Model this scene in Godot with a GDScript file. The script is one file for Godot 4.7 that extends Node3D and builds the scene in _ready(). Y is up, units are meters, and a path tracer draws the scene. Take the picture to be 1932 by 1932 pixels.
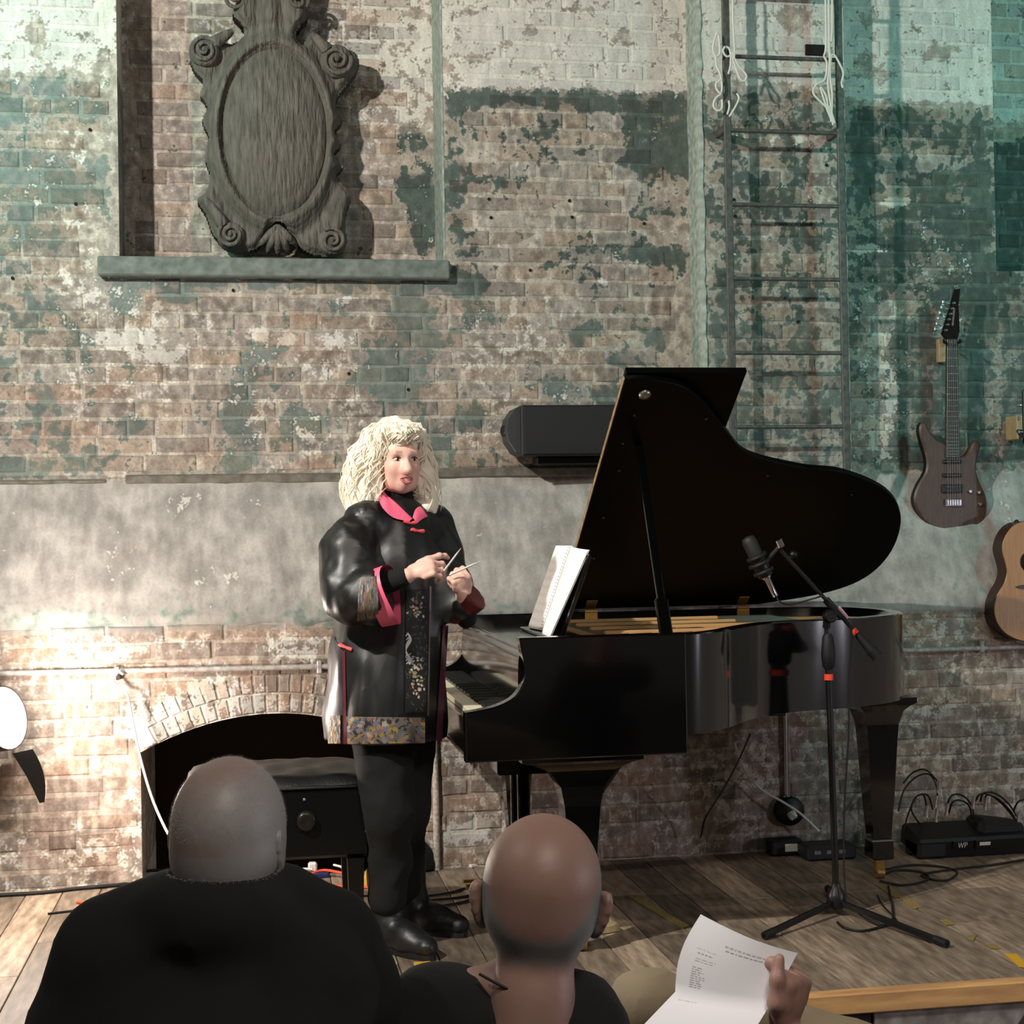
extends Node3D
# A concert corner in an old brick building: a woman on a low stage beside a grand piano, two listeners in front.
# Axes: x along the back wall, y up from the stage boards, z out of the wall towards the audience. Metres.

const FOCAL := 2900.0            # focal length in pixels of the 1932 x 1932 photograph
const EYE := Vector3(0, 1.305, 6.16)
var view: Basis
var rng := RandomNumberGenerator.new()
var taken := {}
var M := {}

# ---------------------------------------------------------------- pixels to points
func ray(px: float, py: float) -> Vector3:
	return view * Vector3((px - 966.0) / FOCAL, -(py - 966.0) / FOCAL, -1.0)
func at_z(px: float, py: float, z: float) -> Vector3:
	var d := ray(px, py)
	return EYE + d * ((z - EYE.z) / d.z)
func at_y(px: float, py: float, y: float) -> Vector3:
	var d := ray(px, py)
	return EYE + d * ((y - EYE.y) / d.y)
func at_x(px: float, py: float, x: float) -> Vector3:
	var d := ray(px, py)
	return EYE + d * ((x - EYE.x) / d.x)
func at_d(px: float, py: float, depth: float) -> Vector3:
	return EYE + ray(px, py) * depth
func to_px(p: Vector3) -> Vector2:
	var v := view.transposed() * (p - EYE)
	return Vector2(966.0 + FOCAL * v.x / -v.z, 966.0 - FOCAL * v.y / -v.z)

# ---------------------------------------------------------------- nodes
func numbered(called: String) -> String:
	if not taken.has(called):
		taken[called] = 0
		return called
	taken[called] += 1
	return "%s_%03d" % [called, taken[called]]
func tag(o: Node, label: String, category: String, group := "", kind := "") -> Node:
	o.set_meta("label", label)
	o.set_meta("category", category)
	if group: o.set_meta("group", group)
	if kind: o.set_meta("kind", kind)
	return o
func thing(called: String, label: String, category: String, at := Vector3.ZERO, turn := 0.0, group := "") -> Node3D:
	var o := Node3D.new()
	o.name = numbered(called)
	add_child(o)
	o.position = at
	o.rotation.y = turn
	tag(o, label, category, group)
	return o
func put(called: String, mesh: Mesh, mat: Material, parent: Node = null) -> MeshInstance3D:
	var o := MeshInstance3D.new()
	o.name = called if parent else numbered(called)
	o.mesh = mesh
	o.material_override = mat
	o.cast_shadow = GeometryInstance3D.SHADOW_CASTING_SETTING_ON
	(parent if parent else self).add_child(o, true)
	return o
func structure(o: Node, label: String, category: String) -> Node:
	return tag(o, label, category, "", "structure")

# ---------------------------------------------------------------- materials
func mat(c: Color, rough := 0.6, metal := 0.0, spec := 0.5) -> StandardMaterial3D:
	var m := StandardMaterial3D.new()
	m.albedo_color = c
	m.roughness = rough
	m.metallic = metal
	m.metallic_specular = spec
	return m
func noisy(freq: float, octaves: int, sd: int, kind := FastNoiseLite.TYPE_SIMPLEX_SMOOTH) -> FastNoiseLite:
	var n := FastNoiseLite.new()
	n.noise_type = kind
	n.frequency = freq
	n.fractal_type = FastNoiseLite.FRACTAL_FBM
	n.fractal_octaves = octaves
	n.seed = sd
	return n
func noise_tex(freq: float, octaves: int, sd: int, lo: Color, hi: Color, size := 256, mid = null) -> NoiseTexture2D:
	var t := NoiseTexture2D.new()
	t.width = size
	t.height = size
	t.seamless = true
	t.noise = noisy(freq, octaves, sd)
	var g := Gradient.new()
	g.set_color(0, lo)
	g.set_color(1, hi)
	if mid != null: g.add_point(0.5, mid)
	t.color_ramp = g
	return t
func bumpy(m: StandardMaterial3D, freq: float, octaves: int, sd: int, depth_cm: float, scale: float) -> StandardMaterial3D:
	var t := NoiseTexture2D.new()
	t.width = 256
	t.height = 256
	t.seamless = true
	t.noise = noisy(freq, octaves, sd)
	m.heightmap_enabled = true
	m.heightmap_texture = t
	m.heightmap_scale = depth_cm
	m.uv1_triplanar = true
	m.uv1_world_triplanar = true
	m.uv1_scale = Vector3.ONE * scale
	return m
func grained(lo: Color, hi: Color, freq: float, sd: int, scale: Vector3, rough := 0.6) -> StandardMaterial3D:
	var m := mat(Color.WHITE, rough)
	m.albedo_texture = noise_tex(freq, 4, sd, lo, hi)
	m.uv1_triplanar = true
	m.uv1_scale = scale
	return m

# ---------------------------------------------------------------- mesh building
class MB:
	var st := SurfaceTool.new()
	var col := Color.WHITE
	func _init() -> void:
		st.begin(Mesh.PRIMITIVE_TRIANGLES)
		st.set_smooth_group(-1)
	func smooth(on: bool, g := 1) -> MB:
		st.set_smooth_group(g if on else -1)
		return self
	func v(p: Vector3, uv := Vector2.ZERO) -> void:
		st.set_color(col)
		st.set_uv(uv)
		st.add_vertex(p)
	func tri(a: Vector3, b: Vector3, c: Vector3) -> void:   # counter-clockwise seen from outside
		v(a); v(c); v(b)
	func quad(a: Vector3, b: Vector3, c: Vector3, d: Vector3) -> void:
		v(a, Vector2(0, 1)); v(c, Vector2(1, 0)); v(b, Vector2(1, 1))
		v(a, Vector2(0, 1)); v(d, Vector2(0, 0)); v(c, Vector2(1, 0))
	func tri_out(a: Vector3, b: Vector3, c: Vector3, from: Vector3) -> void:
		if (b - a).cross(c - a).dot((a + b + c) / 3.0 - from) < 0.0: tri(a, c, b)
		else: tri(a, b, c)
	func quad_out(a: Vector3, b: Vector3, c: Vector3, d: Vector3, from: Vector3) -> void:
		if (c - a).cross(d - b).dot((a + b + c + d) / 4.0 - from) < 0.0: quad(a, d, c, b)
		else: quad(a, b, c, d)
	func done() -> ArrayMesh:
		st.generate_normals()
		st.index()
		return st.commit()
	func box(ctr: Vector3, size: Vector3, bev := 0.0, bas := Basis.IDENTITY) -> MB:
		var h := size * 0.5
		var e := minf(bev, minf(h.x, minf(h.y, h.z)) * 0.9)
		var p := func(sx: float, sy: float, sz: float, ax: int) -> Vector3:
			var q := Vector3(sx * h.x, sy * h.y, sz * h.z)
			var s := Vector3(sx, sy, sz)
			for i in 3:
				if i != ax: q[i] -= s[i] * e
			return ctr + bas * q
		for ax in 3:
			var u := (ax + 1) % 3
			var w := (ax + 2) % 3
			for s in [-1.0, 1.0]:
				var q: Array = []
				for k in [[-1.0, -1.0], [1.0, -1.0], [1.0, 1.0], [-1.0, 1.0]]:
					var sg := Vector3.ZERO
					sg[ax] = s; sg[u] = k[0]; sg[w] = k[1]
					q.append(p.call(sg.x, sg.y, sg.z, ax))
				quad_out(q[0], q[1], q[2], q[3], ctr)
			if e > 0.0:
				for su in [-1.0, 1.0]:
					for sw in [-1.0, 1.0]:
						var a := Vector3.ZERO
						a[ax] = -1.0; a[u] = su; a[w] = sw
						var b := a
						b[ax] = 1.0
						quad_out(p.call(a.x, a.y, a.z, u), p.call(b.x, b.y, b.z, u), p.call(b.x, b.y, b.z, w), p.call(a.x, a.y, a.z, w), ctr)
		if e > 0.0:
			for sx in [-1.0, 1.0]:
				for sy in [-1.0, 1.0]:
					for sz in [-1.0, 1.0]:
						tri_out(p.call(sx, sy, sz, 0), p.call(sx, sy, sz, 1), p.call(sx, sy, sz, 2), ctr)
		return self
	func ring_join(a: PackedVector3Array, b: PackedVector3Array, closed := true) -> void:
		var n := a.size()
		for i in (n if closed else n - 1):
			var j := (i + 1) % n
			quad(a[i], a[j], b[j], b[i])
	func fan(ring: PackedVector3Array, up: bool) -> void:
		var c := Vector3.ZERO
		for q in ring: c += q
		c /= ring.size()
		for i in ring.size():
			var j := (i + 1) % ring.size()
			if up: tri(c, ring[i], ring[j])
			else: tri(c, ring[j], ring[i])
	func tube(pts: PackedVector3Array, radii, n := 8, caps := true) -> MB:
		var up := Vector3.UP
		var rings: Array = []
		var last := Vector3.ZERO
		for i in pts.size():
			var t := (pts[mini(i + 1, pts.size() - 1)] - pts[maxi(i - 1, 0)]).normalized()
			if i == 0:
				up = t.cross(Vector3(0.31, 0.2, 0.93)).normalized()
			else:
				up = (up - t * up.dot(t)).normalized()
			var side := t.cross(up)
			var r: float = radii[i] if radii is Array or radii is PackedFloat32Array else radii
			var ring := PackedVector3Array()
			for k in n:
				var a := TAU * k / n
				ring.append(pts[i] + (up * cos(a) + side * sin(a)) * r)
			rings.append(ring)
			last = t
		smooth(true)
		for i in rings.size() - 1: ring_join(rings[i], rings[i + 1])
		if caps:
			smooth(false)
			fan(rings[0], false)
			fan(rings[-1], true)
		return self
	func rod(a: Vector3, b: Vector3, r: float, n := 10, r2 := -1.0) -> MB:
		return tube(PackedVector3Array([a, b]), [r, r2 if r2 >= 0.0 else r], n)
	func lathe(prof: Array, n := 20, xf := Transform3D.IDENTITY, sharp := false) -> MB:   # prof: Vector2(radius, height) from bottom up
		var rings: Array = []
		for q in prof:
			var ring := PackedVector3Array()
			for k in n:
				var a := -TAU * k / n
				ring.append(xf * Vector3(q.x * cos(a), q.y, q.x * sin(a)))
			rings.append(ring)
		for i in rings.size() - 1:
			smooth(true, 2 + i if sharp else 1)
			ring_join(rings[i], rings[i + 1])
		smooth(false)
		if prof[0].x > 0.0001: fan(rings[0], false)
		if prof[-1].x > 0.0001: fan(rings[-1], true)
		return self
	func extrude(poly_in: PackedVector2Array, h0: float, h1: float, xf := Transform3D.IDENTITY, bev := 0.0, smooth_sides := false) -> MB:
		var poly := poly_in.duplicate()
		if Geometry2D.is_polygon_clockwise(poly): poly.reverse()
		var n := poly.size()
		var inner := PackedVector2Array()
		for i in n:
			var a := poly[(i + n - 1) % n]
			var b := poly[i]
			var c := poly[(i + 1) % n]
			var n1 := (b - a).normalized().orthogonal()
			var n2 := (c - b).normalized().orthogonal()
			var m := (n1 + n2).normalized()
			inner.append(b - m * bev * (1.0 / maxf(0.5, m.dot(n1))) * (1.0 if true else 0.0))
		if bev > 0.0:   # orthogonal() of a counter-clockwise edge points outwards
			var probe := (poly[1] - poly[0]).normalized().orthogonal()
			var mid := (poly[0] + poly[1]) * 0.5
			if Geometry2D.is_point_in_polygon(mid + probe * 0.0005, poly):
				for i in n: inner[i] = poly[i] * 2.0 - inner[i]
		var tris := Geometry2D.triangulate_polygon(inner)
		var at := func(q: Vector2, h: float) -> Vector3: return xf * Vector3(q.x, q.y, h)
		smooth(false)
		for i in range(0, tris.size(), 3):
			var a := inner[tris[i]]
			var b := inner[tris[i + 1]]
			var c := inner[tris[i + 2]]
			if (b - a).cross(c - a) < 0.0:
				var s := b
				b = c
				c = s
			tri(at.call(a, h1), at.call(b, h1), at.call(c, h1))
			tri(at.call(a, h0), at.call(c, h0), at.call(b, h0))
		var levels: Array = [[poly, h0 + bev], [poly, h1 - bev]]
		if bev > 0.0: levels = [[inner, h0], [poly, h0 + bev], [poly, h1 - bev], [inner, h1]]
		for l in levels.size() - 1:
			smooth(smooth_sides, 3 + l)
			for i in n:
				var j := (i + 1) % n
				quad(at.call(levels[l][0][i], levels[l][1]), at.call(levels[l][0][j], levels[l][1]), at.call(levels[l + 1][0][j], levels[l + 1][1]), at.call(levels[l + 1][0][i], levels[l + 1][1]))
		return self
	func patch(rows: Array, cols_closed := false, two_sided := false, thick := 0.0) -> MB:   # grid of points with uv over the grid
		smooth(true)
		var nr := rows.size()
		var nc: int = rows[0].size()
		for i in nr - 1:
			for j in (nc if cols_closed else nc - 1):
				var k := (j + 1) % nc
				var u0 := float(j) / (nc - 1)
				var u1 := float(j + 1) / (nc - 1)
				var v0 := float(i) / (nr - 1)
				var v1 := float(i + 1) / (nr - 1)
				v(rows[i][j], Vector2(u0, v0)); v(rows[i + 1][k], Vector2(u1, v1)); v(rows[i + 1][j], Vector2(u0, v1))
				v(rows[i][j], Vector2(u0, v0)); v(rows[i][k], Vector2(u1, v0)); v(rows[i + 1][k], Vector2(u1, v1))
		return self
	func ball(ctr: Vector3, rad: Vector3, n := 12, bas := Basis.IDENTITY) -> MB:
		var rings: Array = []
		var m := maxi(4, n / 2)
		for i in m + 1:
			var t := PI * i / m
			var ring := PackedVector3Array()
			for k in n:
				var a := TAU * k / n
				ring.append(ctr + bas * (Vector3(sin(t) * cos(a), cos(t), sin(t) * sin(a)) * rad))
			rings.append(ring)
		smooth(true)
		for i in m: ring_join(rings[i], rings[i + 1])
		return self

func curve(pts: Array, steps := 6) -> PackedVector3Array:   # Catmull-Rom through the points
	var out := PackedVector3Array()
	for i in pts.size() - 1:
		var a: Vector3 = pts[maxi(i - 1, 0)]
		var b: Vector3 = pts[i]
		var c: Vector3 = pts[i + 1]
		var d: Vector3 = pts[mini(i + 2, pts.size() - 1)]
		for k in steps: out.append(b.cubic_interpolate(c, a, d, float(k) / steps))
	out.append(pts[-1])
	return out
func curve2(pts: Array, steps := 6, closed := false) -> PackedVector2Array:
	var out := PackedVector2Array()
	var n := pts.size()
	for i in (n if closed else n - 1):
		var a: Vector2 = pts[(i + n - 1) % n] if closed else pts[maxi(i - 1, 0)]
		var b: Vector2 = pts[i]
		var c: Vector2 = pts[(i + 1) % n]
		var d: Vector2 = pts[(i + 2) % n] if closed else pts[mini(i + 2, n - 1)]
		for k in steps: out.append(b.cubic_interpolate(c, a, d, float(k) / steps))
	if not closed: out.append(pts[-1])
	return out

# A field of tapered capsules and ellipsoids joined with a smooth minimum, meshed as surface nets.
class Field:
	var a: Array[Vector3] = []      # capsule start, or ellipsoid centre
	var b: Array[Vector3] = []      # capsule end, or ellipsoid radii
	var ra := PackedFloat32Array()
	var rb := PackedFloat32Array()
	var kind := PackedInt32Array()  # 0 capsule, 1 ellipsoid, 2 ellipsoid cut away
	var turn: Array[Basis] = []
	var tint: Array[Color] = []
	var k := 0.02
	var ripple: FastNoiseLite
	var ripple_depth := 0.0
	var ripple_scale := Vector3.ONE
	var low := -1e9                 # flat cuts, for hems and cuffs
	var high := 1e9
	var cuts: Array = []            # [point, outward normal]
	func cap(p: Vector3, r: float, q: Vector3, s: float, c := Color.WHITE) -> Field:
		a.append(p); b.append(q); ra.append(r); rb.append(s); kind.append(0); turn.append(Basis.IDENTITY); tint.append(c)
		return self
	func chain(pts: Array, radii: Array, c := Color.WHITE) -> Field:
		for i in pts.size() - 1: cap(pts[i], radii[i], pts[i + 1], radii[i + 1], c)
		return self
	func egg(p: Vector3, r: Vector3, bas := Basis.IDENTITY, c := Color.WHITE, cut := false) -> Field:
		a.append(p); b.append(r); ra.append(maxf(r.x, maxf(r.y, r.z))); rb.append(minf(r.x, minf(r.y, r.z))); kind.append(2 if cut else 1); turn.append(bas.transposed()); tint.append(c)
		return self
	func one(i: int, p: Vector3) -> float:
		if kind[i] == 0:
			var pa := p - a[i]
			var ba := b[i] - a[i]
			var h := clampf(pa.dot(ba) / maxf(ba.length_squared(), 1e-9), 0.0, 1.0)
			return (pa - ba * h).length() - lerpf(ra[i], rb[i], h)
		var q := turn[i] * (p - a[i])
		var k0 := (q / b[i]).length()
		var k1 := (q / (b[i] * b[i])).length()
		return k0 * (k0 - 1.0) / maxf(k1, 1e-6)
	func near(p: Vector3, some: PackedInt32Array) -> float:
		var d := 1e3
		for i in some:
			if kind[i] == 2: continue
			var e := one(i, p)
			var h := maxf(k - absf(d - e), 0.0) / k
			d = minf(d, e) - h * h * k * 0.25
		for i in some:
			if kind[i] != 2: continue
			var e := -one(i, p)
			var kk := k * 0.5
			var h := maxf(kk - absf(d - e), 0.0) / kk
			d = maxf(d, e) + h * h * kk * 0.25
		if ripple: d += ripple.get_noise_3dv(p * ripple_scale) * ripple_depth
		if low > -1e8: d = maxf(d, low - p.y)
		if high < 1e8: d = maxf(d, p.y - high)
		for c in cuts: d = maxf(d, (p - c[0]).dot(c[1]))
		return d
	var every := PackedInt32Array()
	func full(p: Vector3) -> float:
		if every.size() != a.size(): every = PackedInt32Array(range(a.size()))
		return near(p, every)
	func shade(p: Vector3) -> Color:
		var best := 1e9
		var c := Color.WHITE
		for i in a.size():
			if kind[i] == 2: continue
			var e := one(i, p)
			if e < best:
				best = e
				c = tint[i]
		return c
	func mesh(cell: float, colored := false, recolor = null) -> ArrayMesh:
		var lo := Vector3.ONE * 1e9
		var hi := -lo
		for i in a.size():
			if kind[i] == 2: continue
			var r := Vector3.ONE * maxf(ra[i], rb[i])
			if kind[i] == 0:
				lo = lo.min(a[i].min(b[i]) - r)
				hi = hi.max(a[i].max(b[i]) + r)
			else:
				lo = lo.min(a[i] - r)
				hi = hi.max(a[i] + r)
		var pad := Vector3.ONE * (cell * 2.0 + ripple_depth + k * 0.3)
		lo -= pad
		hi += pad
		var bs := 6
		var nb := Vector3i(((hi - lo) / (cell * bs)).ceil())
		var nx := nb.x * bs + 1
		var ny := nb.y * bs + 1
		var nz := nb.z * bs + 1
		var val := PackedFloat32Array()
		val.resize(nx * ny * nz)
		val.fill(1.0)
		var live: Array[Vector3i] = []
		var half := cell * bs * 0.5
		var reach := half * 1.75 + ripple_depth
		for bx in nb.x:
			for by in nb.y:
				for bz in nb.z:
					var mid := lo + Vector3(bx * bs, by * bs, bz * bs) * cell + Vector3.ONE * half
					var some := PackedInt32Array()
					var best := 1e3
					for i in a.size():
						if kind[i] != 2:
							var e := one(i, mid)
							best = minf(best, e)
							if e < reach + k: some.append(i)
						elif one(i, mid) < reach + k: some.append(i)
					if best > reach + k * 0.3: continue
					var deep := best < -reach - k - 0.03
					if low > -1e8 or high < 1e8 or cuts.size(): deep = false
					if deep:
						for i in some:
							if kind[i] == 2: deep = false
					if not deep: live.append(Vector3i(bx, by, bz))
					for i in bs + 1:
						for j in bs + 1:
							for l in bs + 1:
								var at := ((bx * bs + i) * ny + by * bs + j) * nz + bz * bs + l
								if deep: val[at] = -1.0
								else: val[at] = near(lo + Vector3(bx * bs + i, by * bs + j, bz * bs + l) * cell, some)
		var slot := {}
		var pts := PackedVector3Array()
		var step := [ny * nz, nz, 1]
		for blk in live:
			for i in bs:
				for j in bs:
					for l in bs:
						var x := blk.x * bs + i
						var y := blk.y * bs + j
						var z := blk.z * bs + l
						var o := (x * ny + y) * nz + z
						var s0 := val[o] < 0.0
						var same := true
						for c in range(1, 8):
							if (val[o + (c & 1) * step[0] + ((c >> 1) & 1) * step[1] + (c >> 2)] < 0.0) != s0:
								same = false
								break
						if same: continue
						var sum := Vector3.ZERO
						var cnt := 0
						for c in 8:
							for ax in 3:
								if c & (1 << ax): continue
								var o1: int = o + (c & 1) * step[0] + ((c >> 1) & 1) * step[1] + (c >> 2)
								var v1 := val[o1]
								var v2 := val[o1 + step[ax]]
								if (v1 < 0.0) == (v2 < 0.0): continue
								var p := Vector3(c & 1, (c >> 1) & 1, c >> 2)
								p[ax] += v1 / (v1 - v2)
								sum += p
								cnt += 1
						slot[o] = pts.size()
						pts.append(lo + (Vector3(x, y, z) + sum / cnt) * cell)
		var idx := PackedInt32Array()
		for o in slot:
			var v1: float = val[o]
			for ax in 3:
				var v2: float = val[o + step[ax]]
				if (v1 < 0.0) == (v2 < 0.0): continue
				var u: int = step[(ax + 1) % 3]
				var w: int = step[(ax + 2) % 3]
				if not (slot.has(o - u) and slot.has(o - w) and slot.has(o - u - w)): continue
				var q := [slot[o - u - w], slot[o - w], slot[o], slot[o - u]]
				if v1 < 0.0: idx.append_array(PackedInt32Array([q[0], q[2], q[1], q[0], q[3], q[2]]))
				else: idx.append_array(PackedInt32Array([q[0], q[1], q[2], q[0], q[2], q[3]]))
		var nor := PackedVector3Array()
		nor.resize(pts.size())
		for i in range(0, idx.size(), 3):
			var n := (pts[idx[i + 2]] - pts[idx[i]]).cross(pts[idx[i + 1]] - pts[idx[i]])
			nor[idx[i]] += n
			nor[idx[i + 1]] += n
			nor[idx[i + 2]] += n
		for i in nor.size(): nor[i] = nor[i].normalized()
		var arr := []
		arr.resize(Mesh.ARRAY_MAX)
		arr[Mesh.ARRAY_VERTEX] = pts
		arr[Mesh.ARRAY_NORMAL] = nor
		arr[Mesh.ARRAY_INDEX] = idx
		if colored or recolor != null:
			var cols := PackedColorArray()
			for p in pts:
				cols.append(recolor.call(p) if recolor != null else shade(p))
			arr[Mesh.ARRAY_COLOR] = cols
		var out := ArrayMesh.new()
		out.add_surface_from_arrays(Mesh.PRIMITIVE_TRIANGLES, arr)
		return out
	func hit(from: Vector3, dir: Vector3, off := 0.0) -> Vector3:   # walk along dir to the surface, or to where it comes nearest
		var p := from
		var best := p
		var least := 1e9
		for i in 48:
			var d := full(p) - off
			if d < least:
				least = d
				best = p
			if d < 0.0008 or p.distance_to(from) > 0.9: break
			p += dir * maxf(d * 0.85, 0.001)
		return best

# ---------------------------------------------------------------- the painted, peeling wall
const MAP_X0 := -1.4
const MAP_W := 5.2
const MAP_TOP := 3.75
const MAP_PX := 1792
const MAP_PY := 1292
const CW := 260
const CH := 188

func blank_mask() -> PackedFloat32Array:
	var m := PackedFloat32Array()
	m.resize(CW * CH)
	return m
func lay_rect(m: PackedFloat32Array, x0: float, y0: float, x1: float, y1: float, value: float, z := 0.0, soft := 0.04) -> PackedFloat32Array:
	var p := at_z(x0, (y0 + y1) * 0.5, z).x
	var q := at_z(x1, (y0 + y1) * 0.5, z).x
	var t := at_z((x0 + x1) * 0.5, y0, z).y
	var u := at_z((x0 + x1) * 0.5, y1, z).y
	return lay_box(m, p, u, q, t, value, soft)
func lay_box(m: PackedFloat32Array, x0: float, y0: float, x1: float, y1: float, value: float, soft := 0.03) -> PackedFloat32Array:
	for j in CH:
		var y := MAP_TOP - (j + 0.5) * MAP_TOP / CH
		var ey := minf(y - y0, y1 - y)
		if ey < -soft: continue
		for i in CW:
			var x := MAP_X0 + (i + 0.5) * MAP_W / CW
			var e := minf(ey, minf(x - x0, x1 - x))
			if e > -soft: m[j * CW + i] = lerpf(m[j * CW + i], value, clampf(e / (soft * 2.0) + 0.5, 0.0, 1.0))
	return m
func lay_spot(m: PackedFloat32Array, px: float, py: float, rx: float, ry: float, value: float, z := 0.0) -> PackedFloat32Array:
	var c := at_z(px, py, z)
	var a := rx / 465.0
	var b := ry / 465.0
	for j in CH:
		var y := (MAP_TOP - (j + 0.5) * MAP_TOP / CH - c.y) / b
		if absf(y) > 1.4: continue
		for i in CW:
			var x := (MAP_X0 + (i + 0.5) * MAP_W / CW - c.x) / a
			var d := sqrt(x * x + y * y)
			if d < 1.4: m[j * CW + i] = lerpf(m[j * CW + i], value, clampf((1.4 - d) / 0.8, 0.0, 1.0))
	return m
func spread(m: PackedFloat32Array) -> PackedFloat32Array:
	var im := Image.create_from_data(CW, CH, false, Image.FORMAT_RF, m.to_byte_array())
	im.resize(MAP_PX, MAP_PY, Image.INTERPOLATE_BILINEAR)
	return im.get_data().to_float32_array()
func noise_bytes(freq: float, octaves: int, sd: int, squash := 1.0, kind := FastNoiseLite.TYPE_SIMPLEX_SMOOTH) -> PackedByteArray:
	var n := noisy(freq, octaves, sd, kind)
	var im := n.get_image(MAP_PX, int(MAP_PY * squash))
	if squash != 1.0: im.resize(MAP_PX, MAP_PY, Image.INTERPOLATE_BILINEAR)
	im.convert(Image.FORMAT_L8)
	return im.get_data()

func wall_maps() -> void:
	var green := blank_mask()
	var white := blank_mask()
	var dark := blank_mask()
	var red := blank_mask()
	dark.fill(0.25)
	red.fill(0.12)
	# old green paint: where it still holds
	for r in [[-300, 133, 215, 480, 0.64], [-300, 480, 190, 905, 0.46], [186, 518, 870, 548, 0.9], [190, 556, 870, 905, 0.27], [835, 168, 1310, 212, 0.92], [835, 212, 1310, 560, 0.36],
			[1180, 180, 1310, 330, 0.9], [835, 560, 1310, 905, 0.3], [1312, 185, 1600, 905, 0.56], [1600, 195, 1880, 905, 0.72], [1880, 235, 2200, 520, 0.85], [1880, 520, 2200, 905, 0.72]]:
		green = lay_rect(green, r[0], r[1], r[2], r[3], r[4])
	for e in [[770, 640, 55, 95, 0.8], [735, 720, 70, 45, 0.85], [455, 775, 28, 62, 1.0], [572, 806, 40, 26, 1.0], [500, 662, 34, 18, 0.9], [240, 570, 30, 30, 0.8], [245, 800, 28, 22, 0.8], [470, 690, 18, 40, 0.8], [805, 840, 40, 60, 0.8],
			[450, 870, 34, 22, 0.8], [860, 340, 22, 150, 0.72], [1225, 480, 85, 16, 0.95], [1130, 470, 60, 12, 0.7], [880, 540, 34, 34, 0.85], [905, 590, 30, 26, 0.8], [1120, 620, 22, 18, 0.8], [1240, 640, 26, 22, 0.8], [1090, 640, 14, 22, 0.8], [1180, 680, 46, 14, 0.75],
			[1240, 400, 50, 14, 0.8], [1010, 250, 40, 14, 0.7], [960, 340, 70, 14, 0.6], [1040, 345, 40, 14, 0.65], [1150, 745, 40, 18, 0.7], [1070, 740, 40, 22, 0.7], [885, 790, 34, 22, 0.7], [1000, 900, 120, 12, 0.8], [60, 880, 110, 18, 0.75], [340, 560, 40, 14, 0.9],
			[640, 580, 60, 30, 0.55], [1100, 380, 110, 60, 0.14], [960, 440, 70, 60, 0.2], [1640, 760, 30, 160, 0.3], [1660, 600, 34, 50, 0.35], [1720, 560, 40, 40, 0.45], [1760, 300, 60, 24, 0.4], [1690, 340, 30, 60, 0.4], [100, 250, 60, 30, 0.4], [150, 420, 50, 40, 0.45],
			[60, 330, 50, 60, 0.8], [170, 460, 40, 20, 0.2], [1400, 300, 30, 40, 0.3], [1530, 310, 30, 50, 0.35], [1420, 470, 40, 40, 0.35], [1540, 620, 30, 60, 0.4], [1410, 700, 40, 60, 0.5], [1830, 560, 40, 90, 0.9], [1850, 400, 25, 90, 0.9]]:
		green = lay_spot(green, e[0], e[1], e[2], e[3], e[4])
	# white paint above the dado line, and flakes of it lower down
	white = lay_box(white, -2.0, 3.103, 4.0, 4.0, 0.83, 0.006)
	for r in [[80, 480, 330, 770, 0.4], [200, 600, 430, 720, 0.42], [840, 560, 1110, 880, 0.36], [1602, 540, 1700, 960, 0.46], [1690, 380, 1850, 640, 0.27], [1320, 200, 1590, 560, 0.22], [420, 620, 720, 900, 0.36], [0, 150, 210, 480, 0.28], [880, 215, 1290, 540, 0.16]]:
		white = lay_rect(white, r[0], r[1], r[2], r[3], r[4], 0.0, 0.12)
	for e in [[490, 630, 26, 12, 0.9], [545, 640, 14, 12, 0.9], [650, 565, 28, 9, 0.9], [300, 672, 40, 10, 0.9], [240, 640, 60, 20, 0.7], [640, 640, 40, 18, 0.6], [970, 575, 6, 20, 1.0], [1135, 533, 12, 7, 1.0], [1150, 335, 6, 16, 0.9], [1660, 640, 22, 18, 0.8], [1650, 700, 34, 20, 0.7], [1680, 740, 20, 40, 0.7],
			[1660, 830, 30, 40, 0.6], [1690, 380, 36, 10, 0.8], [1640, 470, 50, 10, 0.8], [1485, 278, 14, 8, 1.0], [880, 20, 30, 14, 0.4], [900, 110, 26, 8, 0.1], [1000, 60, 16, 10, 0.2], [1180, 70, 20, 16, 0.25], [1090, 18, 30, 8, 0.2], [1480, 60, 36, 30, 0.35], [1540, 130, 30, 20, 0.4],
			[1630, 120, 20, 20, 0.3], [1640, 30, 20, 14, 0.25], [1770, 100, 30, 18, 0.3], [1640, 140, 40, 10, 0.3], [1720, 60, 20, 20, 0.6], [70, 70, 18, 40, 0.4], [160, 70, 50, 12, 0.55], [200, 120, 14, 30, 0.3]]:
		white = lay_spot(white, e[0], e[1], e[2], e[3], e[4])
	# how deep the green is
	for r in [[835, 165, 1310, 560, 0.85], [1312, 180, 1600, 620, 0.78], [1600, 190, 2200, 620, 0.8], [1600, 620, 2200, 905, 0.55], [1312, 620, 1600, 905, 0.5], [835, 560, 1310, 905, 0.4], [186, 518, 870, 560, 0.22], [400, 560, 870, 905, 0.24], [-300, 130, 215, 480, 0.2], [-300, 480, 190, 905, 0.3]]:
		dark = lay_rect(dark, r[0], r[1], r[2], r[3], r[4])
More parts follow.
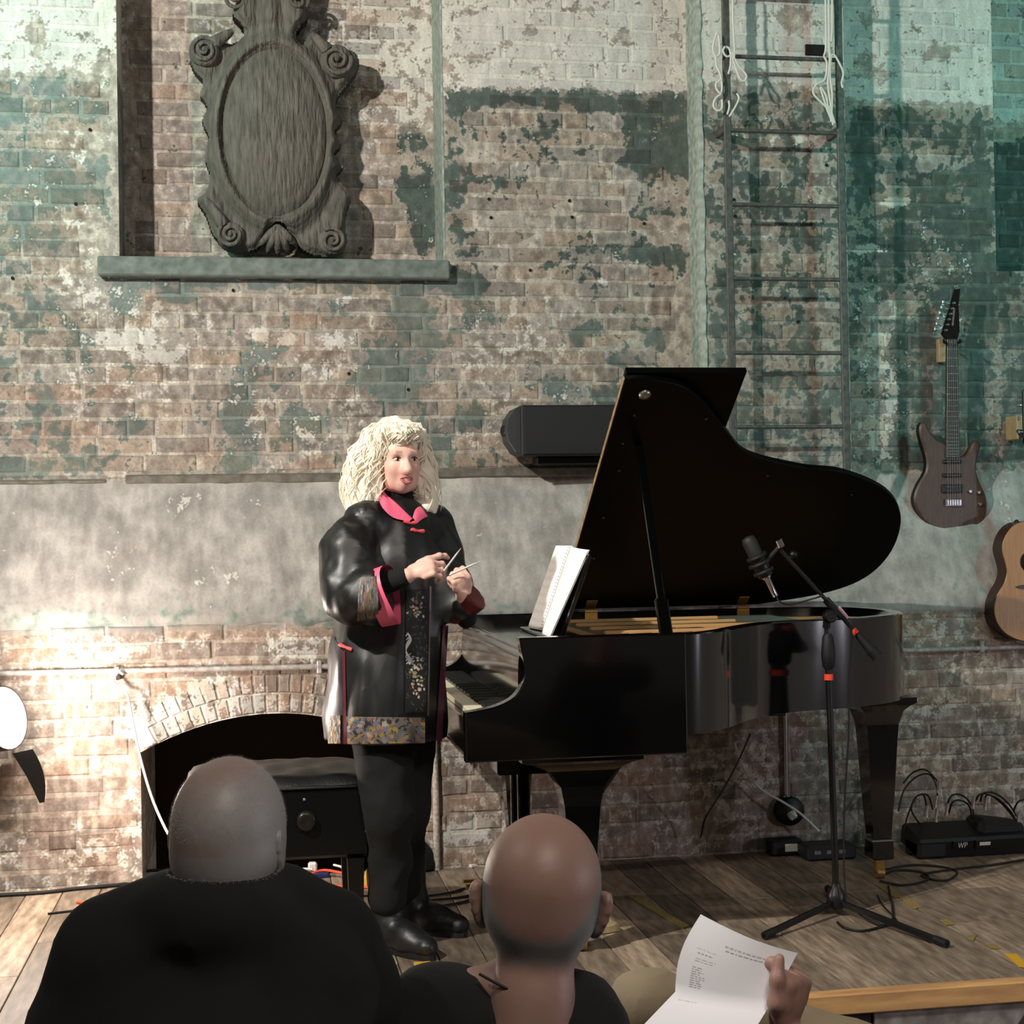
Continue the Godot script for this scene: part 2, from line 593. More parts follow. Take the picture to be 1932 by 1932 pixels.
	# warm bare brick
	for e in [[95, 745, 60, 18, 0.9], [200, 745, 30, 18, 0.9], [300, 560, 70, 12, 0.9], [420, 565, 60, 14, 0.8], [235, 568, 14, 12, 1.0], [590, 600, 60, 14, 0.8], [560, 660, 80, 20, 0.7], [400, 850, 60, 16, 0.9], [570, 880, 50, 14, 1.0], [700, 735, 26, 16, 0.9], [1180, 520, 70, 20, 0.8], [1040, 640, 40, 16, 0.8], [980, 760, 60, 20, 0.6],
			[90, 820, 90, 26, 0.7], [1180, 700, 70, 24, 0.55], [1010, 385, 60, 14, 0.6], [1150, 410, 60, 12, 0.6], [1440, 640, 50, 14, 0.6], [1390, 220, 24, 20, 0.7], [1800, 400, 50, 20, 0.5], [1830, 760, 50, 60, 0.6]]:
		red = lay_spot(red, e[0], e[1], e[2], e[3], e[4])
	# inside the big niche (its back is 27 cm deeper)
	var nx0 := -0.49
	var nx1 := 0.79
	green = lay_box(green, nx0, 2.38, nx1, 3.8, 0.12, 0.01)
	white = lay_box(white, nx0, 2.38, nx1, 3.8, 0.2, 0.01)
	dark = lay_box(dark, nx0, 2.38, nx1, 3.8, 0.9, 0.01)
	red = lay_box(red, nx0, 2.38, nx1, 3.8, 0.42, 0.01)
	for e in [[785, 330, 40, 90, 1.0], [800, 430, 26, 50, 1.0], [770, 270, 20, 40, 0.7], [470, 300, 400, 30, 0.12]]: green = lay_spot(green, e[0], e[1], e[2], e[3], e[4], -0.27)
	for r in [[610, -40, 830, 190, 0.66], [690, 0, 830, 230, 0.72], [330, 60, 420, 100, 0.4], [690, 190, 740, 330, 0.4]]: white = lay_rect(white, r[0], r[1], r[2], r[3], r[4], -0.27, 0.08)
	for e in [[780, 25, 26, 10, 0.1], [690, 45, 40, 12, 0.2], [330, 190, 40, 30, 0.1]]: white = lay_spot(white, e[0], e[1], e[2], e[3], e[4], -0.27)
	# the battered render course and the brick plinth under it
	green = lay_box(green, -2.0, 0.93, 4.0, 1.52, 0.05, 0.01)
	white = lay_box(white, -2.0, 0.93, 4.0, 1.52, 0.02, 0.01)
	dark = lay_box(dark, -2.0, 0.93, 4.0, 1.52, 0.3, 0.01)
	green = lay_box(green, -2.0, 0.9, 1.2, 1.07, 0.72, 0.06)
	dark = lay_box(dark, -2.0, 0.93, 4.0, 1.52, 0.12, 0.01)
	green = lay_box(green, 2.3, 0.93, 4.0, 1.52, 0.35, 0.05)
	for e in [[420, 1095, 60, 24, 0.34], [200, 1060, 60, 30, 0.26], [330, 950, 50, 20, 0.26], [1900, 950, 60, 60, 0.3]]: white = lay_spot(white, e[0], e[1], e[2], e[3], e[4], 0.12)
	green = lay_box(green, -2.0, -0.2, 4.0, 0.94, 0.0, 0.015)
	white = lay_box(white, -2.0, -0.2, 4.0, 0.94, 0.36, 0.015)
	dark = lay_box(dark, -2.0, -0.2, 4.0, 0.94, 0.5, 0.015)
	red = lay_box(red, -2.0, -0.2, 4.0, 0.94, 0.82, 0.015)
	red = lay_box(red, 2.3, -0.2, 4.0, 0.94, 0.55, 0.1)
	white = lay_box(white, -2.0, 0.2, -0.45, 0.72, 0.2, 0.04)
	for e in [[400, 1335, 120, 40, 0.72], [280, 1370, 40, 40, 0.7], [180, 1225, 60, 30, 0.65], [560, 1220, 60, 24, 0.5], [265, 1500, 30, 14, 0.7], [255, 1570, 26, 14, 0.7], [200, 1610, 60, 12, 0.6], [900, 1565, 20, 20, 0.8], [855, 1570, 16, 20, 0.8], [1380, 1440, 60, 30, 0.55], [1420, 1475, 60, 14, 0.6], [1750, 1190, 60, 24, 0.6],
			[1790, 1330, 26, 16, 0.7], [1920, 1490, 20, 60, 0.7], [1800, 1440, 60, 40, 0.5]]: white = lay_spot(white, e[0], e[1], e[2], e[3], e[4], 0.245)
	var g := spread(green)
	var w := spread(white)
	var d := spread(dark)
	var r := spread(red)
	var n1 := noise_bytes(0.014, 3, 11)
	var n2 := noise_bytes(0.05, 3, 12)
	var n3 := noise_bytes(0.2, 3, 13)
	var n4 := noise_bytes(0.06, 3, 14, 0.35)
	var out := PackedByteArray()
	out.resize(MAP_PX * MAP_PY * 3)
	var hgt := PackedByteArray()
	hgt.resize(MAP_PX * MAP_PY)
	var row_slope0 := int((MAP_TOP - 1.52) / MAP_TOP * MAP_PY)
	var row_slope1 := int((MAP_TOP - 0.945) / MAP_TOP * MAP_PY)
	var o := 0
	for i in MAP_PX * MAP_PY:
		var a := n1[i] * 0.00392 - 0.5
		var b := n2[i] * 0.00392 - 0.5
		var c := n3[i] * 0.00392 - 0.5
		var s := n4[i] * 0.00392 - 0.5
		var grain := 1.0 + c * 0.24 + s * 0.16
		var row := i / MAP_PX
		var x := 0.0
		var y := 0.0
		var z := 0.0
		var h := 90.0 + c * 90.0
		if row > row_slope0 and row < row_slope1:
			var t := clampf(0.48 + a * 1.2 + s * 0.75 + b * 0.4, 0.0, 1.0)
			x = lerpf(0.5, 0.66, t); y = lerpf(0.49, 0.645, t); z = lerpf(0.48, 0.635, t)
			grain = 1.0 + c * 0.12
			h = 120.0 + c * 40.0 + b * 50.0
		else:
			var t := clampf(r[i] + a * 0.9 + b * 0.9, 0.0, 1.0)
			x = lerpf(0.575, 0.555, t); y = lerpf(0.56, 0.485, t); z = lerpf(0.53, 0.445, t)
			var u := clampf(b * 1.7 + s * 1.3 + 0.3, 0.0, 1.0)
			x = lerpf(x, 0.69, u * 0.85); y = lerpf(y, 0.665, u * 0.85); z = lerpf(z, 0.625, u * 0.85)
			var v := clampf(-b * 1.6 - a * 1.1 - 0.12, 0.0, 1.0)
			x = lerpf(x, 0.41, v); y = lerpf(y, 0.38, v); z = lerpf(z, 0.35, v)
		var e := g[i] + a * 0.75 + b * 0.8 + c * 0.35 + s * 0.25
		if e > 0.5:
			var t := clampf(d[i] + b * 0.5, 0.0, 1.0)
			var k := clampf((e - 0.5) * (9.0 if row < row_slope0 or row > row_slope1 else 2.0), 0.0, 1.0)
			x = lerpf(x, lerpf(0.455, 0.25, t), k); y = lerpf(y, lerpf(0.495, 0.295, t), k); z = lerpf(z, lerpf(0.475, 0.278, t), k)
			h += 60.0 * k
			grain = lerpf(grain, 1.0 + c * 0.16 + s * 0.14, k)
		e = w[i] - a * 0.45 + b * 0.85 + c * 0.5 - s * 0.2
		if e > 0.5:
			var k := clampf((e - 0.5) * 12.0, 0.0, 1.0)
			x = lerpf(x, 0.73 + s * 0.12, k); y = lerpf(y, 0.725 + s * 0.12, k); z = lerpf(z, 0.70 + s * 0.12, k)
			h += 80.0 * k
			grain = lerpf(grain, 1.0 + c * 0.14, k)
		grain *= 1.05
		out[o] = int(clampf(x * grain, 0.0, 1.0) * 255.0)
		out[o + 1] = int(clampf(y * grain, 0.0, 1.0) * 255.0)
		out[o + 2] = int(clampf(z * grain, 0.0, 1.0) * 255.0)
		hgt[i] = int(clampf(h, 0.0, 255.0))
		o += 3
	M.wall_color = ImageTexture.create_from_image(Image.create_from_data(MAP_PX, MAP_PY, false, Image.FORMAT_RGB8, out))
	M.wall_height = ImageTexture.create_from_image(Image.create_from_data(MAP_PX, MAP_PY, false, Image.FORMAT_L8, hgt))
func wall_mat(tone: Color) -> StandardMaterial3D:
	var m := mat(tone, 0.88)
	m.albedo_texture = M.wall_color
	m.heightmap_enabled = true
	m.heightmap_texture = M.wall_height
	m.heightmap_scale = 0.25
	m.uv1_triplanar = true
	m.uv1_world_triplanar = true
	m.uv1_triplanar_sharpness = 8.0
	m.uv1_scale = Vector3(1.0 / MAP_W, 1.0 / MAP_TOP, 1.0 / MAP_W)
	m.uv1_offset = Vector3(-MAP_X0 / MAP_W, -1.0, 0.0)
	return m

const COURSE := 0.0695
func brick_mesh(width: float, sd: int) -> ArrayMesh:   # a worn brick face, back at z = 0
	var g := RandomNumberGenerator.new()
	g.seed = sd
	var mb := MB.new()
	var hw := width * 0.5
	var hh := 0.0298
	var outer: Array = []
	var face: Array = []
	for k in [[-1, -1], [0, -1], [1, -1], [1, 1], [0, 1], [-1, 1]]:
		var j := Vector2(g.randf_range(-0.0025, 0.0025), g.randf_range(-0.0025, 0.0025))
		outer.append(Vector3(k[0] * hw + j.x, k[1] * hh + j.y, 0.0))
		face.append(Vector3(k[0] * (hw - 0.007) + j.x, k[1] * (hh - 0.0065) + j.y, 0.004 + g.randf_range(-0.0012, 0.0012)))
	for i in 6:
		var j := (i + 1) % 6
		mb.quad(outer[i], outer[j], face[j], face[i])
	mb.quad(face[0], face[1], face[4], face[5])
	mb.quad(face[1], face[2], face[3], face[4])
	return mb.done()

# Lays courses of bricks on a face at depth z. inside(x, y, half_width) says whether a brick fits there.
func lay_bricks(parent: Node, x0: float, x1: float, y0: float, y1: float, z: float, inside: Callable, many: int, sd: int) -> void:
	var g := RandomNumberGenerator.new()
	g.seed = sd
	var spots: Array = []
	var n := 0
	var y := y0 + COURSE * 0.5
	while y < y1:
		var x := x0 - g.randf() * 0.2
		var headers := n % 3 == 2
		while x < x1:
			var long := g.randf() > (0.85 if headers else 0.16)
			var w := (0.205 if long else 0.098) * g.randf_range(0.96, 1.05)
			var cx := x + w * 0.5
			if inside.call(cx, y, w * 0.5):
				spots.append([Vector3(cx, y + g.randf_range(-0.0015, 0.0015), z + g.randf_range(-0.0035, 0.0012)), long, w / (0.205 if long else 0.098), g.randi() % 4, 7 + g.randi() % 3 if y > 3.1 and z > -0.1 else g.randi() % 7, g.randf_range(-0.012, 0.012)])
			x += w + 0.0085
		y += COURSE
		n += 1
	var mass := {}
	for i in spots.size():
		var s = spots[i]
		var mesh: Mesh = M.bricks_long[s[3]] if s[1] else M.bricks_short[s[3]]
		var xf := Transform3D(Basis(Vector3.BACK, s[5]).scaled_local(Vector3(s[2], 1, 1)), s[0])
		if i < many:
			var o := put("brick", mesh, M.brick_mats[s[4]], parent)
			o.transform = xf
		else:
			if not mass.has(s[4]):
				mass[s[4]] = SurfaceTool.new()
				mass[s[4]].begin(Mesh.PRIMITIVE_TRIANGLES)
			mass[s[4]].append_from(mesh, 0, xf)
	if mass.size():
		var whole := ArrayMesh.new()
		for k in mass:
			mass[k].commit(whole)
			whole.surface_set_material(whole.get_surface_count() - 1, M.brick_mats[k])
		var o := put("brickwork", whole, null, parent)
		o.set_meta("kind", "stuff")

const NICHE := Rect2(-0.49, 2.392, 1.28, 2.2)
const NICHE_B := Rect2(3.18, 2.392, 1.2, 2.2)
const ARCH_L := -0.42
const ARCH_R := 0.56
const PLINTH_Z := 0.235
const PLINTH_TOP := 1.0
const PILASTER_L := 1.82
const PILASTER_R := 2.445
const PILASTER_Z := 0.15
func arch_y(x: float) -> float:
	var t := (x - ARCH_L) / (ARCH_R - ARCH_L) * 2.0 - 1.0
	return 0.495 + 0.128 * (1.0 - t * t)

func build_walls() -> void:
	wall_maps()
	M.bricks_long = []
	M.bricks_short = []
	for i in 4:
		M.bricks_long.append(brick_mesh(0.205, 40 + i))
		M.bricks_short.append(brick_mesh(0.098, 60 + i))
	M.brick_mats = []
	# seven tones of bare brick, then three close ones for painted courses
	for c in [Color(0.95, 0.95, 0.95), Color(0.89, 0.88, 0.875), Color(0.86, 0.83, 0.8), Color(0.8, 0.79, 0.78), Color(0.94, 0.9, 0.86), Color(0.91, 0.865, 0.82), Color(0.84, 0.84, 0.835), Color(0.97, 0.97, 0.965), Color(0.95, 0.95, 0.945), Color(0.93, 0.935, 0.93)]: M.brick_mats.append(wall_mat(c))
	M.mortar = wall_mat(Color(1, 1, 0.98))
	M.render = M.mortar
	# upper wall: mortar core around two niches, faced with bricks
	var mb := MB.new()
	for b in [[-3.6, 0.62, -0.49, 5.2], [-0.49, 0.62, 0.79, 2.36], [0.79, 0.62, 3.18, 5.2], [3.18, 0.0, 4.38, 2.36], [4.38, 0.0, 5.4, 5.2], [-0.49, 4.6, 0.79, 5.2], [3.18, 4.6, 4.38, 5.2], [-3.6, -0.3, ARCH_L, 0.62], [ARCH_R, -0.3, 3.18, 0.62]]:
		mb.box(Vector3((b[0] + b[2]) / 2, (b[1] + b[3]) / 2, -0.3), Vector3(b[2] - b[0], b[3] - b[1], 0.6))
	var wall := put("wall_back", mb.done(), M.mortar)
	structure(wall, "tall old brick wall with peeling green and white paint behind the stage", "wall")
	lay_bricks(wall, -1.05, 3.5, 1.555, 3.62, 0.0, func(x, y, h):
		if x + h > PILASTER_L - 0.01 and x - h < PILASTER_R + 0.0: return false
		if y > 2.3 and x + h > NICHE.position.x - 0.005 and x - h < NICHE.end.x + 0.005: return false
		if y > 2.37 and x + h > NICHE_B.position.x - 0.005: return false
		return true, 300, 5)
	# old drill holes: dark raised discs stand in for their inner shade
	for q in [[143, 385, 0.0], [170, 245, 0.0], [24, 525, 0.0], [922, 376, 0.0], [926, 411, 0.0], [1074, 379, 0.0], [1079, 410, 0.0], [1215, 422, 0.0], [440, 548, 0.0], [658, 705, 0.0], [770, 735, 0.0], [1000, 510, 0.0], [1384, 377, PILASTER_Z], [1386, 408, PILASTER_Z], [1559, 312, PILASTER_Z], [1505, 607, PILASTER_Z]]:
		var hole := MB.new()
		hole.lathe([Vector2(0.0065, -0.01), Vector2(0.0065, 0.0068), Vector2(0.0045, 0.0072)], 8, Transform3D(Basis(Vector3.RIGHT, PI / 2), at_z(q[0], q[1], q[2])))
		put("drill_hole_shade", hole.done(), M.hole_shade, wall)
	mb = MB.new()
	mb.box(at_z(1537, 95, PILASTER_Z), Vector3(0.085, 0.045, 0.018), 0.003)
	put("socket_hole_shade", mb.done(), M.hole_shade, wall)  # solid dark slab in place of the shade inside a hole
	# back of the niche that holds the carving
	mb = MB.new()
	mb.box(Vector3(0.15, 3.5, -0.435), Vector3(1.28, 2.3, 0.33))
	var niche := put("wall_niche", mb.done(), M.mortar)
	structure(niche, "recessed brick back of the niche behind the carved cartouche", "wall")
	lay_bricks(niche, -0.49, 0.79, 2.395, 3.75, -0.27, func(x, y, h): return x - h > -0.485 and x + h < 0.785, 300, 6)
	mb = MB.new()
	mb.box(Vector3(3.78, 3.5, -0.435), Vector3(1.2, 2.3, 0.33))
	var niche2 := put("wall_niche_right", mb.done(), M.mortar)
	structure(niche2, "second recessed brick niche beyond the hanging electric guitar", "wall")
	lay_bricks(niche2, 3.19, 3.6, 2.395, 3.7, -0.27, func(x, y, h): return x - h > 3.185, 120, 7)
	# pilaster behind the ladder
	mb = MB.new()
	mb.box(Vector3((PILASTER_L + PILASTER_R) / 2, 2.6, PILASTER_Z / 2), Vector3(PILASTER_R - PILASTER_L, 5.2, PILASTER_Z))
	var pil := put("wall_pilaster", mb.done(), M.mortar)
	structure(pil, "shallow brick pilaster with worn green paint behind the ladder", "wall")
	lay_bricks(pil, PILASTER_L, PILASTER_R, 1.3, 3.62, PILASTER_Z, func(x, y, h): return x - h > PILASTER_L + 0.004 and x + h < PILASTER_R - 0.004, 300, 8)
	# left face of the pilaster edge, coloured pale as if lit
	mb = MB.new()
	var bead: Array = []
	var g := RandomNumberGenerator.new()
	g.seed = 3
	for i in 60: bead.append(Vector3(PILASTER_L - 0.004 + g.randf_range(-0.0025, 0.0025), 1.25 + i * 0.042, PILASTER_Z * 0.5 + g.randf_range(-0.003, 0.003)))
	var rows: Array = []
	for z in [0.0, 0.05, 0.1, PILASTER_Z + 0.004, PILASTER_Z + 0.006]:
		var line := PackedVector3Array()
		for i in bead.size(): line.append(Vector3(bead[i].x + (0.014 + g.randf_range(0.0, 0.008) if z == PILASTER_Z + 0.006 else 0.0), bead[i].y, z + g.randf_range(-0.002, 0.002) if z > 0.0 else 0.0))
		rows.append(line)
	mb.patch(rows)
	structure(put("trim_1", mb.done(), M.pale_green), "narrow green pilaster reveal with key light painted in as pale colour", "trim")
	# reveal at the side of the niche, its lit look in the colour
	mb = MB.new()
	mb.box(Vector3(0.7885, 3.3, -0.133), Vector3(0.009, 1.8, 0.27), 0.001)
	structure(put("trim_2", mb.done(), M.pale_green), "green side of the carving niche with light painted in as pale colour", "trim")
	# sill under the niche
	mb = MB.new()
	mb.box(Vector3(0.117, 2.356, -0.11), Vector3(1.374, 0.074, 0.32), 0.006)
	structure(put("trim_3", mb.done(), M.sill), "long grey green painted sill under the carved cartouche", "sill")
	# dark string course at the top of the render
	mb = MB.new()
	for s in [[-0.48, 0.36, 1.505, 1.545], [0.36, 0.62, 1.53, 1.555], [0.74, 1.62, 1.52, 1.56], [-1.2, -0.55, 1.51, 1.53]]:
		mb.box(Vector3((s[0] + s[1]) / 2, (s[2] + s[3]) / 2, 0.0), Vector3(s[1] - s[0], s[3] - s[2], 0.034), 0.006)
	structure(put("trim_4", mb.done(), M.string), "dark projecting brick string course above the grey render", "trim")
	# brick plinth with a shallow arch opening
	mb = MB.new()
	var poly := PackedVector2Array([Vector2(-3.6, -0.3), Vector2(ARCH_L, -0.3)])
	for i in 21: poly.append(Vector2(lerpf(ARCH_L, ARCH_R, i / 20.0), arch_y(lerpf(ARCH_L, ARCH_R, i / 20.0))))
	poly.append_array(PackedVector2Array([Vector2(ARCH_R, -0.3), Vector2(5.4, -0.3), Vector2(5.4, PLINTH_TOP), Vector2(-3.6, PLINTH_TOP)]))
	mb.extrude(poly, -0.02, PLINTH_Z)
	var plinth := put("wall_plinth", mb.done(), M.mortar)
	structure(plinth, "rough red brick plinth with white flakes and a low arched opening", "wall")
	lay_bricks(plinth, -1.05, 3.35, 0.0, 0.99, PLINTH_Z, func(x, y, h):
		if x + h > ARCH_L - 0.006 and x - h < ARCH_R + 0.006 and y < arch_y(x) + 0.155: return false
		return true, 300, 9)
	# two rings of bricks set on edge over the arch
	for ring in 2:
		for i in 21:
			var t := (i + 0.5) / 21.0
			var x := lerpf(ARCH_L + 0.005, ARCH_R - 0.005, t)
			var slope := -(t * 2.0 - 1.0) * 2.0 * 0.128 * 2.0 / (ARCH_R - ARCH_L)
			var o := put("brick", M.bricks_short[i % 4], M.brick_mats[(i * 3 + ring) % 7], plinth)
			var b := Basis(Vector3.BACK, PI / 2 + atan(slope)).scaled_local(Vector3(0.068 / 0.098, 0.7, 1))
			o.transform = Transform3D(b, Vector3(x, arch_y(x) + 0.04 + ring * 0.075, PLINTH_Z + 0.001))
	# render battered back from the plinth to the wall
	var rn := noisy(3.0, 3, 21)
	rows = []
	for j in 25:
		var t := j / 24.0
		var line := PackedVector3Array()
		for i in 150:
			var x := -3.6 + i * 9.0 / 149.0
			if x > -1.3 and x < 3.6: pass
			var low := 0.955 + 0.028 * rn.get_noise_2d(x, 4.0) + (0.03 if x < 0.0 else 0.0) * clampf(-x, 0.0, 1.0) - 0.03 * clampf(x - 1.6, 0.0, 1.0)
			var y := lerpf(low, 1.53, t)
			var q := PLINTH_Z + 0.018 if j < 2 else lerpf(PLINTH_Z + 0.02, 0.004, pow((t - 0.04) / 0.96, 1.15))
			if j == 0: q = PLINTH_Z - 0.01
			line.append(Vector3(x, y, q + 0.012 * rn.get_noise_2d(x * 1.4, y * 2.0)))
		rows.append(line)
	rows.reverse()
	mb = MB.new()
	mb.patch(rows)
	structure(put("wall_render", mb.done(), M.render), "sloping band of smooth grey cement render above the brick plinth", "wall")
	# dark space behind the arch
	mb = MB.new()
	mb.box(Vector3(0.07, 0.2, -1.45), Vector3(1.6, 1.2, 0.1))
	mb.box(Vector3(-0.73, 0.2, -0.98), Vector3(0.1, 1.2, 0.9)).box(Vector3(0.87, 0.2, -0.98), Vector3(0.1, 1.2, 0.9)).box(Vector3(0.07, 0.85, -0.98), Vector3(1.7, 0.1, 0.9)).box(Vector3(0.07, -0.36, -0.7), Vector3(1.7, 0.1, 1.5))
	structure(put("wall_recess", mb.done(), M.recess), "deep unlit brick recess seen through the low arch behind the bench", "wall")

func build_room() -> void:
	# audience floor, side walls, rear wall and ceiling close the room
	var mb := MB.new()
	mb.box(Vector3(0.9, -0.4, 5.5), Vector3(9.2, 0.2, 12.0))
	structure(put("floor", mb.done(), M.hall_floor), "plain dark timber floor of the hall in front of the stage", "floor")
	mb = MB.new()
	mb.box(Vector3(-3.7, 2.4, 5.4), Vector3(0.3, 5.8, 12.2))
	structure(put("wall_left", mb.done(), M.hall_wall), "plain plastered side wall of the hall", "wall")
	mb = MB.new()
	mb.box(Vector3(5.5, 2.4, 5.4), Vector3(0.3, 5.8, 12.2))
	structure(put("wall_right", mb.done(), M.hall_wall), "plain plastered side wall beyond the guitars", "wall")
	mb = MB.new()
	mb.box(Vector3(0.9, 2.4, 11.6), Vector3(9.2, 5.8, 0.3))
	structure(put("wall_front", mb.done(), M.hall_wall), "plain plastered wall behind the audience", "wall")
	mb = MB.new()
	mb.box(Vector3(0.9, 5.25, 5.4), Vector3(9.4, 0.2, 12.4))
	structure(put("ceiling", mb.done(), M.hall_ceiling), "high dark timber ceiling over stage and audience", "ceiling")
	build_stage()

func build_stage() -> void:
	var mb := MB.new()
	mb.box(Vector3(0.9, -0.17, 1.12), Vector3(9.0, 0.26, 1.86))
	var base := put("floor_stage", mb.done(), M.under_stage)
	structure(base, "low stage of worn wide timber boards with dark stains", "stage")
	# boards run from the wall to the front edge
	var g := RandomNumberGenerator.new()
	g.seed = 17
	var x := -2.2
	var joints := [0.62, 1.05, 1.4, 0.9]
	while x < 3.9:
		var w := g.randf_range(0.125, 0.15)
		var cuts := [0.2, g.randf_range(0.7, 1.5), 2.045]
		for k in 2:
			var z0: float = cuts[k] + 0.001
			var z1: float = cuts[k + 1] - 0.001
			var b := MB.new()
			b.box(Vector3(0, -0.02, 0), Vector3(w - 0.003, 0.04, z1 - z0), 0.002)
			var o := put("plank", b.done(), M.boards[g.randi() % 6], base)
			o.position = Vector3(x + w / 2, g.randf_range(-0.0015, 0.0), (z0 + z1) / 2)
		x += w
	# edge beam along the front
	mb = MB.new()
	mb.box(Vector3(1.4, -0.026, 2.072), Vector3(4.6, 0.058, 0.05), 0.004)
	tag(put("edge_beam", mb.done(), M.beam), "bare pine beam with worn yellow paint along the stage edge", "beam")
	# riser panel below it
	mb = MB.new()
	mb.box(Vector3(2.6, -0.18, 2.062), Vector3(1.8, 0.24, 0.012), 0.002)
	put("riser_panel", mb.done(), M.riser, base)
	mb = MB.new()
	mb.box(Vector3(-0.8, -0.18, 2.062), Vector3(4.98, 0.24, 0.012), 0.002)
	put("riser_board", mb.done(), M.under_stage, base)

func spot(o: Node3D, from: Vector3, to: Vector3, c: Color, energy: float, angle: float, size := 0.05, blend := 0.5) -> SpotLight3D:
	var l := SpotLight3D.new()
	l.name = "beam"
	o.add_child(l, true)
	l.look_at_from_position(from, to, Vector3.UP)
	l.light_color = c
	l.light_energy = energy
	l.spot_angle = angle
	l.spot_angle_attenuation = blend
	l.spot_range = 20.0
	l.spot_attenuation = 2.0
	l.light_size = size
	l.shadow_enabled = true
	return l

func stage_lamp(called: String, label: String, from: Vector3, to: Vector3, c: Color, energy: float, angle: float, size: float, blend: float) -> void:
	# a theatre can hung from the ceiling, out of frame
	var o := thing(called, label, "stage lamp", Vector3.ZERO)
	var dir := (to - from).normalized()
	var bas := Basis.looking_at(dir, Vector3.UP) * Basis(Vector3.RIGHT, -PI / 2)   # local +y points along the beam
	var xf := Transform3D(bas.scaled_local(Vector3(maxf(1.0, size / 0.09), 1.0, maxf(1.0, size / 0.09))), from - dir * 0.03)
	var mb := MB.new()
	mb.lathe([Vector2(0.05, -0.28), Vector2(0.09, -0.24), Vector2(0.1, -0.02), Vector2(0.105, 0.0), Vector2(0.1, 0.0), Vector2(0.085, -0.02)], 20, xf)
	put("can", mb.done(), M.black_metal, o)
	mb = MB.new()
	mb.lathe([Vector2(0.0, -0.012), Vector2(0.09, -0.012), Vector2(0.09, -0.008), Vector2(0.0, -0.008)], 20, xf)
	var lens := mat(Color(0.9, 0.9, 0.9), 0.3)
	lens.emission_enabled = true
	lens.emission = c
	lens.emission_energy_multiplier = 4.0
	put("lens", mb.done(), lens, o)
	mb = MB.new()
	mb.rod(from - dir * 0.15 + Vector3(0, 0.08, 0), Vector3(from.x - dir.x * 0.15, 5.14, from.z - dir.z * 0.15), 0.012)
	put("drop_pole", mb.done(), M.black_metal, o)
	spot(o, from, to, c, energy, angle, size, blend)

